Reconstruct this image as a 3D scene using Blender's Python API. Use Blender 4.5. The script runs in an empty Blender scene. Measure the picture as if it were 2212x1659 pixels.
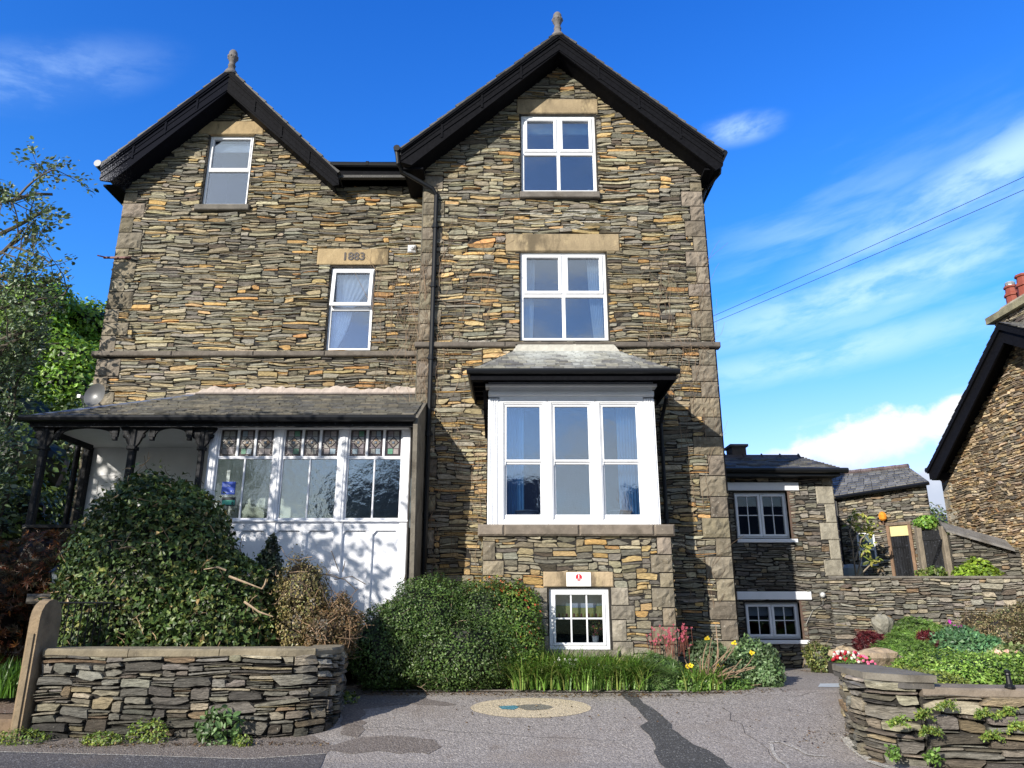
import bpy, math, random
import numpy as np
from mathutils import Vector
R=math.radians
SC=bpy.context.scene
COL=SC.collection
# ---------------------------------------------------------------- camera
PITCH=R(16.5); FPX=1595.0; CX,CY=1106.0,829.5; CAMZ=1.6
cam_d=bpy.data.cameras.new('camera'); cam=bpy.data.objects.new('camera',cam_d); COL.objects.link(cam)
cam.location=(0,0,CAMZ); cam.rotation_euler=(math.pi/2+PITCH,0,0)
cam_d.sensor_width=36; cam_d.lens=36*FPX/2212.0; cam_d.clip_end=3000; cam_d.clip_start=.05
SC.camera=cam
# ---------------------------------------------------------------- light
SUNV=Vector((-.72,-1.0,.52)).normalized()          # towards the sun
SUN_EL=math.asin(SUNV.z); SUN_ROT=math.atan2(SUNV.x,SUNV.y)
sd=bpy.data.lights.new('sun','SUN'); sd.energy=5.0; sd.angle=R(.5); sd.color=(1,.93,.82)
so=bpy.data.objects.new('sun',sd); COL.objects.link(so); so.rotation_euler=(-SUNV).to_track_quat('-Z','Y').to_euler()
so.location=(-30,-40,30)
SC.view_settings.view_transform='Standard'; SC.view_settings.look='None'
SC.view_settings.exposure=0.42; SC.view_settings.gamma=1; SC.view_settings.use_curve_mapping=False
SC.render.engine='CYCLES'
SC.cycles.max_bounces=6; SC.cycles.transparent_max_bounces=12
# ---------------------------------------------------------------- node helper
class NT:
    def __init__(s,tree): s.t=tree; s.n=tree.nodes; s.l=tree.links; s.n.clear()
    def put(s,sock,v):
        if v is None: return
        if hasattr(v,'is_output'): s.l.new(v,sock)
        else:
            try: sock.default_value=v
            except Exception: sock.default_value=(v[0],v[1],v[2],1) if len(v)==3 else v
    def node(s,typ,ins=None,**kw):
        n=s.n.new(typ)
        for k,v in kw.items(): setattr(n,k,v)
        for k,v in (ins or {}).items(): s.put(n.inputs[k],v)
        return n
    def m(s,op,a,b=None,c=None,clamp=False):
        n=s.n.new('ShaderNodeMath'); n.operation=op; n.use_clamp=clamp
        s.put(n.inputs[0],a); s.put(n.inputs[1],b)
        if c is not None: s.put(n.inputs[2],c)
        return n.outputs[0]
    def mr(s,v,a,b,c,d,smooth=False):
        n=s.n.new('ShaderNodeMapRange'); n.interpolation_type='SMOOTHSTEP' if smooth else 'LINEAR'
        for i,x in enumerate((v,a,b,c,d)): s.put(n.inputs[i],x)
        return n.outputs[0]
    def mix(s,f,a,b,typ='MIX'):
        n=s.n.new('ShaderNodeMix'); n.data_type='RGBA'; n.blend_type=typ; n.clamp_result=False
        s.put(n.inputs[0],f); s.put(n.inputs[6],a); s.put(n.inputs[7],b); return n.outputs[2]
    def noise(s,vec,scale,detail=4,rough=.55,dist=0):
        n=s.node('ShaderNodeTexNoise',{'Vector':vec,'Scale':scale,'Detail':detail,'Roughness':rough,'Distortion':dist}); return n.outputs[0]
    def xyz(s,a,b,c):
        n=s.n.new('ShaderNodeCombineXYZ'); s.put(n.inputs[0],a); s.put(n.inputs[1],b); s.put(n.inputs[2],c); return n.outputs[0]
# ---------------------------------------------------------------- sky
W=bpy.data.worlds.new('World'); SC.world=W; W.use_nodes=True
w=NT(W.node_tree)
sky=w.node('ShaderNodeTexSky',sky_type='NISHITA'); sky.sun_disc=False
sky.sun_elevation=SUN_EL; sky.sun_rotation=SUN_ROT; sky.altitude=100; sky.air_density=1.0; sky.dust_density=.4; sky.ozone_density=2.0
tc=w.node('ShaderNodeTexCoord'); sp=w.node('ShaderNodeSeparateXYZ',{0:tc.outputs['Generated']})
dx,dy,dz=sp.outputs
az=w.m('ARCTAN2',dx,dy); el=w.m('ARCSINE',dz)
def blob(a,e,ra,re,soft0,soft1,tilt=0.):
    u=w.m('SUBTRACT',az,a); v=w.m('SUBTRACT',el,e)
    c,s_=math.cos(tilt),math.sin(tilt)
    u2=w.m('ADD',w.m('MULTIPLY',u,c),w.m('MULTIPLY',v,s_)); v2=w.m('SUBTRACT',w.m('MULTIPLY',v,c),w.m('MULTIPLY',u,s_))
    r=w.m('SQRT',w.m('ADD',w.m('POWER',w.m('ABSOLUTE',w.m('DIVIDE',u2,ra)),2),w.m('POWER',w.m('ABSOLUTE',w.m('DIVIDE',v2,re)),2)))
    return w.mr(r,soft0,soft1,1,0,True)
ang=w.xyz(az,el,0.0)
n1=w.noise(w.xyz(w.m('MULTIPLY',az,1.0),w.m('MULTIPLY',el,1.35),.3),13,7,.56)
n1c=w.m('SUBTRACT',n1,.5)
def cum(*a):
    b=blob(*a); return w.mr(w.m('ADD',b,w.m('MULTIPLY',n1c,1.7)),.38,.72,0,.95,True)
c1=cum(.455,.190,.12,.042,0,1.6); c2=cum(.565,.215,.05,.030,0,1.4); c3=cum(.53,.125,.09,.045,0,1.5); c4=cum(.375,.165,.09,.032,0,1.6)
cu=w.m('MAXIMUM',w.m('MAXIMUM',c1,c2),w.m('MAXIMUM',c3,w.m('MULTIPLY',c4,.75)))
# wisps: strongly stretched noise along a rising direction
ca,sa=math.cos(.16),math.sin(.16)
su=w.m('ADD',w.m('MULTIPLY',az,ca),w.m('MULTIPLY',el,sa)); sv=w.m('SUBTRACT',w.m('MULTIPLY',el,ca),w.m('MULTIPLY',az,sa))
n2=w.noise(w.xyz(w.m('MULTIPLY',su,1.6),w.m('MULTIPLY',sv,9.0),2.1),2.3,7,.55,.1)
n3=w.noise(w.xyz(w.m('MULTIPLY',su,3),w.m('MULTIPLY',sv,9.0),7.1),3.0,7,.6,.15)
ws=w.mr(n2,.44,.72,0,1,True)
region=w.m('MULTIPLY',w.mr(az,.22,.42,0,1,True),w.mr(el,.60,.40,0,1,True))
base_w=w.m('MULTIPLY',w.m('MULTIPLY',ws,region),.36)
wl=w.m('MULTIPLY',blob(-.66,.570,.13,.030,0,1.7,.42),w.mr(n3,.35,.65,.05,.30,True))
wp=w.m('MULTIPLY',blob(.345,.592,.050,.016,0,1.6),w.mr(n3,.40,.62,.1,.55,True))
w2=w.m('MULTIPLY',blob(.50,.375,.26,.030,0,1.7,.16),w.mr(n3,.3,.62,.15,.75,True))
w3=w.m('MULTIPLY',blob(.64,.475,.20,.030,0,1.7,.30),w.mr(n3,.3,.62,.15,.75,True))
w4=w.m('MULTIPLY',blob(.42,.30,.22,.022,0,1.7,.10),w.mr(n3,.3,.62,.1,.6,True))
hazew=w.m('MULTIPLY',w.mr(el,.33,.02,0,.45,True),w.mr(az,.1,.4,.3,1,True))
# clouds over the street side (seen only as reflections in the windows)
nb=w.noise(w.xyz(w.m('MULTIPLY',dx,1.6),w.m('MULTIPLY',dy,1.6),w.m('MULTIPLY',dz,6)),1.6,6,.6)
back=w.m('MULTIPLY',w.m('MAXIMUM',w.mr(nb,.44,.60,0,.85,True),w.m('MULTIPLY',w.mr(dx,-.20,-.34,0,1,True),w.mr(nb,.3,.55,.45,1))),w.mr(dy,.05,-.25,0,1,True))
wsum=w.m('MAXIMUM',w.m('MAXIMUM',base_w,wl),w.m('MAXIMUM',wp,w.m('MAXIMUM',w2,w.m('MAXIMUM',w3,w4))))
wsum=w.m('MAXIMUM',w.m('MAXIMUM',wsum,hazew),back)
hs=w.node('ShaderNodeHueSaturation',{'Hue':.505,'Saturation':1.18,'Value':1.0,'Color':sky.outputs[0]}) 
grad=w.mix(w.mr(el,.0,.35,0,1),(2.0,1.22,1.75,1),w.mix(w.mr(el,.35,.8,0,1),(.55,1.36,2.1,1),(.26,1.05,2.1,1)))
bk=w.mr(dy,.05,-.25,0,1,True)
skyc=w.mix(1.0,hs.outputs[0],w.mix(bk,grad,(1.25,1.28,1.4,1)),'MULTIPLY')
c_wisp=(5.2,7.2,9.4,1)
cshade=w.mr(w.m('ADD',w.m('MULTIPLY',w.noise(w.xyz(az,w.m('ADD',el,-.02),.3),13,7,.56),.5),w.mr(el,.12,.26,0,.6)),.25,.62,0,1,True)
c_cu=w.mix(cshade,(4.1,4.5,5.3,1),(7.6,7.7,8.0,1))
k=w.mix(wsum,w.mix(w.mr(dy,.05,-.25,0,1,True),skyc,w.mix(1.0,skyc,(.8,.8,.8,1),'MULTIPLY')),w.mix(w.mr(dy,.05,-.25,0,1,True),c_wisp,(4.4,5.0,5.6,1))); k=w.mix(cu,k,c_cu)
bg=w.node('ShaderNodeBackground',{'Color':k,'Strength':.116})
wo=w.node('ShaderNodeOutputWorld',{0:bg.outputs[0]})
# ---------------------------------------------------------------- pixel <-> world helpers (used to take real positions off the photograph)
CT,ST=math.cos(PITCH),math.sin(PITCH)
def ray(px,py):
    u=px-CX; v=CY-py; f=FPX*CT-v*ST; return u/f,(FPX*ST+v*CT)/f
def at(px,py,Y):
    a,b=ray(px,py); return Vector((a*Y,Y,CAMZ+b*Y))
def X(px,py,Y): return ray(px,py)[0]*Y
def Z(py,Y,px=1106): return CAMZ+ray(px,py)[1]*Y
GB=[(-500,0),(8.5,0),(11.6,.38),(13.5,.38),(16.5,.28),(500,.28)]
def G(y): return float(np.interp(y,[g[0] for g in GB],[g[1] for g in GB]))
def gnd(px,py):
    a,b=ray(px,py); lo,hi=2.,60.
    for _ in range(50):
        m_=(lo+hi)/2
        if CAMZ+b*m_>G(m_): lo=m_
        else: hi=m_
    return Vector((a*lo,lo,G(lo)))
# ---------------------------------------------------------------- materials
def mat(name,base=(1,1,1),rough=.8,var=.0,vs=8,vscale=(1,1,1),bump=0,bs=40,bscale=(1,1,1),metal=0,spec=.5,
        speck=0,speckcol=(.6,.6,.55),specks=60,speckt=.66,patch=None,coat=0,trans=0,detail=5,wearx=None):
    m=bpy.data.materials.new(name); m.use_nodes=True; n=NT(m.node_tree)
    tc=n.node('ShaderNodeTexCoord'); co=tc.outputs['Object']
    at_=n.node('ShaderNodeAttribute',attribute_name='col').outputs[0]
    c=n.mix(1.0,at_,(*base,1),'MULTIPLY')
    mp=n.node('ShaderNodeMapping',{0:co,3:vscale}).outputs[0]
    if var>0:
        nz=n.noise(mp,vs,detail,.6); f=n.mr(nz,.28,.72,1-var,1+var)
        c=n.mix(1.0,c,n.xyz(f,f,f),'MULTIPLY')
    if patch:
        for (pc,ps,t0,t1,amt) in patch:
            nz=n.noise(mp,ps,6,.62); c=n.mix(n.mr(nz,t0,t1,0,amt,True),c,(*pc,1))
    if speck>0:
        nz=n.noise(co,specks,3,.6)
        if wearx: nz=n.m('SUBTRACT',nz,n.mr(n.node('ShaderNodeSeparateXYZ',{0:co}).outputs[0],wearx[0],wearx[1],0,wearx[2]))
        c=n.mix(n.mr(nz,speckt,speckt+.05,0,speck,True),c,(*speckcol,1))
    b=n.node('ShaderNodeBsdfPrincipled',{'Base Color':c,'Roughness':rough,'Metallic':metal})
    try: b.inputs['Specular IOR Level'].default_value=spec
    except Exception: pass
    if coat: b.inputs['Coat Weight'].default_value=coat
    if bump>0:
        mb=n.node('ShaderNodeMapping',{0:co,3:bscale}).outputs[0]
        h=n.noise(mb,bs,6,.65)
        bp=n.node('ShaderNodeBump',{'Strength':1.0,'Distance':bump,'Height':h}); n.l.new(bp.outputs[0],b.inputs['Normal'])
    out=b.outputs[0]
    if trans>0:
        tr=n.node('ShaderNodeBsdfTranslucent',{'Color':n.mix(1.0,c,(1.25,1.3,.6,1),'MULTIPLY')})
        ms=n.node('ShaderNodeMixShader',{0:trans,1:out,2:tr.outputs[0]}); out=ms.outputs[0]
    n.node('ShaderNodeOutputMaterial',{0:out})
    return m
def glass(name,tint=(.55,.62,.7),refl=.16,ripple=0,rough=.0,gl=(1,1,1)):
    m=bpy.data.materials.new(name); m.use_nodes=True; n=NT(m.node_tree)
    g=n.node('ShaderNodeBsdfGlossy',{'Color':(*gl,1),'Roughness':rough}); t=n.node('ShaderNodeBsdfTransparent',{'Color':(*tint,1)})
    fr=n.node('ShaderNodeFresnel',{'IOR':1.5}); f=n.m('ADD',fr.outputs[0],refl,clamp=True)
    if ripple:
        tc=n.node('ShaderNodeTexCoord'); h=n.noise(tc.outputs['Object'],6,4,.6)
        bp=n.node('ShaderNodeBump',{'Strength':1.0,'Distance':ripple,'Height':h}); n.l.new(bp.outputs[0],g.inputs['Normal'])
    ms=n.node('ShaderNodeMixShader',{0:f,1:t.outputs[0],2:g.outputs[0]}); n.node('ShaderNodeOutputMaterial',{0:ms.outputs[0]})
    return m
M={}
M['stone']=mat('slate_rubble',rough=.85,var=.5,vs=14,vscale=(1,1,5),bump=.022,bs=20,bscale=(1,1,4.5),speck=.5,specks=34,speckt=.67,speckcol=(.46,.43,.35),
   patch=[((.04,.036,.03),1.1,.58,.76,.35),((.30,.19,.10),2.3,.62,.76,.25)])
M['stonebig']=mat('walling_slate',rough=.85,var=.5,vs=9,vscale=(1,1,5),bump=.04,bs=11,bscale=(1,1,5),speck=.45,specks=26,speckt=.67,speckcol=(.42,.42,.36),
   patch=[((.03,.028,.026),1.3,.55,.74,.5)])
M['dressed']=mat('dressed_sandstone',rough=.9,var=.30,vs=5,bump=.012,bs=26,speck=.35,specks=30,speckt=.66,speckcol=(.5,.45,.34),
   patch=[((.055,.045,.033),1.7,.50,.68,.62)])
M['quoin']=mat('rock_faced_quoin',rough=.9,var=.34,vs=7,bump=.045,bs=7,speck=.45,specks=22,speckt=.63,speckcol=(.40,.38,.33),
   patch=[((.06,.055,.045),1.9,.52,.7,.6)])
M['slate']=mat('roof_slate',rough=.6,var=.35,vs=14,bump=.004,bs=50,speck=.5,specks=20,speckt=.64,speckcol=(.34,.33,.24))
M['white']=mat('white_paint',(.80,.82,.86),rough=.4,var=.06,vs=3,bump=.001,bs=50,patch=[((.50,.49,.46),6,.60,.8,.45)])
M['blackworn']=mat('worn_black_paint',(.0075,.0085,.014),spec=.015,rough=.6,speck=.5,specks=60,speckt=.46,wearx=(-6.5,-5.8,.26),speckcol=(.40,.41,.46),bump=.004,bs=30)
M['lintel']=mat('stained_lintel_stone',rough=.9,var=.22,vs=6,bump=.014,bs=30,vscale=(1,1,.45),patch=[((.07,.055,.035),2.2,.50,.66,.72),((.55,.44,.26),5.5,.56,.72,.5)])
M['oldwhite']=mat('weathered_white_paint',(.78,.80,.86),rough=.5,var=.08,vs=4,bump=.0025,bs=35,speck=.55,specks=30,speckt=.69,speckcol=(.28,.27,.25),patch=[((.55,.55,.54),3,.55,.75,.4)])
M['render']=mat('white_render',(.72,.73,.74),rough=.9,var=.06,vs=3,bump=.002,bs=60)
M['black']=mat('black_paint',(.0085,.0088,.011),spec=.02,rough=.5,var=.3,vs=20,bump=.0025,bs=60,speck=.6,specks=55,speckt=.72,speckcol=(.22,.23,.27),bscale=(.3,1,1))
M['blackplain']=mat('black_iron',(.008,.009,.011),spec=.3,rough=.4,var=.2,vs=20)
M['blackwood']=mat('black_weathered_wood',(.010,.011,.014),rough=.6,var=.5,vs=12,vscale=(1,1,.3),bump=.004,bs=40,speck=.55,specks=30,speckt=.62,speckcol=(.09,.10,.13),spec=.2)
M['lead']=mat('lead_flashing',(.16,.19,.27),rough=.4,var=.2,vs=8,metal=.2)
M['pinkmortar']=mat('pink_mortar',(.42,.36,.32),rough=.95,var=.22,vs=6,bump=.02,bs=14)
M['lime']=mat('lime_mortar',(.6,.58,.52),rough=.95,var=.15,vs=9,bump=.02,bs=20)
M['brownreveal']=mat('brown_render_reveal',(.10,.065,.05),rough=.9,var=.2,bump=.004)
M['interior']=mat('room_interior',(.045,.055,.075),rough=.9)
M['inner_green']=mat('pale_porch_interior',(.42,.46,.42),rough=.9)
M['cloth']=mat('curtain_cloth',(.76,.80,.84),rough=.9,var=.1)
M['leaf']=mat('leaf',rough=.42,var=.25,vs=30,trans=.22,spec=.45)
M['glossleaf']=mat('glossy_leaf',rough=.42,var=.3,vs=25,trans=.10,spec=.35)
M['bark']=mat('bark',rough=.9,var=.35,vs=14,vscale=(1,1,.4),bump=.012,bs=30)
M['petal']=mat('petal',rough=.6,trans=.3)
M['plain']=mat('plain_matt',rough=.6,var=.08)
M['metal']=mat('grey_metal',(.36,.37,.38),rough=.45,var=.12,metal=.3)
M['terracotta']=mat('terracotta',(.24,.055,.035),rough=.7,var=.15)
M['soil']=mat('soil',(.05,.036,.026),rough=1,var=.5,vs=18,bump=.03,bs=25)
M['glass']=glass('window_glass',(.82,.87,.93),.20,ripple=.0008)
M['glassbay']=glass('bay_window_glass',(.78,.86,.95),.20,ripple=.0010)
M['oldglass']=glass('rippled_old_glass',(.80,.85,.84),.14,ripple=.004)
M['darkglass']=glass('dark_small_pane_glass',(.72,.76,.8),.0)
def asphalt(name,base,fleck,bumpd,scale=140,patches=()):
    m=bpy.data.materials.new(name); m.use_nodes=True; n=NT(m.node_tree)
    co=n.node('ShaderNodeTexCoord').outputs['Object']
    at_=n.node('ShaderNodeAttribute',attribute_name='col').outputs[0]
    vo=n.node('ShaderNodeTexVoronoi',{'Vector':co,'Scale':scale}); 
    g=n.node('ShaderNodeSeparateColor',{0:vo.outputs['Color']}).outputs[0]
    f=n.mr(g,0,1,.62,1.38); c=n.mix(1.0,n.mix(1.0,at_,(*base,1),'MULTIPLY'),n.xyz(f,f,f),'MULTIPLY')
    c=n.mix(n.mr(g,.90,.97,0,.8),c,(*fleck,1))
    for (pc,ps,t0,t1,amt) in patches:
        c=n.mix(n.mr(n.noise(co,ps,5,.6),t0,t1,0,amt,True),c,(*pc,1))
    h=n.m('SUBTRACT',1.0,vo.outputs['Distance'])
    h2=n.m('ADD',n.m('MULTIPLY',h,.6),n.m('MULTIPLY',n.noise(co,30,4,.6),1.2))
    bp=n.node('ShaderNodeBump',{'Strength':1.0,'Distance':bumpd,'Height':h2})
    b=n.node('ShaderNodeBsdfPrincipled',{'Base Color':c,'Roughness':.9}); n.l.new(bp.outputs[0],b.inputs['Normal'])
    n.node('ShaderNodeOutputMaterial',{0:b.outputs[0]}); return m
M['drive']=asphalt('bonded_gravel_drive',(.275,.25,.235),(.5,.46,.42),.010,62,[((.19,.15,.125),.9,.48,.72,.6),((.36,.335,.31),.45,.52,.72,.5),((.15,.12,.10),3.5,.62,.75,.5)])
M['road']=asphalt('road_asphalt',(.085,.08,.085),(.3,.3,.3),.008,80,[((.13,.11,.10),1.2,.5,.7,.5)])
M['patchasph']=asphalt('repair_asphalt',(.055,.055,.055),(.25,.25,.25),.006,80)
M['brownpatch']=asphalt('worn_asphalt',(.165,.14,.125),(.3,.28,.26),.010,70)
M['cream']=asphalt('cream_resin',(.50,.42,.29),(.6,.52,.38),.008,70)
M['teal']=asphalt('teal_resin',(.06,.20,.25),(.2,.35,.38),.008,70)
M['greyresin']=asphalt('grey_resin',(.17,.16,.13),(.3,.3,.25),.008,70)
M['kerbstone']=asphalt('pale_gravel_edging',(.42,.40,.36),(.6,.6,.56),.01,60)
M['grassground']=mat('grass_ground',(.05,.09,.02),rough=1,var=.5,vs=4,bump=.05,bs=20)
# ---------------------------------------------------------------- mesh builder
BASE={}   # object name -> world offset of its mesh coordinates
class MB:
    def __init__(s): s.v=[]; s.c=[]; s.f=[]; s.n=0
    def add(s,v,faces,col=(1,1,1)):
        """v (n,3); faces: list of index arrays (m,k); col (3,) or (n,3)"""
        v=np.asarray(v,float).reshape(-1,3); c=np.asarray(col,float)
        if c.ndim==1: c=np.tile(c,(len(v),1))
        s.v.append(v); s.c.append(c)
        for f in faces: 
            f=np.asarray(f,int)
            if f.ndim==1: f=f[None,:]
            s.f.append(f+s.n)
        s.n+=len(v); return s
    def box(s,x0,x1,y0,y1,z0,z1,col=(1,1,1)):
        v=[(x0,y0,z0),(x1,y0,z0),(x1,y1,z0),(x0,y1,z0),(x0,y0,z1),(x1,y0,z1),(x1,y1,z1),(x0,y1,z1)]
        return s.add(v,[[(0,3,2,1),(4,5,6,7),(0,1,5,4),(1,2,6,5),(2,3,7,6),(3,0,4,7)]],col)
    def bbox(s,x0,x1,y0,y1,z0,z1,col=(1,1,1),b=.01):
        """box with its front and side edges bevelled"""
        b=min(b,(x1-x0)/3,(z1-z0)/3,abs(y1-y0)/2)
        o=[(x0,z0),(x1,z0),(x1,z1),(x0,z1)]; i=[(x0+b,z0+b),(x1-b,z0+b),(x1-b,z1-b),(x0+b,z1-b)]
        v=[(x,y1,z) for x,z in o]+[(x,y0+b,z) for x,z in o]+[(x,y0,z) for x,z in i]
        f=[(3,2,1,0),(8,9,10,11)]
        for k in range(4):
            l=(k+1)%4; f+=[(k,l,4+l,4+k),(4+k,4+l,8+l,8+k)]
        return s.add(v,[f],col)
    def rock(s,x0,x1,yf,yb,z0,z1,col,rng,d=.03,m=.03):
        """rock-faced block: flat margin, rough raised centre"""
        nx=max(3,int((x1-x0)/.06)); nz=max(3,int((z1-z0)/.06)); V=[];C=np.array(col,float)
        for j in range(nz+1):
            for i in range(nx+1):
                e=i in(0,nx) or j in(0,nz); V.append((x0+(x1-x0)*i/nx+(0 if e else rng.uniform(-.012,.012)),yf-(0 if e else d*rng.uniform(.1,1.)),z0+(z1-z0)*j/nz+(0 if e else rng.uniform(-.012,.012))))
        F=[(j*(nx+1)+i,j*(nx+1)+i+1,(j+1)*(nx+1)+i+1,(j+1)*(nx+1)+i) for j in range(nz) for i in range(nx)]
        s.add(V,[F],C); s.box(x0,x1,yf+.001,yb,z0,z1,C*.9); return s
    def prism(s,poly,a,b,axis='y',col=(1,1,1)):
        n=len(poly)
        def P(p,t):
            return {'y':(p[0],t,p[1]),'x':(t,p[0],p[1]),'z':(p[0],p[1],t)}[axis]
        v=[P(p,a) for p in poly]+[P(p,b) for p in poly]
        f=[[list(range(n))],[list(range(2*n-1,n-1,-1))],[[k,k+n,(k+1)%n+n,(k+1)%n] for k in range(n)]]
        return s.add(v,f,col)
    def quad(s,*p,col=(1,1,1)): return s.add([tuple(q) for q in p],[[tuple(range(len(p)))]],col)
    def tube(s,path,r,sides=6,col=(1,1,1),cap=True):
        P=np.array([tuple(p) for p in path],float); n=len(P); r=np.broadcast_to(np.asarray(r,float),(n,))
        T=np.gradient(P,axis=0); T/=np.linalg.norm(T,axis=1)[:,None]+1e-9
        up=np.array([0,0,1.]) if abs(T[0][2])<.9 else np.array([1.,0,0])
        v=[]
        for i in range(n):
            a=np.cross(T[i],up); a/=np.linalg.norm(a)+1e-9; b=np.cross(a,T[i]); up=b if abs(np.dot(b,b)-1)<.1 else up
            for k in range(sides):
                t=2*math.pi*k/sides; v.append(P[i]+r[i]*(a*math.cos(t)+b*math.sin(t)))
        f=[]
        for i in range(n-1):
            for k in range(sides):
                l=(k+1)%sides; f.append((i*sides+k,i*sides+l,(i+1)*sides+l,(i+1)*sides+k))
        fs=[f]
        if cap: fs+=[[list(range(sides))[::-1]],[list(range((n-1)*sides,n*sides))]]
        return s.add(v,fs,col)
    def lathe(s,prof,c,sides=16,col=(1,1,1),axis='z'):
        v=[];n=len(prof)
        for r,h in prof:
            for k in range(sides):
                t=2*math.pi*k/sides
                if axis=='z': v.append((c[0]+r*math.cos(t),c[1]+r*math.sin(t),c[2]+h))
                else: v.append((c[0]+r*math.cos(t),c[1]+h,c[2]+r*math.sin(t)))
        f=[(i*sides+k,i*sides+(k+1)%sides,(i+1)*sides+(k+1)%sides,(i+1)*sides+k) for i in range(n-1) for k in range(sides)]
        return s.add(v,[f,[list(range(sides))[::-1]],[list(range((n-1)*sides,n*sides))]],col)
    def blob(s,c,r,col=(1,1,1),seg=10,rings=7,jit=0,rng=None):
        v=[];f=[]
        for i in range(rings+1):
            ph=math.pi*i/rings
            for k in range(seg):
                t=2*math.pi*k/seg; j=1+(rng.uniform(-jit,jit) if rng else 0)
                v.append((c[0]+r[0]*j*math.sin(ph)*math.cos(t),c[1]+r[1]*j*math.sin(ph)*math.sin(t),c[2]+r[2]*j*math.cos(ph)))
        for i in range(rings):
            for k in range(seg): f.append((i*seg+k,i*seg+(k+1)%seg,(i+1)*seg+(k+1)%seg,(i+1)*seg+k))
        return s.add(v,[f],col)
    def text(s,body,size,o,U=(1,0,0),V=(0,0,1),ext=.002,col=(0,0,0),align='CENTER',shear=0,bold=0):
        cu=bpy.data.curves.new('t','FONT'); cu.body=body; cu.size=size; cu.extrude=ext; cu.align_x=align; cu.align_y='CENTER'; cu.shear=shear; cu.offset=bold
        cu.resolution_u=3
        ob=bpy.data.objects.new('t',cu); COL.objects.link(ob); dg=bpy.context.evaluated_depsgraph_get()
        me=ob.evaluated_get(dg).to_mesh(); o=np.array(tuple(o)); U=np.array(U,float); V=np.array(V,float); N=np.cross(U,V)
        vs=np.array([tuple(v.co) for v in me.vertices]).reshape(-1,3)
        if len(vs):
            ww=o+vs[:,:1]*U+vs[:,1:2]*V+vs[:,2:3]*N
            s.add(ww,[[list(p.vertices)] for p in me.polygons],col)
        ob.evaluated_get(dg).to_mesh_clear(); bpy.data.objects.remove(ob); bpy.data.curves.remove(cu); return s
    def build(s,name,mat_,parent=None,off=None,smooth=False):
        if off is None: off=BASE[parent.name] if parent is not None else np.zeros(3)
        off=np.array(tuple(off),float)
        V=np.concatenate(s.v)-off; C=np.concatenate(s.c)
        me=bpy.data.meshes.new(name); me.vertices.add(len(V)); me.vertices.foreach_set('co',V.astype(np.float32).ravel())
        loops=np.concatenate([f.ravel() for f in s.f]); tot=np.concatenate([np.full(len(f),f.shape[1]) for f in s.f])
        st=np.concatenate([[0],np.cumsum(tot)[:-1]])
        me.loops.add(len(loops)); me.loops.foreach_set('vertex_index',loops.astype(np.int32))
        me.polygons.add(len(tot)); me.polygons.foreach_set('loop_start',st.astype(np.int32))
        me.polygons.foreach_set('use_smooth',np.full(len(tot),bool(smooth)))
        me.update(calc_edges=True); me.validate()
        a=me.attributes.new('col','FLOAT_COLOR','POINT'); C4=np.ones((len(C),4),np.float32); C4[:,:3]=C; a.data.foreach_set('color',C4.ravel())
        me.materials.append(mat_ if not isinstance(mat_,str) else M[mat_])
        ob=bpy.data.objects.new(name,me); COL.objects.link(ob); ob.parent=parent
        if parent is None: ob.location=tuple(off)
        BASE[ob.name]=off
        return ob
def tag(o,label=None,cat=None,group=None,kind=None):
    if label: o['label']=label
    if cat: o['category']=cat
    if group: o['group']=group
    if kind: o['kind']=kind
    return o
def thing(name,label,cat,loc,group=None):
    o=bpy.data.objects.new(name,None); COL.objects.link(o); o.location=tuple(loc); o.empty_display_size=.3
    BASE[o.name]=np.array(tuple(loc),float); return tag(o,label,cat,group)
# ---------------------------------------------------------------- rubble walling
def pack(Wd,H,rng,wmin=.12,wmax=.5,hmin=.03,hmax=.11,q=.01,pw=2.0):
    segs=[[0.,Wd,0.]]; out=[]
    while True:
        i=min(range(len(segs)),key=lambda k:segs[k][2]); a,b,y=segs[i]
        if y>=H: break
        wd=b-a; hl=segs[i-1][2]-y if i>0 else 9; hr=segs[i+1][2]-y if i<len(segs)-1 else 9
        h=hmin+(hmax-hmin)*rng.random()**pw; h=round(h/q)*q
        wt=wmin+(wmax-wmin)*rng.random()**1.3
        if h>.6*hmax: wt*=.8
        mode='full'
        if wd>wt+wmin: mode='L' if (hl<hr or (hl==hr and rng.random()<.5)) else 'R'
        if mode=='full':
            st=min(hl,hr)
            if wd<wmin*1.3: h=min(st,hmax*1.4) if st<9 else h
            elif abs(st-h)<hmin*.7 and st<9: h=st
            out.append((a,b,y,y+h)); segs[i][2]=y+h
        elif mode=='L':
            if abs(hl-h)<hmin*.7: h=hl
            out.append((a,a+wt,y,y+h)); segs[i:i+1]=[[a,a+wt,y+h],[a+wt,b,y]]
        else:
            if abs(hr-h)<hmin*.7: h=hr
            out.append((b-wt,b,y,y+h)); segs[i:i+1]=[[a,b-wt,y],[b-wt,b,y+h]]
        j=max(0,i-1)
        while j<len(segs)-1 and j<i+3:
            if abs(segs[j][2]-segs[j+1][2])<1e-4: segs[j][1]=segs[j+1][1]; segs.pop(j+1)
            else: j+=1
    return np.array(out)
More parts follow.
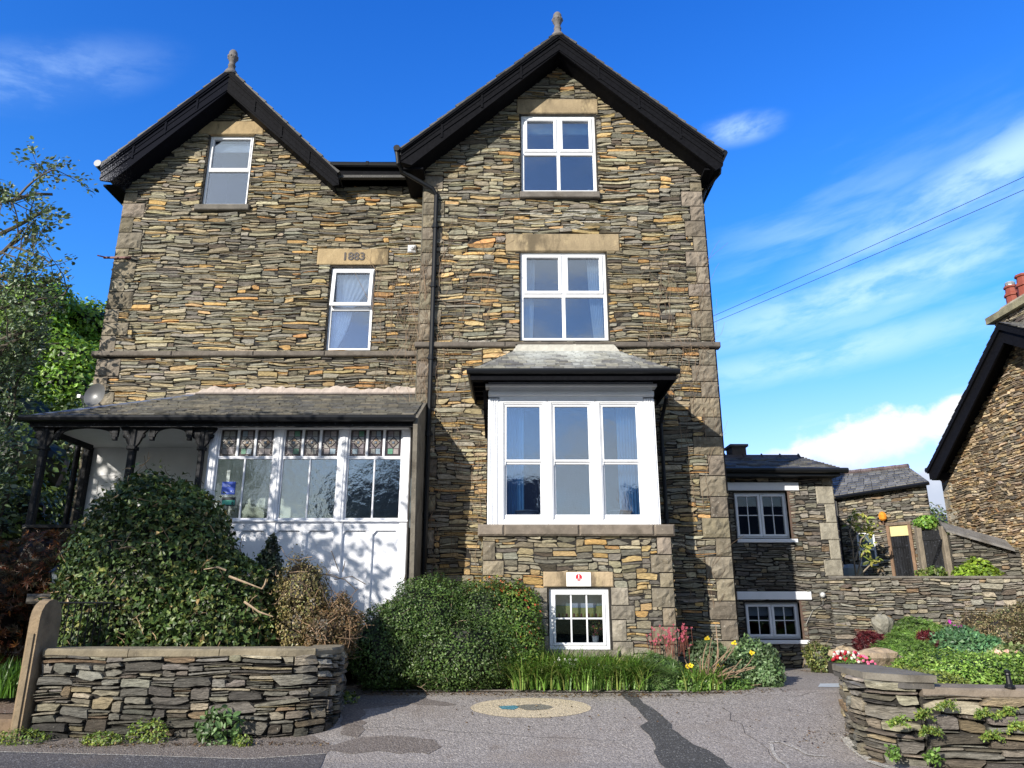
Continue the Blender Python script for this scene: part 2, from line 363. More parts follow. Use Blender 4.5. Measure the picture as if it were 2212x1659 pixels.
def trim(rects,holes,minw=.04,minh=.018):
    res=[]
    for r in rects:
        parts=[tuple(r)]
        for (a,b,c,d) in holes:
            nx=[]
            for (x0,x1,z0,z1) in parts:
                if x1<=a or x0>=b or z1<=c or z0>=d: nx.append((x0,x1,z0,z1)); continue
                ov_x=min(x1,b)-max(x0,a); ov_z=min(z1,d)-max(z0,c)
                if x0<a: nx.append((x0,a,z0,z1))
                if x1>b: nx.append((b,x1,z0,z1))
                m0,m1=max(x0,a),min(x1,b)
                if z0<c: nx.append((m0,m1,z0,c))
                if z1>d: nx.append((m0,m1,d,z1))
            parts=[p for p in nx if p[1]-p[0]>minw and p[3]-p[2]>minh]
        res+=parts
    return np.array(res)
PAL_HOUSE=np.array([(.22,.195,.14),(.28,.235,.15),(.34,.25,.13),(.38,.25,.11),(.16,.15,.125),(.105,.098,.085),(.205,.195,.165),(.32,.28,.20),(.36,.21,.095),(.09,.073,.055),(.26,.24,.175),(.20,.185,.14),(.17,.16,.13)])
PAL_HOUSE=PAL_HOUSE.mean(1,keepdims=True)+(PAL_HOUSE-PAL_HOUSE.mean(1,keepdims=True))*1.08
PW_GREY=np.array([3,2,.7,.25,3,2.0,2.8,.7,.2,1.2,2.0,3,3.2]); PW_TAN=np.array([2.6,3,2.4,1.2,1.6,1.0,1.4,1.4,.7,.8,1.8,2.4,2.0])
PAL_WALL=np.array([(.21,.195,.16),(.16,.152,.13),(.27,.24,.18),(.095,.09,.08),(.30,.25,.155),(.13,.11,.085),(.23,.22,.19),(.34,.30,.225),(.20,.145,.09)])
PW_WALL=np.array([3,3,2,2,1,1.3,2.5,1,.7])
def lowf(u,z,s=0):
    return .5+.22*np.sin(u*1.3+s+1.1*np.sin(z*.9))+.18*np.sin(z*1.9-u*.7+2*s)+.12*np.sin(u*3.1+z*2.3+s)
def stones(mb,rects,mapf,rng,pal,wfun,gap=.004,dmin=.012,dmax=.04,jit=.10,gain=1.0,tilt=1.0):
    """each stone: an irregular 12-gon with a raised, tilted face. mapf(u,z,d)->(n,3)"""
    T=np.array([(-1,-.78),(-.95,-1),(-.3,-1),(.28,-1),(.95,-.98),(1,-.76),(1,.74),(.95,.98),(.3,1),(-.28,1),(-.95,.98),(-1,.78)])
    n=len(rects); r=np.asarray(rects); cx=(r[:,0]+r[:,1])/2; cz=(r[:,2]+r[:,3])/2
    hw=np.maximum((r[:,1]-r[:,0])/2-gap*.6,.008); hh=np.maximum((r[:,3]-r[:,2])/2-gap*.5,.005)
    P=np.tile(T,(n,1,1))
    # pointed or cut corners
    for cidx,sgn in (((0,1),(-1,-1)),((4,5),(1,-1)),((6,7),(1,1)),((10,11),(-1,1))):
        k=rng.random(n)**2.0*(rng.random(n)<.5)
        for ci in cidx:
            P[:,ci,0]-=sgn[0]*k*np.minimum(.55,.9*hh/hw+.12)*(abs(T[ci,1])>.8)
            P[:,ci,1]-=sgn[1]*k*.55*(abs(T[ci,0])>.9)
    P[:,:,1]+=rng.normal(0,jit,(n,12)); P[:,:,0]+=rng.normal(0,jit*.35,(n,12))*np.minimum(1,hh/hw*2)[:,None]
    P=np.clip(P,-1.04,1.04)
    ox=cx[:,None]+P[:,:,0]*hw[:,None]; oz=cz[:,None]+P[:,:,1]*hh[:,None]
    sl=rng.normal(0,.9,n)*(rng.random(n)<.6); sr=rng.normal(0,.9,n)*(rng.random(n)<.6); lim=np.minimum(hh*1.0,hw*.35)
    ox=ox+np.where(P[:,:,0]<0,(sl*lim)[:,None]*P[:,:,1],0)*(abs(P[:,:,0])>.7)*.6+np.where(P[:,:,0]>0,(sr*lim)[:,None]*P[:,:,1],0)*(abs(P[:,:,0])>.7)*.6
    tl=rng.normal(0,.024*tilt,n)[:,None]; oz=oz+(ox-cx[:,None])*tl
    d=dmin+(dmax-dmin)*rng.random(n)
    tx=rng.normal(0,.10,n)[:,None]; tz=rng.normal(0,.30,n)[:,None]
    ins=np.minimum(.003+.07*hh,hh*.40)
    kx=1-np.minimum(.35,(ins*1.3/hw))[:,None]; kz=1-(ins/hh)[:,None]
    ix=cx[:,None]+(ox-cx[:,None])*kx; iz=cz[:,None]+(oz-cz[:,None])*kz
    di=d[:,None]+np.clip(tx*(ix-cx[:,None]),-.02,.02)+np.clip(tz*(iz-cz[:,None]),-.015,.015)+rng.normal(0,.003,(n,12))
    dc=d+rng.normal(.002,.003,n)
    ccx=cx+rng.uniform(-.4,.4,n)*hw; ccz=cz+rng.uniform(-.4,.4,n)*hh
    V=np.zeros((n,25,3))
    V[:,:12]=mapf(ox,oz,np.full_like(ox,-.01)); V[:,12:24]=mapf(ix,iz,di); V[:,24]=mapf(ccx,ccz,dc)
    k=np.arange(12); l=(k+1)%12
    Fq=np.stack([k,l,12+l,12+k],1); Ft=np.stack([12+k,12+l,np.full(12,24)],1)
    off=(np.arange(n)*25)[:,None,None]
    wts=wfun(cx,cz)   # (n,len(pal))
    cw=np.cumsum(wts,1); cw/=cw[:,-1:]; ci=(rng.random(n)[:,None]>cw).sum(1).clip(0,len(pal)-1)
    col=pal[ci]*(rng.normal(1,.16,n).clip(.5,1.6))[:,None]*gain; col=col*(1+rng.normal(0,.022,(n,3)))*(.80+.40*lowf(cx*.8,cz*.8,3.1))[:,None]
    Cv=np.repeat(col[:,None,:],25,1); Cv[:,:12]*=.55
    mb.add(V.reshape(-1,3),[(Fq[None]+off).reshape(-1,4),(Ft[None]+off).reshape(-1,3)],Cv.reshape(-1,3))
def flat(O,U=(1,0,0),N=(0,-1,0)):
    O=np.array(tuple(O),float); U=np.array(U,float); N=np.array(N,float)
    U/=np.linalg.norm(U); N/=np.linalg.norm(N)
    def f(u,z,d):
        wv=.014*np.sin(u*2.1+z*1.3)+.011*np.sin(u*5.3-z*2.7+1)+.006*np.sin(u*11.+z*5)
        return O+u[...,None]*U+(z+wv)[...,None]*np.array([0,0,1.])+d[...,None]*N
    return f
DARK=(.022,.020,.018)
def holed(mb,x0,x1,z0,top,holes,y,col=DARK,back=None):
    """backing wall in the plane y=const with openings; top(x) gives the upper edge"""
    xs=sorted(set([x0,x1]+[h[0] for h in holes]+[h[1] for h in holes]+getattr(top,'xs',[])))
    xs=[x for x in xs if x0-1e-6<=x<=x1+1e-6]
    for a,b in zip(xs[:-1],xs[1:]):
        if b-a<1e-5: continue
        hs=sorted([h for h in holes if h[0]<=a+1e-6 and h[1]>=b-1e-6],key=lambda h:h[2]); z=z0
        for h in hs:
            if h[2]>z: mb.quad((a,y,z),(b,y,z),(b,y,h[2]),(a,y,h[2]),col=col)
            z=h[3]
        mb.quad((a,y,z),(b,y,z),(b,y,top(b)),(a,y,top(a)),col=col)
    for h in holes:   # reveals
        a,b,c,d=h; yb=y+.28; rc=(.10,.09,.075)
        mb.quad((a,y,c),(a,yb,c),(a,yb,d),(a,y,d),col=rc); mb.quad((b,y,c),(b,y,d),(b,yb,d),(b,yb,c),col=rc)
        mb.quad((a,y,d),(a,yb,d),(b,yb,d),(b,y,d),col=rc); mb.quad((a,y,c),(b,y,c),(b,yb,c),(a,yb,c),col=rc)
# ---------------------------------------------------------------- slated slopes
def slates(mb,O,U,D,L,uL,uR,rng,row=.20,wd=(.16,.30),pal=((.10,.10,.10),(.14,.14,.13),(.08,.08,.085),(.17,.165,.14)),th=.012,gain=1.,topcol=None):
    """O: eave origin, U: along the eave, D: unit vector up the slope, L slope length. uL(t),uR(t) limits of row at distance t"""
    O=np.array(tuple(O),float);U=np.array(tuple(U),float);D=np.array(tuple(D),float);N=np.cross(U,D);N/=np.linalg.norm(N)
    if N[2]<0:N=-N
    pal=np.array(pal); t=0.; i=0
    while t<L-.01:
        t1=min(t+row*1.12,L); a=uL(t); b=uR(t); u=a-rng.random()*wd[0]
        while u<b:
            w_=rng.uniform(*wd); p0,p1=max(u,a),min(u+w_-.006,b)
            if p1-p0>.03:
                q0=max(p0,uL(t1)); q1=min(p1,uR(t1))
                if q1<q0: q0=q1=(q0+q1)/2
                h=th*rng.uniform(1.2,2.4); j=rng.uniform(-.012,.012)
                P=[O+U*p0+D*(t+j)+N*h,O+U*p1+D*(t+j)+N*h,O+U*q1+D*t1+N*.003,O+U*q0+D*t1+N*.003]
                Q=[O+U*p0+D*(t+j)-N*.004,O+U*p1+D*(t+j)-N*.004]
                c=pal[rng.integers(len(pal))]*rng.uniform(.7,1.3)*gain
                if topcol is not None: c=topcol(t/L,(p0+p1)/2,c,rng)
                mb.add(P+Q,[[(0,1,2,3),(4,5,1,0)]],c)
            u+=w_
        t+=row; i+=1
    P=[O+U*uL(0)-N*.01,O+U*uR(0)-N*.01,O+U*uR(L)+D*L-N*.01,O+U*uL(L)+D*L-N*.01]
    mb.add(P,[[(0,1,2,3)]],(.03,.03,.03))
# ---------------------------------------------------------------- windows
def ring(mb,x0,x1,z0,z1,y0,y1,t,col=(1,1,1),b=.008):
    mb.bbox(x0,x1,y0,y1,z1-t,z1,col,b); mb.bbox(x0,x1,y0,y1,z0,z0+t,col,b)
    mb.bbox(x0,x0+t,y0,y1,z0+t,z1-t,col,b); mb.bbox(x1-t,x1,y0,y1,z0+t,z1-t,col,b)
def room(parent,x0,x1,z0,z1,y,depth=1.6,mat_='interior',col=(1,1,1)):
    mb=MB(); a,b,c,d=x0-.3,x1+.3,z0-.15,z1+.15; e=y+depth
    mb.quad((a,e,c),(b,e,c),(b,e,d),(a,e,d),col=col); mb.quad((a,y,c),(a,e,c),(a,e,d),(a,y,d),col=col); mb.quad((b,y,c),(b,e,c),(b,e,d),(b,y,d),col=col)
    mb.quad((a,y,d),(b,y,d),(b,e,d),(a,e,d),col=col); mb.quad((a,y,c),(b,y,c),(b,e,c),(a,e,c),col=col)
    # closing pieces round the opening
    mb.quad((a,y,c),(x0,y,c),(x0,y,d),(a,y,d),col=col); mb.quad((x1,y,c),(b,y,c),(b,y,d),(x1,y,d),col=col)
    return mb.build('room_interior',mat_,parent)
def curtain(parent,x0,x1,z0,z1,y,rng,col=(1,1,1),foot=None,n=40,name='curtain',amp=.02):
    """pleated cloth; tie=(height fraction, side) gathers it"""
    mb=MB(); rows=14; V=[];F=[]
    for j in range(rows+1):
        v=j/rows; z=z1+(z0-z1)*v; a,b=x0,x1
        if foot: k=v**1.6; a,b=x0+(foot[0]-x0)*k,x1+(foot[1]-x1)*k
        for i in range(n+1):
            u=i/n; V.append((a+(b-a)*u,y+amp*math.sin(u*math.pi*2*7+.6*math.sin(v*3)),z))
    for j in range(rows):
        for i in range(n): k=j*(n+1)+i; F.append((k,k+1,k+n+2,k+n+1))
    mb.add(V,[F],col); return mb.build(name,'cloth',parent,smooth=True)
rng=np.random.default_rng(11)
YR,YL,YB,YP,YE=13.5,14.24,12.35,12.6,12.24
GX,GZ=1.0,13.26                                     # right gable apex
house=thing('stone_house','tall slate stone house with two black trimmed gables, white bay window and glazed porch','house',(-2.2,13.5,0))
def topf(*pts):
    xs=[p[0] for p in pts]; zs=[p[1] for p in pts]
    def f(x): return float(np.interp(x,xs,zs))
    f.xs=xs; return f
def wbox(TL,TR,BL,BR,Y):
    x0=(X(*TL,Y)+X(*BL,Y))/2; x1=(X(*TR,Y)+X(*BR,Y))/2
    return x0,x1,(Z(BL[1],Y)+Z(BR[1],Y))/2,(Z(TL[1],Y)+Z(TR[1],Y))/2
w_rt=wbox((1126.7,249.5),(1284.2,250.8),(1124.8,415.5),(1289.8,417.4),YR+.05)
w_rm=wbox((1123.2,544.8),(1307.8,544.8),(1124.8,737),(1314.2,737),YR+.05)
w_lt=wbox((453.6,294),(548.7,294),(438.6,444),(535.7,444),YL+.05)
w_lm=wbox((715,578),(808,578),(706,758),(803,758),YL+.05)
def rect(x0,y0,x1,y1,Y,ym=None):
    """pixel box -> x0,x1,z0,z1 on the plane Y"""
    ym=(y0+y1)/2; return X(x0,ym,Y),X(x1,ym,Y),Z(y1,Y),Z(y0,Y)
def quoins(mb,xe,sgn,z0,z1,y,rng,long=.43,short=.26,h=.32,dep=.035,tone=(.185,.160,.122),side=None):
    z=z0; k=0; res=[]
    while z<z1-.12:
        hh=min(h*rng.uniform(.85,1.15),z1-z); L=(long if k%2 else short)*rng.uniform(.92,1.1)
        a,b=(xe,xe+L) if sgn>0 else (xe-L,xe)
        c=np.array(tone)*rng.uniform(.7,1.3)*np.array([1,rng.uniform(.96,1.02),rng.uniform(.88,1.04)])
        mb.rock(a+.007,b-.007,y-dep+.012,y+.2,z+.009,z+hh-.009,c,rng,.038); res.append((a,b,z,z+hh)); z+=hh; k+=1
    return res
def wf(tan):
    def f(u,z):
        t=np.clip(tan(u,z),0,1)[:,None]; return PW_GREY*(1-t)+PW_TAN*t
    return f
# ---- right block
hq=[]
for cols_ in (((-1.82,1,.2,6.33,.40,.27,.32),(-1.82,1,6.47,10.1,.40,.27,.32)),((3.92,-1,.2,6.33,.52,.30,.36),(3.92,-1,6.47,9.95,.43,.26,.32))):
    mq=MB()
    for (xe,sg,z0_,z1_,lo_,sh_,h_) in cols_: hq+=quoins(mq,xe,sg,z0_,z1_,YR,rng,lo_,sh_,h_)
    mq.build('quoins','quoin',house)
lt_rt=rect(1116.6,215.4,1291,246.4,YR); lt_rm=rect(1092,506.4,1337.6,544.2,YR)
sl_rt=rect(1123,416,1295.8,429.3,YR-.05); zs=(Z(749.6,YR-.08),Z(738.4,YR-.08))
sx=lambda r,m=.012:(r[0]-m,r[1]+m,r[2]-m,r[3]+m)
wr=MB(); tr=topf((-1.82,10.45),(GX,13.05),(3.92,10.35))
wins=[w_rt,w_rm]
holed(wr,-1.82,3.92,-.3,tr,[w for w in wins],YR)
rc=pack(5.74,13.3,rng,.15,.78,.02,.11,.01,2.7)
rc[:,:2]+=-1.82
rc=trim(rc,[sx(w,.02) for w in wins]+[lt_rt,lt_rm,sx(sl_rt,.0),(-2,4,zs[0],zs[1]),(-.46,2.52,.3,5.3)]+hq)
ctr=(rc[:,0]+rc[:,1])/2; keep=np.array([tr(x) for x in ctr])>rc[:,2]; rc=rc[keep]
def tanR(u,z): 
    t=.18+lowf(u,z,.3)*.6; t=t+np.where(z<6.3,.45,0)+.2*np.exp(-((z-7.2)/.8)**2); return t
stones(wr,rc,flat((0,YR,0)),rng,PAL_HOUSE,wf(tanR),dmin=.008,dmax=.045,jit=.09,gain=1.24)
wr.build('gable_wall','stone',house)
# pale mortar patch over the first-floor lintel
lm=MB(); zc0,zc1=lt_rm[3]+.05,Z(445,YR)
for _ in range(60):
    x=rng.uniform(lt_rm[0]+.15,lt_rm[1]-.1); z=rng.uniform(zc0,zc1); lm.tube([(x,YR-.022,z),(x+rng.uniform(.1,.3),YR-.024,z+rng.uniform(-.015,.02)),(x+rng.uniform(.3,.45),YR-.022,z+rng.uniform(-.02,.03))],.006,4,(1,1,1))
lm.build('mortar_pointing','lime',house)
# ---- left block
ml=MB(); hl=[]
zl=(Z(769.2,YL-.08),Z(758,YL-.08))
for a in (quoins(ml,-8.42,1,.2,zl[0],YL,rng,.50,.30,.34),quoins(ml,-8.42,1,zl[1],10.15,YL,rng,.52,.30,.34)): hl+=a
ml.build('quoins','quoin',house)
LX=-6.28; tl=topf((-8.42,10.25),(LX,12.7),(-4.0,10.3),(-1.82,10.3))
lt_lt=rect(431,263,571,291.5,YL); lt_lm=rect(686,538,840,573,YL); sl_lt=rect(421.8,443.5,539.4,455.4,YL-.05)
wl_=MB(); holed(wl_,-8.42,-1.82,-.3,tl,[w_lt,w_lm],YL)
rc=pack(6.6,13.1,rng,.15,.78,.02,.105,.01,2.7); rc[:,:2]+=-8.42
rc=trim(rc,[sx(w_lt,.02),sx(w_lm,.02),lt_lt,lt_lm,sl_lt,(-8.5,-1.8,zl[0],zl[1]),(-8.42,-1.8,-.2,4.6)]+hl)
ctr=(rc[:,0]+rc[:,1])/2; keep=np.array([tl(x) for x in ctr])>rc[:,2]; rc=rc[keep]
def tanL(u,z):
    t=lowf(u,z,1.7)*.55+.02+.35*np.exp(-((u+3.2)/1.3)**2); return t+np.where(z<6.1,.75,0)+.25*np.exp(-((z-6.9)/.5)**2)
stones(wl_,rc,flat((0,YL,0)),rng,PAL_HOUSE,wf(tanL),dmin=.008,dmax=.045,jit=.09,gain=1.24)
wl_.build('gable_wall','stone',house)
# ---- flank and rear walls
sw=MB()
for (xx,N,y0,sgn) in ((3.92,(1,0,0),YR,1),(-8.42,(-1,0,0),YL,-1)):
    sw.quad((xx-.02*sgn,y0,-.3),(xx-.02*sgn,22,-.3),(xx-.02*sgn,22,10.4),(xx-.02*sgn,y0,10.4),col=DARK)
    rc=pack(22-y0,10.4,rng,.2,.75,.05,.17); stones(sw,rc,flat((xx-.02*sgn,y0,0),(0,1,0),N),rng,PAL_HOUSE,wf(lambda u,z:lowf(u,z,.9)),dmax=.03)
sw.box(-1.84,-1.80,YR,YL,-.3,10.4,(.15,.14,.11))
sw.quad((-8.42,22,-.3),(3.92,22,-.3),(3.92,22,10.4),(-8.42,22,10.4),col=(.15,.14,.11))
sw.build('flank_wall','stone',house)
# ---- roofs
rf=MB()
def gable_roof(mb,xl,zlf,xa,za,xr,zr,y0,y1,ymain):
    for (a,az_,b,bz) in ((xl,zlf,xa,za),(xr,zr,xa,za)):
        p=[(a,az_),(b,bz),(b,bz-.10),(a,az_-.10)]; mb.prism(p,y0+.02,y1,'y',(.05,.05,.052))
        O=np.array([a,y0,az_]); D=np.array([b-a,0,bz-az_]); L=np.linalg.norm(D); D/=L
        if a<b: slates(mb,O,(0,1,0),D,L,lambda t:0,lambda t:y1-y0,rng,.24,(.22,.36),th=.016)
        else: slates(mb,O,(0,1,0),D,L,lambda t:0,lambda t:y1-y0,rng,.24,(.22,.36),th=.016)
        # uneven slate ends showing along the verge
        t=0
        while t<L:
            l=rng.uniform(.2,.3); q=O+D*t; r_=O+D*min(t+l,L); e=rng.uniform(.0,.03); c=np.array([.04,.038,.036])*rng.uniform(.5,2.0)
            nx,nz=-D[2],D[0]
            if nz<0: nx,nz=-nx,-nz
            mb.prism([(q[0]+nx*.035,q[2]+nz*.035),(r_[0]+nx*.008,r_[2]+nz*.008),(r_[0]-nx*.02,r_[2]-nz*.02),(q[0]-nx*.02,q[2]-nz*.02)],y0-.03-e,y0+.1,'y',c); t+=l
gable_roof(rf,-2.27,10.40,GX,GZ+.03,4.27,10.36,13.0,22.2,0)
gable_roof(rf,-8.77,10.56,LX,13.0,-3.68,10.36,13.8,22.2,0)
rf.quad((-3.9,13.82,10.66),(-2.2,13.82,10.66),(-2.2,18,11.4),(-3.9,18,11.4),col=(.05,.05,.05))
rf.box(-3.9,-1.82,13.85,22,10.3,10.36,(.03,.03,.03))
roof=rf.build('roof','slate',house)
def ridge(x,z,y0,y1):
    mb=MB(); y=y0
    while y<y1-.05:
        mb.prism([(x-.13,z-.07),(x,z+.05),(x+.13,z-.07),(x,z+.02)],y,y+.42,'y',(.09,.085,.085)); y+=.43
    return mb
ridge(GX,GZ+.05,13.05,22).build('ridge_tiles','slate',roof); ridge(LX,13.02,13.85,22).build('ridge_tiles','slate',roof)
def barge(poly_top,poly_low,y,name='bargeboard',bm='black'):
    """poly_top: foot,apex along the top; poly_low: foot_outer,foot_inner,apex along the bottom"""
    (fx,fz),(ax,az_)=poly_top; (ox,oz),(ix,iz),(bx,bz)=poly_low
    mb=MB(); mb.prism([(fx,fz),(ox,oz),(ix,iz),(bx,bz),(ax,az_)],y,y+.05,'y')
    dv=(iz-bz)/(ix-bx)
    def strip(f0,f1,pr):
        a0=fz+(oz-fz)*f0;a1=fz+(oz-fz)*f1;b0=az_+(bz-az_)*f0;b1=az_+(bz-az_)*f1
        mb.prism([(fx,a0),(fx,a1),(ax,b1),(ax,b0)],y-pr,y,'y')
    strip(-.02,.20,.05); strip(.20,.30,.028); strip(.52,.56,.012); strip(.86,.95,.018)
    # soffit back to the wall
    mb.prism([(ix,iz+.02),(bx,bz+.02),(bx,bz+.05),(ix,iz+.05)],y+.05,y+.56,'y')
    for k in range(1,4):
        f=k/4; xx=fx+(ax-fx)*f; zt_=fz+(az_-fz)*f; mb.box(xx-.02,xx+.02,y-.02,y,zt_-.42,zt_-.12)
    return mb.build(name,bm,house)
barge(((-2.24,10.38),(GX,GZ-.04)),((-2.24,10.10),(-2.02,10.03),(GX,12.78)),12.97)
barge(((4.24,10.33),(GX,GZ-.04)),((4.24,10.02),(4.08,9.93),(GX,12.78)),12.97)
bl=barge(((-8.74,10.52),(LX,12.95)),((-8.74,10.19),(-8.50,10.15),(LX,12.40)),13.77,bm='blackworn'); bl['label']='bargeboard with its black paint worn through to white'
barge(((-3.70,10.34),(LX,12.95)),((-3.66,10.08),(-3.78,10.05),(LX,12.40)),13.77)
# boxed eaves soffits along the flanks
for a,b,z,y0 in ((3.9,4.22,10.0,13.1),(-8.72,-8.4,10.12,13.9),(-2.2,-1.8,10.02,13.1)): sf=MB(); sf.box(a,b,y0,22 if a!=-2.2 else 14.2,z,z+.04); sf.build('soffit','black',house)
sf=MB(); sf.box(-3.8,-1.84,13.95,14.2,10.30,10.46); sf.box(-3.8,-2.0,13.93,13.96,10.40,10.6)
sf.build('soffit','black',house)
def gutter(name,path,r=.06,parent=house):
    mb=MB(); mb.tube(path,r,8)
    return mb.build(name,'blackplain',parent,smooth=True)
g1=MB(); g1.tube([(-3.95,13.86,10.62),(-2.28,13.86,10.60)],.065,10)
for x in (-3.95,-3.1,-2.3): g1.tube([(x-.03,13.86,10.62),(x+.03,13.86,10.62)],.074,10)
g1.build('gutter','blackplain',house)
for pth in ([(4.30,13.0,10.34),(4.30,22,10.34)],[(-8.83,13.76,10.56),(-8.83,22,10.56)],[(-2.33,12.95,10.42),(-2.33,13.9,10.42)]): g1=MB(); g1.tube(pth,.07,8); g1.build('gutter','blackplain',house)
ec=MB(); ec.lathe([(.0,0),(.078,.0),(.078,.01),(0,.012)],(-8.83,13.74,10.58),12,(.35,.36,.38),'y'); ec.build('gutter_end_cap','plain',house)
def pipe(path,r=.045,br=()):
    mb=MB(); mb.tube(path,r,8)
    for z in br:
        x=np.interp(z,[p[2] for p in path[::-1]],[p[0] for p in path[::-1]]); y=path[-2][1]; mb.lathe([(r*1.35,-.05),(r*1.35,.05)],(x,y,z),10); mb.box(x-.08,x+.08,y,y+.06,z-.012,z+.012)
    return mb.build('downpipe','blackplain',house,smooth=False)
pipe([(-2.33,13.02,10.38),(-2.30,13.05,10.12),(-2.22,13.2,10.02),(-1.62,13.36,9.72),(-1.55,13.40,9.6),(-1.55,13.40,9.4),(-1.55,13.40,2.1),(-1.60,13.40,1.75),(-1.68,13.40,1.2),(-1.68,13.4,.2)],.045,(8.9,7.6,6.1,4.6,3.1))
pipe([(2.82,13.0,5.2),(2.82,13.35,5.0),(2.78,13.42,4.8),(2.78,13.42,3),(2.78,13.42,.3)],.035,(4.3,3.1,1.9))
pipe([(4.28,13.25,10.28),(4.26,13.3,10.05),(4.05,13.7,9.9),(3.98,13.75,9.7),(3.98,13.75,.3)],.038)
def finial(x,y,z):
    mb=MB(); mb.lathe([(.17,-.12),(.13,-.02),(.085,.05),(.07,.12),(.085,.15),(.07,.17),(.065,.24),(.09,.30),(.115,.36),(.12,.385),(.085,.40),(.095,.44),(.09,.50),(.06,.55),(.02,.57),(.0,.575)],(x,y,z),14,(.15,.14,.14))
    for k in range(8):
        t=k*math.pi/4; mb.blob((x+.105*math.cos(t),y+.105*math.sin(t),z+.37),(.022,.022,.035),(.16,.15,.15),6,4)
    mb.build('finial','dressed',house,smooth=True)
finial(GX-.02,13.05,GZ+.02); finial(LX,13.85,12.99)
# ---- string courses, lintels, sills
st=MB()
def course(mb,x0,x1,z0,z1,y,pr,L=1.6):
    x=x0
    while x<x1-.02:
        e=min(x+L*rng.uniform(.8,1.25),x1); 
        if x1-e<.3: e=x1
        mb.bbox(x+.003,e-.003,y-pr,y+.1,z0,z1,np.array([.115,.10,.085])*rng.uniform(.8,1.25),.02); x=e
course(st,-1.88,4.02,zs[0],zs[1],YR,.10); course(st,-8.52,-1.84,zl[0],zl[1],YL,.10)
st.build('string_course','dressed',house)
def block(name,r,y,pr,col,b=.015,parent=house,m='dressed'):
    m='lintel' if name=='lintel' else m; mb=MB(); mb.bbox(r[0],r[1],y-pr,y+.12,r[2],r[3],col,b); return mb.build(name,m,parent)
SAND=(.36,.27,.15); SAND2=(.30,.235,.145)
block('lintel',lt_rt,YR,.03,SAND2); block('lintel',lt_rm,YR,.035,SAND2); block('lintel',lt_lt,YL,.03,SAND)
l83=block('lintel',lt_lm,YL,.035,SAND); l83['label']='sandstone lintel carved with the date 1883'
lx=(lt_lm[0]+lt_lm[1])/2+.02
mb=MB(); mb.text('1883',.245,(lx,YL-.036,(lt_lm[2]+lt_lm[3])/2-.01),ext=.012,col=(.05,.04,.038),bold=.006); 
mb.build('date_figures','plain',l83)
block('window_sill',sl_rt,YR,.12,(.15,.135,.12)); block('window_sill',sl_lt,YL,.12,(.13,.12,.105))
# ---- windows
def win(r,Y,kind,name='window',parent=house,dep=.06,gl='glass',t=.065,mt='white',blind=None,rm=True,bars=(1,1)):
    x0,x1,z0,z1=r; y=Y+dep; mb=MB(); ring(mb,x0,x1,z0,z1,y,y+.07,t); xm=(x0+x1)/2; zm=(z0+z1)/2
    i0,i1,j0,j1=x0+t,x1-t,z0+t,z1-t
    if kind=='cross':
        zt=z0+(z1-z0)*.50
        mb.bbox(i0,i1,y-.002,y+.07,zt-.035,zt+.035); mb.bbox(xm-.035,xm+.035,y-.004,y+.07,j0,zt-.035); mb.bbox(xm-.03,xm+.03,y-.004,y+.07,zt+.035,j1)
        for a,b in ((i0+.003,xm-.033),(xm+.033,i1-.003)): ring(mb,a,b,zt+.038,j1-.003,y-.025,y+.05,.062)
    elif kind=='sash':
        zt=z0+(z1-z0)*.50; mb.bbox(i0,i1,y-.004,y+.07,zt-.03,zt+.03); ring(mb,i0+.002,i1-.002,zt+.03,j1-.002,y-.012,y+.05,.03)
    elif kind=='tilt':
        zt=z0+(z1-z0)*.50; mb.bbox(i0,i1,y-.004,y+.07,zt-.045,zt+.025)
        # open top-hung vent, leaning out at the foot
        a,b=i0-.03,i1+.03; 
        for (p0,p1,q0,q1) in ((a,b,zt+.03,zt+.10),(a,b,j1-.06,j1+.01),(a,a+.07,zt+.10,j1-.06),(b-.07,b,zt+.10,j1-.06)):
            f=lambda z:y-.02-.10*(j1-z)/(j1-zt)
            v=[(p0,f(q0),q0),(p1,f(q0),q0),(p1,f(q1),q1),(p0,f(q1),q1)]; v+=[(a_,b_+.05,c_) for a_,b_,c_ in v]
            mb.add(v,[[(0,1,2,3),(7,6,5,4),(0,4,5,1),(1,5,6,2),(2,6,7,3),(3,7,4,0)]])
    elif kind=='grid':
        s=.045; ring(mb,i0,i1,j0,j1,y-.015,y+.05,s); i0+=s;i1-=s;j0+=s;j1-=s
        for k in (1,2): xx=i0+(i1-i0)*k/3; mb.bbox(xx-.012,xx+.012,y+.01,y+.045,j0,j1,b=.004)
        zz=(j0+j1)/2
        for k in range(3): mb.bbox(i0+(i1-i0)*k/3+.012*(k>0),i0+(i1-i0)*(k+1)/3-.012*(k<2),y+.01,y+.045,zz-.012,zz+.012,b=.004)
    elif kind=='casement2':
        for a,b in ((i0,xm-.004),(xm+.004,i1)):
            s=.055; ring(mb,a,b,j0,j1,y-.02,y+.05,s); a+=s;b-=s; c,d=j0+s,j1-s; m_=(a+b)/2; n_=(c+d)/2
            mb.bbox(m_-.009,m_+.009,y+.012,y+.045,c,d,b=.003); mb.bbox(a,m_-.009,y+.012,y+.045,n_-.009,n_+.009,b=.003); mb.bbox(m_+.009,b,y+.012,y+.045,n_-.009,n_+.009,b=.003)
    elif kind=='single2':
        zt=z0+(z1-z0)*.52; mb.bbox(i0,i1,y-.004,y+.07,zt-.03,zt+.03)
    w_=mb.build(name,mt,parent)
    p=MB(); p.box(i0,i1,y+.032,y+.038,j0,j1); p.build('pane',gl,w_)
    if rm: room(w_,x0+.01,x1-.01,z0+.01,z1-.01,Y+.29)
    return w_,(i0,i1,j0,j1,y)
wt,_b=win(w_rt,YR,'cross'); wt['label']='top floor window with a rolled blue blind'
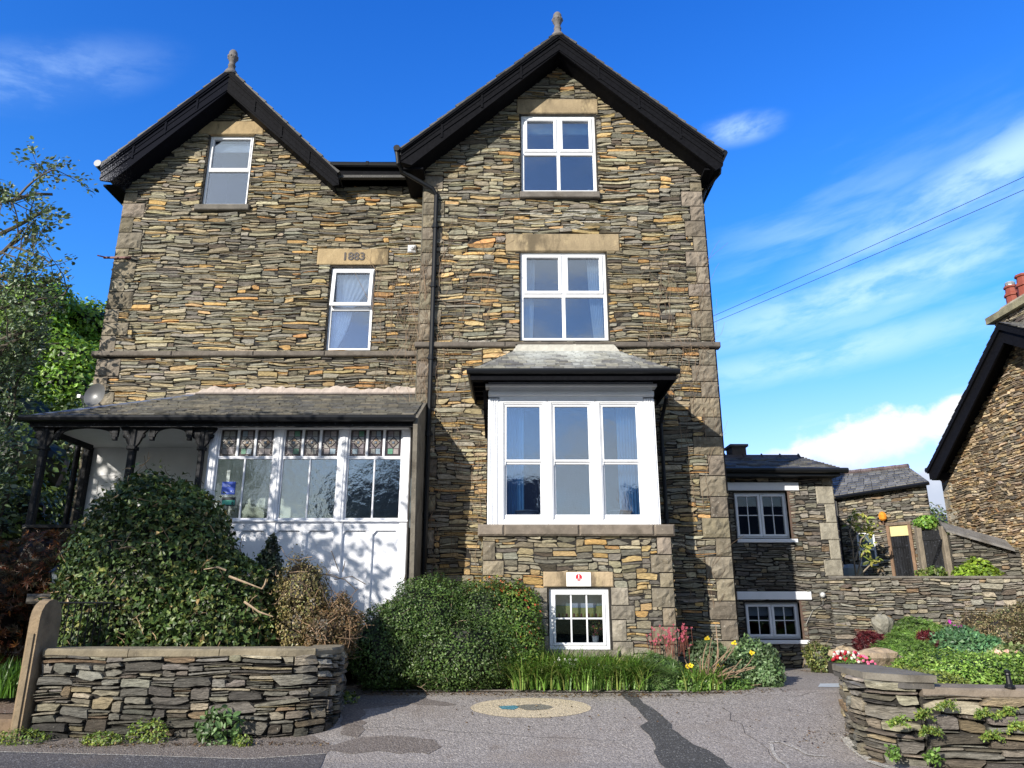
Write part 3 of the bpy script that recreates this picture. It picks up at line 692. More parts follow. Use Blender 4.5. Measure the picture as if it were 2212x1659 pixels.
mb=MB(); mb.box(w_rt[0]+.1,w_rt[1]-.1,YR+.20,YR+.23,w_rt[3]-.36,w_rt[3]-.06,(.35,.55,.6)); mb.build('blind','cloth',wt)
mb=MB()  # blind valance fringe
wm,_b=win(w_rm,YR,'cross',dep=.05)
for s in (-1,1):
    a,b=(w_rm[0]+.07,w_rm[0]+.30) if s<0 else (w_rm[1]-.36,w_rm[1]-.07)
    curtain(wm,a,b,w_rm[2]+.05,w_rm[3]-.05,YR+.24,rng,(1.1,1.15,1.15),(a,b-.06) if s<0 else (a+.10,b))
wl1,_b=win(w_lt,YL,'sash',t=.05); mb=MB(); mb.box(w_lt[0]+.04,w_lt[1]-.04,YL+.20,YL+.23,w_lt[3]-.32,w_lt[3]-.1,(1.4,1.4,1.4)); mb.build('roller_blind','cloth',wl1); wl1['label']='sash window reflecting the sky with a white roller blind'
wl2,_b=win(w_lm,YL,'tilt',t=.06); wl2['label']='window with its top vent tilted open over a white net curtain'
curtain(wl2,w_lm[0]+.06,w_lm[1]-.02,(w_lm[2]+w_lm[3])/2-.02,w_lm[3]-.06,YL+.20,rng,(1.3,1.3,1.3),(w_lm[0]+.10,w_lm[0]+.42),name='net_curtain')
curtain(wl2,w_lm[0]+.05,w_lm[0]+.46,w_lm[2]+.05,(w_lm[2]+w_lm[3])/2-.02,YL+.20,rng,(1.3,1.3,1.3),(w_lm[0]+.05,w_lm[0]+.16),name='net_curtain')
# ---- bay window
bx0,bx1=-.41,2.46; zsl0,zsl1=Z(1157.8,YB-.1),Z(1133.3,YB-.06); bz0=.2
bw=MB(); r=rect(1184,1270.2,1316,1403.7,YB+.0); w_b=wbox((1184,1270.2),(1313,1270.2),(1188.5,1403.7),(1320.4,1403.7),YB)
bL,bR=-.478,2.60; yb=YB-.04
mq=MB(); hb=quoins(mq,bL,1,bz0,zsl0,yb,rng,.36,.22,.27); mq.build('quoins','quoin',house); mq=MB(); hb+=quoins(mq,bR,-1,bz0,zsl0,yb,rng,.38,.22,.27); mq.build('quoins','quoin',house); mq=MB()
lt_b=rect(1173.5,1235,1325,1268,yb)
for (a,c,b_,d) in ((1320,1269,1357,1307),(1320,1308,1371,1338),(1322,1339,1353,1385),(1324,1386,1368,1418),(1154,1269,1182,1300),(1160,1301,1183,1335),(1150,1336,1184,1372),(1163,1373,1186,1405)):
    q=rect(a,c,b_,d,yb); mq.rock(q[0]+.004,q[1]-.004,yb-.025,yb+.15,q[2]+.004,q[3]-.004,np.array([.24,.215,.175])*rng.uniform(.8,1.3),rng,.03); hb.append(q)
mq.build('window_jamb','quoin',house)
holed(bw,bL,bR,-.2,topf((bL,zsl0),(bR,zsl0)),[w_b],yb)
rc=pack(bR-bL,zsl0,rng,.16,.50,.04,.13); rc[:,:2]+=bL; rc=trim(rc,[sx(w_b,.015),lt_b]+hb)
rc=rc[rc[:,2]>.2]; stones(bw,rc,flat((0,yb,0)),rng,PAL_HOUSE,wf(lambda u,z:.55+.35*lowf(u,z,2)),dmin=.01,dmax=.03,jit=.06,gain=1.12)
for xx,N in ((bL,(-1,0,0)),(bR,(1,0,0))):
    bw.quad((xx,yb,-.2),(xx,YR,-.2),(xx,YR,zsl0),(xx,yb,zsl0),col=DARK)
    rc=pack(YR-yb,zsl0,rng,.2,.5,.06,.15); stones(bw,rc,flat((xx,yb,0),(0,1,0),N),rng,PAL_HOUSE,wf(lambda u,z:.6+0*u),dmax=.02)
bw.build('bay_base_wall','stone',house)
block('lintel',lt_b,yb,.03,(.40,.31,.20))
q=rect(1170.5,1405,1337,1420,yb-.05); block('window_sill',q,yb,.10,(.2,.18,.15))
wb,_b=win(w_b,yb,'grid',dep=.05,gl='darkglass',t=.06); wb['label']='low kitchen window of six small panes'
mb=MB(); mb.box(_b[0]-.02,_b[1]+.02,yb+.30,yb+.33,_b[3]-.20,_b[3]+.02,(.6,.75,.7)); mb.box(_b[0]-.02,_b[1]+.02,yb+.295,yb+.305,_b[3]-.34,_b[3]-.17,(1.1,1.0,.35))
mb.box(_b[0]+.25,_b[1]-.08,yb+.29,yb+.3,_b[3]-.2,_b[3]-.13,(1.4,1.4,1.5))
for k in range(16): mb.box(_b[0]+.06*k,_b[0]+.06*k+.025,yb+.288,yb+.294,_b[3]-.34,_b[3]-.29,(.5,.12,.12) if k%2 else (.8,.6,.1))
mb.build('valance','cloth',wb)
# sill slab under the bay
mb=MB(); sxs=[-.56,-.13,1.1,2.32,2.66]
for a,b in zip(sxs[:-1],sxs[1:]): mb.bbox(a+.002,b-.002,YB-.14,YR,zsl0,zsl1,np.array([.19,.16,.13])*rng.uniform(.85,1.15),.03)
mb.build('bay_sill','dressed',house)
bay=MB()
zt=Z(858,YB); zcn=Z(856,YB-.08); ze=5.36
# corner pilasters with reeded faces, mullions, frieze and cornice
for a,b in ((bx0,bx0+.19),(bx1-.19,bx1)):
    bay.box(a,b,YB,YB+.14,zsl1,zt)
    for k in range(4): xx=a+.02+k*.04; bay.bbox(xx,xx+.026,YB-.018,YB,zsl1,zt-.02,b=.006)
bay.box(bx0,bx1,YB+.0,YB+.14,zt-.03,zt+.02)
bay.bbox(bx0-.0,bx1+.0,YB-.05,YB+.14,zt+.02,zt+.10,b=.012); bay.box(bx0+.02,bx1-.02,YB-.02,YB+.14,zt+.10,5.19)
bay.bbox(bx0-.05,bx1+.05,YB-.09,YB+.14,5.19,5.24,b=.01); bay.box(bx0,bx1,YB-.01,YB+.14,5.24,5.29)
for xs_ in (bx0,bx1-.05):   # returns to the wall
    bay.box(xs_,xs_+.05,YB+.14,YR,zt,5.28); bay.box(xs_,xs_+.05,YB+.14,YR,zsl1,zsl1+.3); bay.box(xs_,xs_+.05,YB+.14,YB+.3,zsl1+.3,zt); bay.box(xs_,xs_+.05,YR-.2,YR,zsl1+.3,zt)
    bay.box(xs_,xs_+.05,YB+.66,YB+.72,zsl1+.3,zt)
bayo=bay.build('bay_window','white',house); bayo['label']='white painted bay of three tall sash windows under a slated hipped roof'
pxs=[(1058,1197),(1187,1303),(1303,1420)]
step=(bx1-bx0-.38)/3
for k in range(3):
    a=bx0+.19+k*step; b=a+step; mb=MB()
    ring(mb,a+.002,b-.002,zsl1,zt-.03,YB-.005,YB+.10,.07); a+=.07;b-=.07
    ring(mb,a,b,zsl1+.07,zt-.10,YB+.012,YB+.10,.022); a+=.022;b-=.022
    zm=Z(993,YB); lo,hi=zsl1+.095,zt-.125
    ring(mb,a,b,zm-.03,hi,YB+.030,YB+.075,.038)           # upper sash
    ring(mb,a,b,lo,zm-.03,YB+.060,YB+.10,.038); mb.bbox(a,b,YB+.045,YB+.10,lo,lo+.08,b=.01)
    for s in (a,b-.02): mb.prism([(s,zm-.03),(s+.02,zm-.03),(s+.02,zm-.07),(s+.01,zm-.10),(s,zm-.07)],YB+.03,YB+.06,'y')
    o=mb.build('sash_window','white',bayo)
    mb=MB(); mb.box(a+.02,b-.02,YB+.062,YB+.066,zm,hi-.02); mb.box(a+.02,b-.02,YB+.085,YB+.089,lo+.06,zm-.05)
    mb.box((a+b)/2-.04,(a+b)/2+.04,YB+.055,YB+.065,zm+.0,zm+.012,(1,1,1)); mb.build('sash_panes','glassbay',bayo)
mb=MB(); 
for xx in (bx0+.12,bx1-.12): mb.quad((xx,YB+.2,zsl1),(xx,YR,zsl1),(xx,YR,zt),(xx,YB+.2,zt))
mb.quad((bx0+.0,YR+.9,zsl1-.3),(bx1,YR+.9,zsl1-.3),(bx1,YR+.9,5.1),(bx0,YR+.9,5.1)); mb.quad((bx0,YB+.2,5.05),(bx1,YB+.2,5.05),(bx1,YR+.9,5.05),(bx0,YR+.9,5.05)); mb.quad((bx0,YB+.15,zsl1-.01),(bx1,YB+.15,zsl1-.01),(bx1,YR+.9,zsl1-.01),(bx0,YR+.9,zsl1-.01),col=(2,2,2))
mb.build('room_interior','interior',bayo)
BLUE=(.35,.72,1.0)
curtain(bayo,bx0+.27,bx0+.62,zsl1,zt,YB+.34,rng,BLUE); curtain(bayo,bx1-.62,bx1-.27,zsl1,zt,YB+.34,rng,BLUE)
# bay roof
brf=MB(); E0,E1=-.70,2.76; T0,T1,ZT_=.13,1.93,6.30; run=YR-11.86; L=math.hypot(run,ZT_-ze); D=(0,run/L,(ZT_-ze)/L)
def btop(f,u,c,r_):
    k=np.clip((f-.15)*1.5+.3*math.sin(u*7.3)+r_.normal(0,.14),0,1)*(math.exp(-((u-1.75)/1.15)**2))
    return c*(1-k)+np.array([.50,.52,.50])*k
slates(brf,(E0,11.86,ze),(1,0,0),D,L,lambda t:(T0-E0)*t/L,lambda t:(T1-E0)+(E1-T1)*(1-t/L),rng,.135,(.13,.24),gain=1.5,th=.008,topcol=btop)
for (e,t_) in ((E0,T0),(E1,T1)):
    L2=math.hypot(t_-e,ZT_-ze); D2=((t_-e)/L2,0,(ZT_-ze)/L2); slates(brf,(e,11.86,ze),(0,1,0),D2,L2,lambda t:run*t/L2,lambda t:run,rng,.135,(.13,.24),gain=1.4,th=.008)
bro=brf.build('bay_roof','slate',house)
mb=MB(); mb.box(T0-.06,T1+.06,YR-.10,YR-.01,ZT_-.05,ZT_+.07,(.75,.75,.74)); mb.prism([(T0-.16,ZT_-.16),(T0-.02,ZT_+.03),(T1+.02,ZT_+.03),(T1+.16,ZT_-.16),(T1+.02,ZT_-.10),(T0-.02,ZT_-.10)],YR-.19,YR-.10,'y',(.8,.8,.8)); mb.build('roof_flashing','lime',bro)
mb=MB(); mb.tube([(E0-.01,YR-.05,ze-.03),(E0-.01,11.84,ze-.03)],.05,8); mb.tube([(E1+.01,YR-.05,ze-.03),(E1+.01,11.84,ze-.03)],.05,8); mb.tube([(E0-.06,11.83,ze-.03),(E1+.06,11.83,ze-.03)],.052,8)
mb.build('gutter','blackplain',bro)
mb=MB(); mb.box(E0,E1,11.91,YR,5.29,5.31); mb.box(E0,E1,11.87,11.91,5.19,ze-.02); mb.box(E0-.0,E0+.03,11.91,YR,5.19,ze-.03); mb.box(E1-.03,E1+.0,11.91,YR,5.19,ze-.03)
for k in range(5): mb.box(E0+.03,bx0-.06,12.1+k*.3,12.14+k*.3,5.23,5.29)
mb.prism([(YR-.02,4.5),(YR-.02,4.58),(12.35,5.12),(12.25,5.12)],-.50,-.44,'x')
mb.build('eaves_soffit','black',bro)
# ---------------------------------------------------------------- porch and veranda (parts of the house)
PX0,PX1=-8.25,-1.68; pz=4.645; pt=5.59; PL=math.hypot(2.0,pt-pz); PD=(0,2.0/PL,(pt-pz)/PL)
pr_=MB()
slates(pr_,(PX0,YE,pz),(1,0,0),PD,PL,lambda t:2.0*t/PL,lambda t:PX1-PX0,rng,.145,(.16,.30),pal=((.15,.145,.13),(.19,.18,.15),(.12,.12,.12),(.22,.20,.16)),gain=.72,th=.014)
L2=math.hypot(2.0,pt-pz); slates(pr_,(PX0,YE,pz),(0,1,0),(2.0/L2,0,(pt-pz)/L2),L2,lambda t:2.0*t/L2,lambda t:2.0,rng,.145,(.16,.30),th=.010)
pro=pr_.build('porch_roof','slate',house); pro['label']='lean-to slate roof over the porch with a blue-grey lead hip'
mb=MB()
for k in range(12):
    a=k/12;b=(k+1)/12; P=lambda f,o:(PX0+2*f+o[0],YE+2*f+o[1],pz+(pt-pz)*f+o[2])
    mb.add([P(a,(-.09,.0,.0)),P(a,(0,0,.035)),P(a,(.09,0,.012)),P(b,(-.09,0,0)),P(b,(0,0,.035)),P(b,(.09,0,.012))],[[(0,3,4,1),(1,4,5,2)]])
mb.build('lead_hip','lead',pro)
mb=MB(); x=-6.5
xs__=np.linspace(-6.5,-1.84,60); hs__=pt+.02+.10*np.clip((xs__+6.5)/.5,0,1)+.03*np.sin(xs__*5)+rng.uniform(-.02,.035,60)
for a,b,h0,h1 in zip(xs__[:-1],xs__[1:],hs__[:-1],hs__[1:]):
    mb.quad((a,YL-.11,pt-.02),(b,YL-.11,pt-.02),(b,YL-.05,h1),(a,YL-.05,h0)); mb.quad((a,YL-.05,h0),(b,YL-.05,h1),(b,YL,h1),(a,YL,h0))
mb.bbox(-6.3,-1.84,YL-.12,YL,pt-.02,pt+.02,(.5,.5,.52),.01); mb.build('mortar_fillet','pinkmortar',pro)
mb=MB(); mb.tube([(PX0-.12,YE-.03,pz-.03),(PX1+.03,YE-.03,pz-.03)],.06,8); mb.tube([(PX0-.06,YE-.03,pz-.03),(PX0-.06,YL,pz-.03)],.06,8); mb.build('gutter','blackplain',pro)
mb=MB(); zf=Z(919.6,YE+.08); mb.box(PX0,PX1,YE+.03,YE+.07,zf+.06,pz-.02); mb.box(PX0,PX1,YE+.08,YE+.14,zf-.02,zf+.06); mb.box(PX0,PX0+.04,YE+.07,YL,zf,pz-.02); mb.box(PX0+.04,PX1,YE+.14,YP+.1,zf+.02,zf+.05)
mb.build('fascia','blackwood',pro)
# end parapet on the right
mb=MB(); mb.prism([(YE+.02,zf),(YP-.02,1.0),(YR,1.0),(YR,pt-.35),(YE+.05,pz)],PX1-.005,PX1+.07,'x',(.16,.145,.12)); mb.build('porch_end_wall','dressed',house)
# white glazed front
ptop=Z(920,YP); zl1,zl0=Z(930,YP),Z(988.5,YP); zp1,zp0=Z(993,YP),Z(1122,YP); zr0=Z(1135,YP); fl=.95
cx=[-5.18,-4.05,-2.92,-1.83]
mb=MB()
for i,c in enumerate(cx):
    hw=.075 if i<3 else .07
    mb.bbox(c-hw,c+hw,YP-.03,YP+.10,fl,ptop,b=.012)
    if i<3: mb.bbox(c-hw+.045,c+hw-.045,YP-.042,YP-.03,zr0+.05,ptop-.05,b=.005)
mb.bbox(cx[0]+.075,cx[3]-.07,YP,YP+.1,zp0-.10,zp0-.0,b=.01)   # window board
mb.bbox(cx[0]-.1,cx[3]+.08,YP-.06,YP-.0301,zp0-.045,zp0-.015,b=.006)
mb.box(cx[0],cx[3],YP+.03,YP+.06,fl,zr0+.02)                  # panel backing
for i in range(3):
    a,b=cx[i]+.075,cx[i+1]-(.075 if i<2 else .07)
    mb.bbox(a,b,YP-.01,YP+.03,zr0-.09,zr0+.02,b=.008); mb.bbox(a,b,YP-.01,YP+.03,fl,fl+.12,b=.008)
    m_=(a+b)/2; mb.bbox(m_-.04,m_+.04,YP-.012,YP+.03,fl+.12,zr0-.09,b=.01)
    for s0,s1 in ((a,m_-.04),(m_+.04,b)):                      # chamfer brackets at the panel heads
        for (xa,sg) in ((s0,1),(s1,-1)): mb.prism([(xa,zr0-.09),(xa+.05*sg,zr0-.09),(xa,zr0-.15)],YP-.01,YP+.03,'y')
pp=mb.build('porch_front','oldwhite',house); pp['label']='white panelled porch front with three glazed bays'
def leaded(x0,x1,z0,z1,y,parent):
    mb=MB(); cs=[(.27,.235,.235),(.25,.25,.24),(.19,.165,.18),(.29,.275,.25),(.09,.23,.15),(.20,.26,.31),(.22,.205,.195)]
    t=.014; mb.box(x0,x1,y,y+.01,z0,z1,(.03,.02,.022))
    a,b,c,d=x0+.035,x1-.035,z0+.03,z1-.03; xm=(a+b)/2; q=(d-c)/4; ln=.006
    def cell(u0,u1,v0,v1): mb.box(u0+ln,u1-ln,y-.004,y-.001,v0+ln,v1-ln,np.array(cs[rng.choice(len(cs),p=[.25,.22,.16,.12,.12,.08,.05])])*rng.uniform(.7,1.2))
    for (v0,v1) in ((c,c+q),(d-q,d)): cell(a,xm,v0,v1); cell(xm,b,v0,v1)
    zc=(c+d)/2; h=q; w2=(b-a)/2
    for sx_,sz_ in ((-1,-1),(1,-1),(-1,1),(1,1)):   # corner triangles
        col=np.array(cs[rng.integers(4)])*rng.uniform(.8,1.15)
        p=[(xm+sx_*w2*.96,y-.003,zc+sz_*h*.96),(xm+sx_*w2*.10,y-.003,zc+sz_*h*.96),(xm+sx_*w2*.96,y-.003,zc+sz_*h*.10)]
        mb.add(p,[[(0,1,2)]],col)
    s=.82; ang4=[(0,s),(s,0),(0,-s),(-s,0)]
    for k in range(4):
        u0,v0=ang4[k];u1,v1=ang4[(k+1)%4]; m0=((u0+u1)/2,(v0+v1)/2); mp=ang4[k-1]; m1=((u0+mp[0])/2,(v0+mp[1])/2)
        col=np.array([.21,.18,.15] if rng.random()>.15 else [.28,.18,.10])*rng.uniform(.8,1.2)
        pts=[(u0*.93,v0*.93),(m0[0]*.93+u0*.05,m0[1]*.93+v0*.05),(u0*.12,v0*.12),(m1[0]*.93+u0*.05,m1[1]*.93+v0*.05)]
        mb.add([(xm+p[0]*w2,y-.004,zc+p[1]*h) for p in pts],[[(0,1,2,3)]],col)
    mb.lathe([(0,-.014),(.018,-.012),(.024,-.005),(.024,0)],(xm,y-.002,zc),10,(.10,.14,.20),'y')
    return mb.build('leaded_light','leadglass',parent)
M['leadglass']=mat('leaded_glass',rough=.18,var=.25,vs=30,bump=.004,bs=40,spec=.5)
for i in range(3):
    a,b=cx[i]+.075,cx[i+1]-(.075 if i<2 else .07); mb=MB()
    ring(mb,a,b,zl0-.0,ptop-.02,YP+.005,YP+.07,.03); ring(mb,a,b,zp0,zl0-.0,YP+.005,YP+.07,.025)
    L_=(b-a-.06)/3
    for k in (1,2): xx=a+.03+L_*k; mb.bbox(xx-.022,xx+.022,YP+.0,YP+.06,zl0+.03,ptop-.05,b=.008)
    m_=(a+b)/2; mb.bbox(m_-.014,m_+.014,YP+.01,YP+.06,zp0+.025,zl0-.025,b=.005)
    wo_=mb.build('porch_window','oldwhite',house)
    for k in range(3): leaded(a+.03+L_*k+(.022 if k else 0)+.004,a+.03+L_*(k+1)-(.022 if k<2 else 0)-.004,zl0+.034,ptop-.055,YP+.03,wo_)
    mb=MB(); mb.box(a+.02,b-.02,YP+.035,YP+.040,zp0+.02,zl0-.02); mb.build('pane','oldglass',wo_)
# right return (glazed, white)
mb=MB()
for y0,y1 in ((YP+.10,YP+.16),(YP+.50,YP+.56),(YR-.08,YR)): mb.bbox(cx[3]+.0,cx[3]+.07,y0,y1,fl,ptop,b=.005)
mb.box(cx[3]+.02,cx[3]+.05,YP+.1,YR,fl,zr0); mb.build('porch_return','oldwhite',house)
# left return and floor, ceiling
mb=MB(); mb.box(cx[0]-.03,cx[0]+.03,YP+.10,YL,fl,zr0+.02); mb.box(cx[0]-.03,cx[0]+.03,YP+.10,YP+.2,zr0+.02,ptop); mb.box(cx[0]-.03,cx[0]+.03,13.4,13.5,zr0+.02,ptop); mb.box(cx[0]-.03,cx[0]+.03,YP+.2,YL,zl1,ptop)
mb.build('porch_return','oldwhite',house)
mb=MB(); mb.box(PX0+.1,PX1,YP-.2,YL,fl-.15,fl,(.25,.22,.2)); mb.build('porch_floor','plain',house)
mb=MB(); mb.box(PX0+.1,PX1-.1,YE+.2,YL-.02,4.50,4.53); mb.build('porch_ceiling','render',house)
# painted ground-floor wall behind the veranda, with door and fanlight
mb=MB(); mb.box(-8.18,cx[0]-.03,YL-.06,YL-.001,fl,4.52); mb.box(-8.18,cx[0]-.03,YL-.075,YL-.06,3.95,3.97); o=mb.build('painted_wall','render',house)
mb=MB(); mb.box(cx[0]+.03,-1.86,YL-.06,YL-.001,fl,4.52); mb.box(-3.95,-3.88,YL-.12,YL-.06,fl,4.5,(.9,.9,.9)); mb.box(-2.75,-2.0,YL-.12,YL-.06,fl,3.1,(.10,.09,.09)); mb.box(-2.15,-2.02,YL-.15,YL-.12,fl,3.9,(.5,.25,.15)); mb.build('painted_wall','inner_green',house)
mb=MB(); dxc=-6.15; mb.bbox(dxc-.5,dxc+.5,YL-.12,YL-.06,fl,3.0,(.75,.8,.78),.01)
for k in range(9):
    t0=math.pi*k/9;t1=math.pi*(k+1)/9; mb.quad((dxc,YL-.11,3.02),(dxc+.48*math.cos(t0),YL-.11,3.02+.42*math.sin(t0)),(dxc+.48*math.cos(t1),YL-.11,3.02+.42*math.sin(t1)),col=(.25,.34,.33))
do=mb.build('front_door','leadglass',house); do['label']='pale front door under a half-round fanlight'
# black timber veranda posts, rail and fretted valance
def vpost(x,y,z1,w_=.11):
    mb=MB(); mb.bbox(x-w_/2,x+w_/2,y-w_/2,y+w_/2,fl,z1,b=.02); mb.bbox(x-w_/2-.02,x+w_/2+.02,y-w_/2-.02,y+w_/2+.02,z1-.42,z1-.36,b=.01)
    for s in (-1,1):
        pts=[(x+s*w_/2,z1-.36),(x+s*(w_/2+.05),z1-.30),(x+s*(w_/2+.09),z1-.20),(x+s*(w_/2+.10),z1-.14),(x+s*(w_/2+.17),z1-.06),(x+s*(w_/2+.19),z1),(x+s*w_/2,z1)]
        mb.prism(pts if s<0 else pts[::-1],y-.03,y+.03,'y'); mb.blob((x+s*(w_/2+.10),y,z1-.17),(.045,.035,.045),seg=8,rings=6)
    return mb.build('veranda_post','blackwood',house)
vt=zf+.02
for x in (-8.02,-6.50): vpost(x,YE+.2,vt)
vpost(-5.33,YE+.24,vt,.09)
mb=MB(); mb.bbox(-8.28,-8.16,YL-.20,YL-.06,fl,4.5,b=.02); mb.bbox(-8.40,-8.33,YL-.3,YL-.2,fl,4.5,b=.02); mb.build('veranda_post','blackwood',house)
mb=MB()
def arch(a,b,y,zt_,rise):
    n=14
    for k in range(n):
        u0,u1=k/n,(k+1)/n; f=lambda u:zt_-.16+rise*math.sqrt(max(0,1-(2*u-1)**2))
        mb.prism([(a+(b-a)*u0,f(u0)),(a+(b-a)*u1,f(u1)),(a+(b-a)*u1,zt_+.03),(a+(b-a)*u0,zt_+.03)],y-.02,y+.02,'y')
yv=YE+.2
arch(-7.78,-6.88,yv,vt,.12); arch(-6.14,-5.60,yv,vt,.12); mb.box(-8.2,PX1-3.5,yv-.03,yv+.03,vt+.0301,vt+.06)
for xx in (-6.83,-6.19,-5.55,-7.83): mb.box(xx-.05,xx+.05,yv-.03,yv+.03,vt-.19,vt+.03); mb.bbox(xx-.035,xx+.035,yv-.035,yv+.035,vt-.25,vt-.19,b=.01)
for y0,y1 in ((YE+.3,YL-.3),): mb.box(-8.10,-8.04,y0,y1,vt-.12,vt+.05)
mb.build('valance','blackwood',house)
mb=MB(); zr=Z(1134,YE+.2,130); mb.bbox(-8.1,-5.3,YE+.12,YE+.28,zr-.06,zr,b=.01); mb.box(-8.05,-5.3,YE+.17,YE+.23,.3,zr-.06,(.4,.4,.4)); mb.box(-8.14,-8.06,YE+.2,YL-.1,zr-.06,zr); mb.box(-8.12,-8.08,YE+.2,YL-.1,.3,zr-.06,(.4,.4,.4)); mb.build('veranda_rail','blackwood',house)
# rusty tie bar end on the corner
mb=MB(); zb=Z(559,YL); mb.box(-8.62,-8.05,YL-.07,YL-.04,zb-.02,zb+.02,(.12,.03,.025)); mb.tube([(-8.72,YL-.12,zb+.02),(-8.55,YL-.055,zb)],.014,6,(.14,.03,.025)); mb.build('iron_bracket','plain',house)
# ---------------------------------------------------------------- small things fixed to or standing in the house
c=at(890,538,YL-.06); mb=MB(); mb.bbox(c.x-.085,c.x+.085,YL-.10,YL-.03,c.z-.085,c.z+.085,(.85,.85,.85),.02); mb.lathe([(0,-.05),(.03,-.05),(.045,-.03),(.06,0)],(c.x+.02,YL-.10,c.z),14,(.8,.8,.8),'y'); mb.lathe([(.012,-.062),(.02,-.05)],(c.x+.02,YL-.10,c.z),8,(.4,.4,.4),'y')
tag(mb.build('alarm_siren','white',None,(c.x,YL-.03,c.z)),'small square white alarm box beside the right end of the 1883 lintel','alarm box')
c=at(204,859,13.5); mb=MB(); rr=.235
V=[];F=[]
for i in range(6):
    for k in range(20):
        t=2*math.pi*k/20; r_=rr*i/5; V.append((c.x+r_*math.cos(t),13.5+.12*(r_/rr)**2*-1+.1-.30*r_*math.cos(t)+.12*r_*math.sin(t),c.z+.05+r_*math.sin(t)))
for i in range(5):
    for k in range(20): F.append((i*20+k,i*20+(k+1)%20,(i+1)*20+(k+1)%20,(i+1)*20+k))
mb.add(V,[F],(.42,.42,.43)); dish=thing('satellite_dish','round grey satellite dish at the left corner above the veranda roof','satellite dish',(c.x,13.5,c.z))
mb.build('reflector','metal',dish,smooth=True)
mb=MB(); mb.tube([(c.x,13.45,c.z-.2),(c.x+.02,13.2,c.z-.25),(c.x+.03,13.02,c.z-.13)],.012,6); mb.box(c.x-.0,c.x+.06,12.95,13.06,c.z-.15,c.z-.09); mb.tube([(c.x,13.62,c.z-.05),(c.x+.1,13.9,c.z-.2),(c.x+.15,14.2,c.z-.2)],.018,6); mb.build('receiver_arm','metal',dish)
# sign over the kitchen window
ys=yb-.036; q=rect(1223.6,1236.6,1276.4,1266.6,ys); sg=thing('notice_sign','white notice with a red number one roundel on the stone lintel of the low window','sign',(q[0],ys,q[2]))
mb=MB(); mb.bbox(q[0],q[1],ys-.008,ys,q[2],q[3],(.92,.92,.92),.003); mb.build('board','plain',sg)
xc=(q[0]+q[1])/2+.003; zz=q[2]+(q[3]-q[2])*.655; mb=MB(); mb.lathe([(0,-.002),(.052,-.002),(.052,0)],(xc,ys-.008,zz),28,(.50,.01,.03),'y'); mb.build('roundel','plain',sg)
mb=MB(); mb.text('1',.085,(xc-.001,ys-.0115,zz+.008),col=(.9,.9,.9),ext=.0008,bold=.002); mb.box(xc-.040,xc-.006,ys-.0125,ys-.0105,zz-.034,zz-.026,(.9,.8,.8)); mb.box(xc+.006,xc+.040,ys-.0125,ys-.0105,zz-.034,zz-.026,(.9,.8,.8))
tw=q[1]-q[0]
for k,t_ in enumerate(('WE WISH TO REMIND ALL GUESTS','THAT VEHICLES ARE PARKED AT',"OWNERS RISK")): mb.text(t_,.0235,(xc,ys-.010,q[2]+(.085-.029*k)*(q[3]-q[2])/.25+.008),col=(.12,.12,.13),ext=.0006)
mb.build('lettering','plain',sg)
# notices inside the porch panes
yn=YP+.028
q=rect(479,1040.5,508,1068,yn); s2=thing('blue_notice','square blue notice stuck inside the left porch pane','notice',(q[0],yn,q[2])); mb=MB(); mb.box(q[0],q[1],yn,yn+.003,q[2],q[3],(.03,.09,.50)); mb.build('sheet','plain',s2)
mb=MB(); w_=q[1]-q[0]; h_=q[3]-q[2]
mb.text('Welcome to',.022,(q[0]+.015,yn-.001,q[3]-h_*.2),col=(.6,.7,.95),ext=.0005,align='LEFT'); mb.text('a Great Place',.026,(q[0]+.015,yn-.001,q[3]-h_*.33),col=(.8,.88,1),ext=.0005,align='LEFT')
mb.text('9.2',.05,(q[1]-.045,yn-.001,q[2]+h_*.22),col=(.75,.85,1),ext=.0005); mb.box(q[0]+.015,q[0]+w_*.55,yn-.001,yn,q[2]+h_*.13,q[2]+h_*.15,(.6,.7,.95)); mb.box(q[0]+.015,q[0]+w_*.42,yn-.001,yn,q[2]+h_*.19,q[2]+h_*.21,(.6,.7,.95)); mb.build('lettering','plain',s2)
q=rect(479,1074,508,1092.5,yn); s3=thing('green_notice','small green and black rating notice below the blue one in the porch pane','notice',(q[0],yn,q[2])); mb=MB(); mb.box(q[0],q[1],yn,yn+.003,q[2],q[3],(.01,.02,.025)); mb.box(q[0]+.01,q[1]-.01,yn-.002,yn,q[2]+.02,q[3]-.05,(.10,.48,.36)); mb.build('sheet','plain',s3)
mb=MB(); zc=(q[2]+q[3])/2-.02; xc=(q[0]+q[1])/2; mb.text('FOOD HYGIENE RATING',.016,(xc,yn-.003,zc+.028),col=(.01,.05,.05),ext=.0004); mb.text('0 1 2 3 4',.026,(xc-.03,yn-.003,zc-.01),col=(.02,.12,.10),ext=.0004); mb.lathe([(0,-.002),(.022,-.002),(.022,0)],(q[1]-.04,yn-.002,zc-.01),14,(.01,.02,.03),'y'); mb.text('5',.028,(q[1]-.04,yn-.006,zc-.01),col=(.2,.6,.5),ext=.0004); mb.build('lettering','plain',s3)
yh=YP+.5; q=rect(672,1101,697,1124,yh); hs_=thing('hanging_plaque','grey plaque hanging on a cord inside the middle porch bay','plaque',((q[0]+q[1])/2,yh,q[2])); mb=MB(); mb.bbox(q[0]-.03,q[1]+.03,yh,yh+.015,q[2]-.02,q[3]-.03,(.38,.42,.47),.01); mb.build('plate','plain',hs_)
mb=MB(); xm=(q[0]+q[1])/2; mb.tube([(q[0],yh-.005,q[3]-.05),(xm,yh-.005,q[3]+.16),(q[1],yh-.005,q[3]-.05)],.004,4,(.02,.02,.02)); mb.build('cord','plain',hs_)
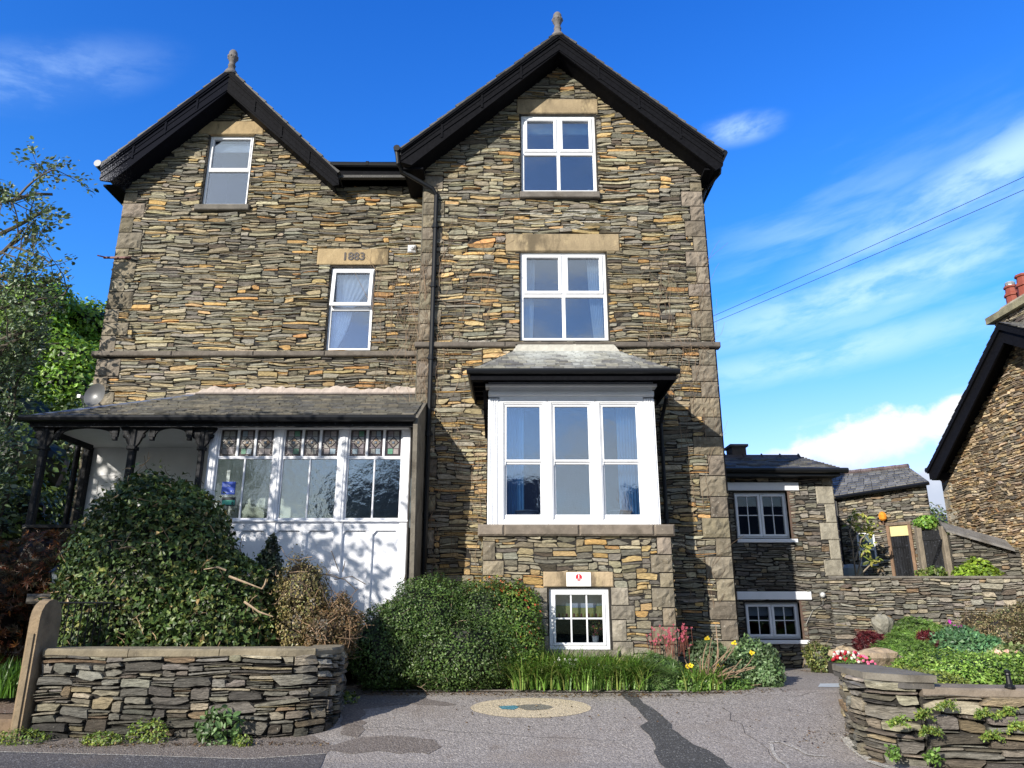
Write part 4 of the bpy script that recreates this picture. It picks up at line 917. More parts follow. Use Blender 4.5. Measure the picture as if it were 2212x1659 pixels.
mb=MB(); mb.text('Welcome',.05,(xm+.04,yh-.003,q[3]-.07),col=(.05,.06,.08),ext=.0006,shear=.3)
for k in range(3): mb.box(xm-.0+.01*k,xm+.10-.01*k,yh-.002,yh,q[3]-.12-.03*k,q[3]-.113-.03*k,(.08,.09,.1))
mb.blob((xm-.08,yh-.004,q[3]-.10),(.04,.006,.03),(.06,.05,.04),8,5); mb.build('lettering','plain',hs_)
q=rect(760/1.1302,1214/1.1302,772/1.1302,1227/1.1302,yh); mb=MB(); mb.bbox(q[0],q[1],yh,yh+.03,q[2],q[3],(.6,.6,.52),.008); mb.tube([((q[0]+q[1])/2,yh+.02,q[3]),((q[0]+q[1])/2,yh+.02,4.4)],.005,4,(.3,.35,.32)); tag(mb.build('pull_switch','plain',None,(q[0],yh,q[2])),'cream square switch on a cord above the hanging plaque in the porch','switch')
# things on the window boards
def potted(x,y,z,lab,s=1.):
    t=thing('potted_plant',lab,'potted plant',(x,y,z)); mb=MB(); mb.lathe([(.05*s,0),(.065*s,.10*s),(.07*s,.11*s)],(x,y,z),10,(.75,.75,.75)); mb.build('pot','plain',t)
    mb=MB(); leafcloud(mb,np.array([[x,y,z+.24*s]]),np.array([[.13*s,.08*s,.15*s]]),170,.055*s,[(.16,.24,.05),(.45,.10,.09),(.09,.17,.03),(.42,.36,.08)],rng); mb.build('foliage','leaf',t)
def bowl(x,y,z,lab):
    mb=MB(); mb.lathe([(.08,0),(.12,.02),(.15,.07),(.20,.13),(.21,.135),(.20,.14)],(x,y,z),20,(.75,.76,.74)); mb.tube([(x+.205*math.cos(t),y+.205*math.sin(t),z+.115) for t in np.linspace(0,2*math.pi,21)],.006,4,(.05,.05,.06)); tag(mb.build('bowl','white',None,(x,y,z),smooth=True),lab,'bowl')
# ---------------------------------------------------------------- vegetation helpers
LEAF6=np.array([(0,0,0),(.28,.26,.05),(.68,.24,.04),(1,0,-.06),(.68,-.24,.04),(.28,-.26,.05)]); LF6=[(0,1,2,3),(0,3,4,5)]
LEAF4=np.array([(0,0,0),(.5,.30,.04),(1,0,-.04),(.5,-.30,.04)]); LF4=[(0,1,2,3)]
IVY=np.array([(0,0,0),(-.05,.42,.03),(.38,.30,.05),(1,0,-.08),(.38,-.30,.05),(-.05,-.42,.03)])
PALM=[]
for k,(a,l) in enumerate(((-1.25,.55),(-.65,.85),(0,1.),(.65,.85),(1.25,.55))):
    PALM+= [(0,0,0),(l*.5*math.cos(a)-.07*math.sin(a),l*.5*math.sin(a)+.07*math.cos(a),.02),(l*math.cos(a),l*math.sin(a),-.05),(l*.5*math.cos(a)+.07*math.sin(a),l*.5*math.sin(a)-.07*math.cos(a),.02)]
PALM=np.array(PALM); PF=[tuple(range(4*k,4*k+4)) for k in range(5)]
def nrm(a): return a/(np.linalg.norm(a,axis=-1,keepdims=True)+1e-9)
def putleaves(mb,P,N,size,cols,rng,tmpl=LEAF4,faces=LF4,spread=.7,cvar=.22,droop=0.,tw=None,sv=.42,dirv=None):
    n=len(P)
    if n==0: return
    N=nrm(nrm(N)+spread*rng.normal(0,1,(n,3))*.7)
    Tn=rng.normal(0,1,(n,3)) if dirv is None else dirv+rng.normal(0,.35,(n,3)); Tn[:,2]-=droop
    Tn=nrm(Tn-(Tn*N).sum(1,keepdims=True)*N); B=np.cross(N,Tn)
    s=size*(1+rng.uniform(-sv,sv,n))
    V=P[:,None,:]+s[:,None,None]*(Tn[:,None]*tmpl[None,:,0:1]+B[:,None]*tmpl[None,:,1:2]+N[:,None]*tmpl[None,:,2:3])
    cols=np.array(cols,float); 
    if tw is None: ci=rng.integers(0,len(cols),n)
    else: ci=rng.choice(len(cols),n,p=np.array(tw)/sum(tw))
    cl=1+.33*np.sin(P[:,0]*5.1+1.3*np.sin(P[:,2]*4.))*np.sin(P[:,2]*6.3+P[:,1]*3)
    C=cols[ci]*(rng.normal(1,cvar,n).clip(.35,1.8)*cl)[:,None]
    k=len(tmpl); off=(np.arange(n)*k)[:,None,None]; F=np.array(faces)[None]+off
    mb.add(V.reshape(-1,3),[F.reshape(-1,F.shape[-1])],np.repeat(C,k,0))
def shell(cs,rs,n,rng,thick=.14,lump=.10,lf=4.,zmin=-9,inner=.78,power=2.):
    cs=np.asarray(cs,float);rs=np.asarray(rs,float); area=(rs[:,0]*rs[:,1]+rs[:,1]*rs[:,2]+rs[:,0]*rs[:,2]); 
    k=rng.choice(len(cs),n,p=area/area.sum()); d=nrm(rng.normal(0,1,(n,3)))
    if power!=2.: # boxier forms
        d=d/(np.abs(d)**power).sum(1,keepdims=True)**(1/power)
    f=1-np.abs(rng.normal(0,thick,n)); ph=k*1.7
    f=np.where(rng.random(n)<.03,1+.09*rng.random(n),f)
    f*=1+lump*(np.sin(d[:,0]*lf+ph)*np.sin(d[:,2]*lf*1.2+ph*2)+.6*np.sin(d[:,1]*lf*2.1+d[:,2]*lf*2.3+ph))
    P=cs[k]+rs[k]*d*f[:,None]; N=nrm(d/rs[k]); ok=P[:,2]>zmin
    for j in range(len(cs)):
        q=np.abs((P-cs[j])/rs[j]); q=((q**power).sum(1))**(1/power); ok&=~((q<inner)&(k!=j))
    return P[ok],N[ok]
def leafcloud(mb,cs,rs,n,size,cols,rng,tmpl=LEAF4,faces=LF4,**kw):
    sk={k:kw.pop(k) for k in list(kw) if k in('thick','lump','lf','zmin','inner','power')}
    P,N=shell(cs,rs,n,rng,**sk); N=N+np.array([0,0,.35]); putleaves(mb,P,N,size,cols,rng,tmpl,faces,**kw)
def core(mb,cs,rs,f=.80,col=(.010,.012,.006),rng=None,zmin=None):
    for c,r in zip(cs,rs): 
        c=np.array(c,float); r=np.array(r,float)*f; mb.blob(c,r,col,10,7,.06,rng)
def blades(mb,P,h,w,cols,rng,lean=.6,seg=4,curl=1.0,dirs=None):
    n=len(P); h=h*rng.uniform(.6,1.15,n); a=rng.uniform(0,2*math.pi,n) if dirs is None else dirs+rng.normal(0,.6,n)
    ln=lean*rng.uniform(.3,1.3,n); D=np.stack([np.cos(a),np.sin(a)],1); S=np.stack([-np.sin(a),np.cos(a)],1)
    V=np.zeros((n,(seg+1)*2,3))
    for i in range(seg+1):
        t=i/seg; out=ln*h*t**1.8; up=h*(t-.45*curl*ln.clip(0,1.2)*t**2.6); ww=w*(1-t**2*.95)*.5
        c=np.stack([P[:,0]+D[:,0]*out,P[:,1]+D[:,1]*out,P[:,2]+up],1)
        V[:,2*i]=c; V[:,2*i,:2]-=S*ww; V[:,2*i+1]=c; V[:,2*i+1,:2]+=S*ww
    F=np.array([(2*i,2*i+1,2*i+3,2*i+2) for i in range(seg)]); off=(np.arange(n)*(seg+1)*2)[:,None,None]
    cols=np.array(cols); C=cols[rng.integers(0,len(cols),n)]*rng.normal(1,.2,n).clip(.4,1.6)[:,None]
    mb.add(V.reshape(-1,3),[(F[None]+off).reshape(-1,4)],np.repeat(C,(seg+1)*2,0))
def wander(p,d,L,n,rng,wob=.25,grav=0):
    p=np.array(p,float); d=np.array(d,float); d/=np.linalg.norm(d); out=[p.copy()]
    for i in range(n):
        d=d+rng.normal(0,wob,3); d[2]+=grav; d/=np.linalg.norm(d); p=p+d*L/n; out.append(p.copy())
    return out
def grow(mb,p,d,L,r,lvl,rng,tips,nb=(3,5),col=(.10,.085,.06),spread=.8,grav=.02,allow=None,shr=.68,wob=.16):
    path=wander(p,d,L,5,rng,wob,grav)
    if allow is not None and not allow(path[-1]): return
    mb.tube(path,np.linspace(r,r*.55,len(path)),6 if r>.03 else 4,np.array(col)*rng.uniform(.8,1.2),cap=False)
    if lvl==0:
        tips+= [(q,np.array(path[-1])-np.array(path[-2])) for q in path[2:]]; return
    for i in range(rng.integers(*nb)):
        t=rng.uniform(.35,1.); k=min(int(t*5),4); q=path[k]+(path[k+1]-path[k])*(t*5-k)
        dd=nrm(np.array(path[k+1])-np.array(path[k])+rng.normal(0,spread,3)); dd[2]=dd[2]*.8+.12
        grow(mb,q,dd,L*shr*rng.uniform(.75,1.15),r*.55*rng.uniform(.8,1.1),lvl-1,rng,tips,nb,col,spread,grav,allow,shr,wob)
    grow(mb,path[-1],nrm(np.array(path[-1])-np.array(path[-2])),L*shr,r*.55,lvl-1,rng,tips,nb,col,spread,grav,allow,shr,wob)
def bush(name,label,cat,cs,rs,n,size,cols,mat_='leaf',z0=None,twigs=0,twcol=(.16,.12,.08),corecol=(.010,.013,.006),coref=.80,group=None,extra=None,**kw):
    cs=np.asarray(cs,float); rs=np.asarray(rs,float); base=(cs[:,0].mean(),cs[:,1].mean(),z0 if z0 is not None else (cs[:,2]-rs[:,2]).min())
    t=thing(name,label,cat,base,group); mb=MB()
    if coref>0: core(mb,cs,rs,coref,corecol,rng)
    leafcloud(mb,cs,rs,n,size,cols,rng,zmin=base[2]-.02,**kw)
    if extra: extra(mb)
    mb.build('foliage',mat_,t)
    if twigs:
        mb=MB(); P,N=shell(cs,rs,twigs,rng,thick=.02,zmin=base[2]); P=P+N*.02
        for p,n_ in zip(P,N):
            d=nrm(np.array([rng.normal(0,.8),rng.normal(0,.3)-.2,rng.normal(0,.8)])+n_*.3); mb.tube(wander(p-d*.1,d,rng.uniform(.12,.42),4,rng,.28),np.linspace(.0075,.003,5),4,np.array(twcol)*rng.uniform(.6,1.5),cap=False)
        mb.build('twigs','bark',t)
    return t
# ---------------------------------------------------------------- ground
def band(mb,poly,dz,col=(1,1,1)):
    ys=[g[0] for g in GB]
    for a,b in zip(ys[:-1],ys[1:]):
        P=poly
        for (lim,sg) in ((a,1),(b,-1)):
            Q=[]
            for i in range(len(P)):
                p,q=P[i],P[(i+1)%len(P)]; ip=sg*(p[1]-lim)>=0; iq=sg*(q[1]-lim)>=0
                if ip: Q.append(p)
                if ip!=iq: t=(lim-p[1])/(q[1]-p[1]); Q.append((p[0]+(q[0]-p[0])*t,lim))
            P=Q
            if len(P)<3: break
        if len(P)>=3: mb.add([(x,y,G(y)+dz) for x,y in P],[[tuple(range(len(P)))]],col)
def sheet(name,poly,dz,m,kind='structure',label=None):
    mb=MB(); band(mb,poly,dz); o=mb.build(name,m); 
    return tag(o,label=label,kind=kind)
def rough(poly,amp=.02,step=.14,seed=1):
    r=np.random.default_rng(seed); out=[]
    for i in range(len(poly)):
        a=np.array(poly[i]);b=np.array(poly[(i+1)%len(poly)]); n=max(1,int(np.linalg.norm(b-a)/step))
        for k in range(n): q=a+(b-a)*k/n+r.normal(0,amp,2); out.append((float(q[0]),float(q[1])))
    return out
def gp(pts): return [(gnd(x,y).x,gnd(x,y).y) for x,y in pts]
sheet('ground',[(-500,-500),(500,-500),(500,500),(-500,500)],-.012,'grassground')
sheet('driveway',[(-4.5,7.0),(14,7.0),(14,16.55),(4.0,16.55),(4.0,13.4),(-3.0,13.4),(-3.2,9.2),(-4.5,9.2)],0,'drive')
sheet('road',[(-60,-9),(60,-9),(60,7.02),(-60,7.02)],.004,'road')
rd=gp([(-200,1620),(0,1626),(300,1634),(531,1642),(703,1630),(691,1659)]); sheet('road',[(-60,rd[0][1])]+rd+[(rd[-1][0]+.02,7.0),(-60,7.0)],.006,'road')
bs=gp([(-200,1600),(300,1602),(560,1612),(700,1600),(720,1612),(703,1632),(531,1644),(300,1636),(0,1628),(-200,1622)]); sheet('verge',[(-60,9.6)]+[(-6.2,9.6),(-2.6,9.5),(-2.3,9.4)]+[(b[0],b[1]) for b in bs[4:]]+[(-60,bs[-1][1])],.002,'brownpatch')
z6=lambda pts:gp([((600+x/2.765)/1.1302,(1350+y/2.765)/1.1302) for x,y in pts]); z7=lambda pts:gp([((1100+x/2.765)/1.1302,(1660+y/2.765)/1.1302) for x,y in pts]); z8=lambda pts:gp([((1800+x/3.16)/1.1302,(1350+y/3.16)/1.1302) for x,y in pts])
sheet('worn_patch',rough(z6([(636,1232),(655,1060),(700,990),(800,930),(1000,955),(1200,975),(1420,1022),(1400,1032),(1100,1018),(900,1042),(812,1052),(796,1120),(796,1200),(770,1238)]),.012 if 'worn_patch' in('repair_strip','teal_inlay','grey_inlay') else .035),.004,'brownpatch')
sheet('worn_patch',rough(z6([(520,1310),(700,1262),(980,1235),(1296,1262),(1298,1345),(1000,1350),(640,1345)]),.012 if 'worn_patch' in('repair_strip','teal_inlay','grey_inlay') else .035),.0045,'brownpatch')
def ell(cx_,cy_,rx,ry,n=40): return gp([(cx_+rx*math.cos(2*math.pi*k/n),cy_+ry*math.sin(2*math.pi*k/n)) for k in range(n)])
sheet('cream_oval',rough(ell(1147,1529.5,130,21.5),.008),.004,'cream')
sheet('teal_inlay',rough(z7([(320,185),(345,178),(430,176),(470,186),(445,196),(425,206),(350,200)]),.012 if 'teal_inlay' in('repair_strip','teal_inlay','grey_inlay') else .035),.008,'teal')
sheet('grey_inlay',rough(z7([(440,180),(500,168),(600,168),(670,178),(692,187),(650,203),(560,208),(500,205),(462,192)]),.012 if 'grey_inlay' in('repair_strip','teal_inlay','grey_inlay') else .035),.008,'greyresin')
sheet('repair_strip',rough(z7([(1140,92),(1248,90),(1300,160),(1365,190),(1440,250),(1510,330),(1580,405),(1640,440),(1740,480),(1840,540),(1930,620),(2100,760),(1600,760),(1450,600),(1385,520),(1378,430),(1330,370),(1268,310),(1338,280),(1270,210),(1200,150)]),.012 if 'repair_strip' in('repair_strip','teal_inlay','grey_inlay') else .035),.006,'patchasph')
def stripe(name,pts,w_,m,dz=.008,label=None):
    mb=MB(); pts=[np.array(p) for p in pts]
    for a,b in zip(pts[:-1],pts[1:]):
        d=b-a; d/=np.linalg.norm(d)+1e-9; n_=np.array([-d[1],d[0]])*w_/2; band(mb,[tuple(a-n_),tuple(b-n_),tuple(b+n_),tuple(a+n_)],dz+.0007*len(mb.v)*0)
    return tag(mb.build(name,m),label=label,kind='structure')
M['chalk']=asphalt('faded_chalk',(.36,.335,.31),(.6,.6,.58),.008,70)
stripe('chalk_mark',z8([(250,1465),(330,1460),(400,1490),(480,1520),(540,1560),(600,1568),(690,1572)]),.045,'chalk')
stripe('chalk_mark',z8([(262,1475),(272,1530),(310,1590),(380,1640),(420,1700)]),.04,'chalk',.0095)
stripe('edging_strip',z8([(830,1425),(868,1480),(905,1520),(960,1562),(1060,1625),(1180,1665),(1500,1800)]),.10,'kerbstone',.010)
stripe('road_seam',rd[0:6][:-1],.014,'kerbstone',.012)
mb=MB(); P=z8([(640,1010),(800,1008),(806,1038),(622,1036)]); mb.add([(x,y,G(y)+.006) for x,y in P],[[(0,1,2,3)]],(.5,.55,.6)); tag(mb.build('access_cover','plain'),'flat pale grey access cover set in the driveway','access cover')
M['crack']=asphalt('tarmac_crack',(.07,.06,.055),(.1,.1,.1),.004,80)
for j,(a,b,n_) in enumerate((((1420,1505),(1800,1545),14),((1560,1530),(1690,1655),10),((760,1570),(1330,1600),18),((1600,1500),(1830,1500),9))):
    r_=np.random.default_rng(60+j); P=[(a[0]+(b[0]-a[0])*k/n_+r_.normal(0,5),a[1]+(b[1]-a[1])*k/n_+r_.normal(0,2.2)) for k in range(n_+1)]; stripe('tarmac_crack',gp(P),.0055,'crack',.0062+.0003*j)
# ---------------------------------------------------------------- stone walling things
def swall(name,label,cat,loc,path,zb,zt,rng,y_is_depth=.35,sz=(.18,.6,.04,.16),dm=(.015,.06),coping=None,palw=None,gain=1.,group=None,pal=None,holes=(),kind=None,m='stonebig',top=None,closed_end=True,foot_dark=None):
    """free-standing wall following a plan path (front face); stones on the front, plain core behind"""
    path=np.array(path,float); seg=np.linalg.norm(np.diff(path,axis=0),axis=1); S=np.concatenate([[0],np.cumsum(seg)]); L=S[-1]
    T=nrm(np.gradient(path,axis=0)); N=np.stack([T[:,1],-T[:,0]],1)
    def mf(u,z,d):
        uc=np.clip(u,0,L); x=np.interp(uc,S,path[:,0]); y=np.interp(uc,S,path[:,1]); nx=np.interp(uc,S,N[:,0]); ny=np.interp(uc,S,N[:,1])
        wv=.014*np.sin(u*2.3+z*1.7)+.008*np.sin(u*6.3); return np.stack([x+nx*d,y+ny*d,z+wv],-1)
    t=thing(name,label,cat,loc,group); mb=MB(); H=zt-zb
    rc=pack(L,H,rng,*sz); rc[:,2:]+=zb; rc[:,3]=np.minimum(rc[:,3],zt+.02); rc=rc[rc[:,3]-rc[:,2]>.015]
    if len(holes): rc=trim(rc,holes)
    if top is not None: rc=rc[rc[:,2]<np.interp((rc[:,0]+rc[:,1])/2,top[0],top[1])-.01]
    nb_=mb.n; stones(mb,rc,mf,rng,PAL_WALL if pal is None else pal,palw or (lambda u,z:np.tile(PW_WALL,(len(u),1))),gap=.009,dmin=dm[0],dmax=dm[1],jit=.13,gain=gain,tilt=1.8)
    if foot_dark: q=mb.v[-1]; mb.c[-1]=mb.c[-1]*(1-foot_dark[1]*np.clip((foot_dark[0]+.10*np.sin(q[:,0]*2.3)+.05*np.sin(q[:,0]*7)-q[:,2])/.25,0,1))[:,None]  # darkens the stone colours towards the foot of the wall
    n=len(path); B=path-N*y_is_depth; zt_=lambda s:zt if top is None else float(np.interp(s,top[0],top[1]))
    for i in range(n-1):
        a,b,c,d=path[i]-N[i]*.01,path[i+1]-N[i+1]*.01,B[i+1],B[i]; h0,h1=zt_(S[i]),zt_(S[i+1])
        if not len(holes): mb.quad((a[0],a[1],zb-.3),(b[0],b[1],zb-.3),(b[0],b[1],h1),(a[0],a[1],h0),col=DARK)
        mb.quad((c[0],c[1],zb-.3),(d[0],d[1],zb-.3),(d[0],d[1],h0),(c[0],c[1],h1),col=(.14,.13,.11)); mb.quad((a[0],a[1],h0),(b[0],b[1],h1),(c[0],c[1],h1),(d[0],d[1],h0),col=(.12,.11,.09))
    if closed_end:
        for i in (0,n-1): a,d=path[i]-N[i]*.01,B[i]; mb.quad((a[0],a[1],zb-.3),(d[0],d[1],zb-.3),(d[0],d[1],zt_(S[i])),(a[0],a[1],zt_(S[i])),col=(.1,.095,.08))
    mb.build('walling',m,t)
    if coping:
        mb=MB(); cl,ch,pr,cc=coping; s=0
        while s<L-.05:
            e=min(s+cl*rng.uniform(.6,1.4),L); e=L if L-e<.2 else e; us=np.linspace(s+.006,e-.006,6); x=np.interp(us,S,path[:,0]);y=np.interp(us,S,path[:,1]);nx=np.interp(us,S,N[:,0]);ny=np.interp(us,S,N[:,1])
            c=np.array(cc)*rng.uniform(.75,1.25); hh=ch*rng.uniform(.88,1.1); V=[]
            for k in range(6):
                j=rng.uniform(-.006,.006)
                for (d,zz) in ((pr+j-.015,0),(pr+j,.015),(pr+j,hh-.02),(pr+j-.02,hh),(-y_is_depth-.03,hh+.005),(-y_is_depth-.03,0)): V.append((x[k]+nx[k]*d,y[k]+ny[k]*d,zt+zz+rng.uniform(-.003,.003)))
            F=[(k*6+i,k*6+(i+1)%6,(k+1)*6+(i+1)%6,(k+1)*6+i) for k in range(5) for i in range(6)]
            mb.add(V,[F,[list(range(6))],[list(range(30,36))[::-1]]],c); s=e
        mb.build('coping','dressed',t)
    return t
# left garden wall, curving back at its right end
zc=Z(1420,9.35,400); 
lp=[(-5.58,9.36),(-5.0,9.34),(-4.2,9.33),(-3.3,9.33),(-2.78,9.35),(-2.45,9.43),(-2.26,9.62),(-2.2,9.95),(-2.28,10.5),(-2.42,11.2)]
gw=swall('garden_wall','low slate garden wall with a sandstone coping in front of the ivy mound','wall',(-4,9.35,G(9.35)),lp,.02,zc,rng,.32,(.15,.66,.018,.15,.006,2.4),(.02,.07),(1.0,.10,.035,(.21,.18,.125)),gain=1.12,foot_dark=(.42,.55))
# raised front garden soil
mb=MB(); mb.add([(-5.75,9.7,.92),(-2.7,9.65,.92),(-2.5,10.2,.90),(-2.3,13.4,.80),(-2.3,YP,.80),(-6.3,YP,.92)],[[tuple(range(6))]]); tag(mb.build('garden_soil','soil'),kind='structure')
# right front wall: blocky end pier and a lower run
rp=[(4.14,9.9),(3.95,9.35),(3.80,8.85),(3.80,8.62),(3.92,8.46),(4.25,8.34)]
PWR=lambda u,z:np.tile(np.array([2,2.2,2.6,1.8,1.0,2.2,1.4,1.0,1.0]),(len(u),1))
swall('wall_pier','stacked slate pier ending the right hand flower bed wall under one big slab','wall pier',(4.1,9,G(9)),rp,.0,.80,rng,.34,(.15,.6,.022,.15,.006,2.2),(.02,.08),None,PWR,1.05)
mb=MB(); V=[(3.84,8.66),(3.86,9.1),(3.96,9.75),(4.42,9.6),(4.46,8.75),(4.40,8.20),(4.12,8.26),(3.94,8.44)]
mb.prism([(x,y) for x,y in V],.805,.875,'z',(.17,.155,.13)); mb.prism([(x+(.02 if x<4.1 else -.02),y+.03) for x,y in V],.74,.804,'z',(.09,.085,.08)); o=mb.build('cap_slab','dressed',bpy.data.objects['wall_pier'])
rp2=[(4.26,8.28),(4.9,8.18),(5.6,8.10),(7.5,8.0),(12.5,7.8)]
swall('flower_bed_wall','slate wall of the right flower bed with ferns growing from its joints','wall',(5.5,8.1,0),rp2,-.02,.665,rng,.30,(.18,.66,.022,.17,.006,2.2),(.02,.08),(1.5,.09,.03,(.20,.165,.13)),PWR,1.05)
# bed soil rising to the terrace wall
mb=MB(); xs_=[4.1,5,6,8,12,16]; ys_=[8.4,9.5,11,13,15,16.7]; hz=lambda x,y:.60+.020*(y-8.4)
V=[(x if x>7 else max(x,4.0+max(0,(y-9.5))*.425),y,hz(x,y)+rng.uniform(-.03,.03)) for y in ys_ for x in xs_]; mb.add(V,[[(j*6+i,j*6+i+1,(j+1)*6+i+1,(j+1)*6+i) for j in range(5) for i in range(5)]]); tag(mb.build('flower_bed_soil','soil'),kind='structure')
ep=[(6.95,16.4),(6.40,15.2),(5.55,13.2),(4.78,11.4),(4.14,9.85)]
swall('bed_edge_wall','low slate edge of the flower bed running back beside the driveway','wall',(4.6,12,.3),ep,.1,.60,rng,.25,(.15,.5,.04,.14),(.02,.06),None,PWR,.9)
# house bed soil
mb=MB(); P=gp([(700,1520),(800,1497),(1070,1496),(1380,1498),(1560,1498),(1690,1480)]); V=[(x,y,G(y)+.006) for x,y in P]+[(3.9,13.5,.5),(-2.1,13.5,.5)]; mb.add(V,[[tuple(range(8))]]); tag(mb.build('border_soil','soil'),kind='structure')
# ---------------------------------------------------------------- annexe
YA=16.6; an=thing('cottage_annexe','low slate annexe with two white casement windows, right of the tall house','annexe',(5.1,YA,.28))
w_a1=wbox((1582.5,1064),(1698.5,1063),(1593,1162.6),(1707.4,1163),YA+.05); w_a2=wbox((1606.6,1301.7),(1725,1301),(1614.6,1380.2),(1732,1380),YA+.05)
l1=rect(1570.4,1042.6,1724,1060,YA); l2=rect(1590.6,1277.8,1751.6,1295.5,YA)
xa1=X(1797,1034,YA)*.5+X(1821,1241,YA)*.5; zea=Z(1026,YA,1600); zta=Z(1245,YA)
mb=MB(); mq=MB()
z=zta; k=0; hq=[]
while z<zea-.05:
    hh=min(rng.uniform(.34,.46),zea-z); L_=(.40 if k%2==0 else .24); mq.bbox(xa1-L_+.004,xa1-.002,YA-.03,YA+.25,z+.004,z+hh-.004,np.array([.27,.25,.20])*rng.uniform(.85,1.25),.018); hq.append((xa1-L_,xa1,z,z+hh)); z+=hh; k+=1
mq.build('quoins','quoin',an)
holed(mb,3.9,xa1,-.2,topf((3.9,zea),(xa1,zea)),[w_a1,w_a2],YA)
rc=pack(xa1-3.9,zea,rng,.14,.5,.035,.12); rc[:,:2]+=3.9; rc=trim(rc,[sx(w_a1,.03),sx(w_a2,.03),l1,l2]+hq); rc=rc[rc[:,2]>.1]
stones(mb,rc,flat((0,YA,0)),rng,PAL_WALL,lambda u,z:np.tile(PW_WALL,(len(u),1)),gap=.008,dmin=.012,dmax=.045,jit=.13,gain=1.0)
mb.quad((xa1-.02,YA,zta-2),(xa1-.02,20.5,zta-2),(xa1-.02,20.5,zea),(xa1-.02,YA,zea),col=DARK)
rc=pack(3.9,zea-zta+.4,rng,.15,.5,.04,.12); rc[:,2:]+=zta-.4; stones(mb,rc,flat((xa1-.02,YA,0),(0,1,0),(1,0,0)),rng,PAL_WALL,lambda u,z:np.tile(PW_WALL,(len(u),1)),gain=.8)
mb.build('front_wall','stonebig',an)
for l in (l1,l2): mb=MB(); mb.bbox(l[0],l[1],YA-.05,YA+.1,l[2],l[3],b=.01); mb.build('lintel','white',an)
for w_ in (w_a1,w_a2):
    o,b_=win(w_,YA,'casement2',parent=an,dep=.10,gl='darkglass',t=.035)
    mb=MB(); mb.bbox(w_[0]-.02,w_[1]+.12,YA-.06,YA+.1,w_[2]-.10,w_[2]-.02,b=.01); mb.build('window_sill','white',o)
    mb=MB(); mb.box(w_[1]+.0,w_[1]+.13,YA-.012,YA+.1,w_[2]-.015,w_[3]+.10); mb.build('window_reveal','brownreveal',o)
    if w_ is w_a2: mb=MB(); mb.box(w_[0]+.06,w_[1]-.06,YA+.31,YA+.33,w_[3]-.28,w_[3]-.05,(.8,.8,.8)); mb.build('blind','cloth',o)
zg=Z(1012,YA-.4,1700); rfz=Z(992,YA+1.2,1700); mb=MB(); Lr=math.hypot(2.0,.62); xr1=X(1812,1012,YA-.35)
mb.prism([(YA-.38,zg-.04),(YA-.38,zg+.0),(YA+1.6,zg+.62),(YA+1.6,zg+.55)],3.9,xr1,'x',(.04,.04,.04))
slates(mb,(3.9,YA-.40,zg+.01),(1,0,0),(0,2/math.hypot(2,.62),.62/math.hypot(2,.62)),math.hypot(2,.62),lambda t:0,lambda t:xr1-3.9,rng,.2,(.2,.36),gain=.8)
mb.prism([(YA+1.6,zg+.62),(YA+1.6,zg+.55),(YA+4.0,zg-.15),(YA+4.0,zg-.1)],3.9,xr1,'x',(.06,.06,.06))
ar=mb.build('roof','slate',an)
mb=MB(); x=3.95
while x<xr1-.1: e=min(x+.46,xr1); mb.prism([(YA+1.45,zg+.58),(YA+1.6,zg+.70),(YA+1.75,zg+.58)],x,e-.03,'x',(.10,.075,.065)); mb.prism([(YA+1.43,zg+.58),(YA+1.6,zg+.73),(YA+1.77,zg+.58)],e-.03,e,'x',(.08,.06,.055)); x=e
mb.build('ridge_tiles','slate',ar)
mb=MB(); mb.tube([(3.9,YA-.45,zg-.03),(xr1+.15,YA-.45,zg-.05)],.06,8); mb.box(3.9,xr1,YA-.38,YA-.34,zg-.16,zg-.02); mb.box(3.9,xr1,YA-.34,YA+.02,zg-.16,zg-.13); mb.build('gutter','blackplain',ar)
mb=MB(); q=rect(1574,970,1604,985,YA+1.9); mb.box(q[0],q[1],YA+1.6,YA+2.1,zg+.4,q[3],(.09,.07,.06)); mb.box(q[0]-.05,q[1]+.05,YA+1.55,YA+2.15,q[3],q[3]+.06,(.12,.10,.09)); mb.build('chimney','dressed',ar)
# bulkhead lamp on the annexe
c=at(1777,1285,YA-.06); t=thing('bulkhead_lamp','oval white bulkhead lamp on the stone wall right of the lower annexe window','wall lamp',c); mb=MB(); mb.lathe([(0,-.08),(.03,-.075),(.05,-.05),(.055,-.02),(.06,0)],(c.x,YA-.04,c.z),14,(.75,.75,.72),'y'); mb.build('lens','white',t,smooth=True)
mb=MB(); mb.lathe([(.065,-.03),(.07,0),(.07,.03)],(c.x,YA-.04,c.z),14,(.5,.5,.5),'y'); mb.tube([(c.x,YA-.05,c.z-.09),(c.x-.01,YA-.05,c.z-.2),(c.x-.25,YA-.055,c.z-.32),(c.x-.42,YA-.055,c.z-.6)],.007,5,(.45,.45,.42)); mb.build('casing','metal',t)
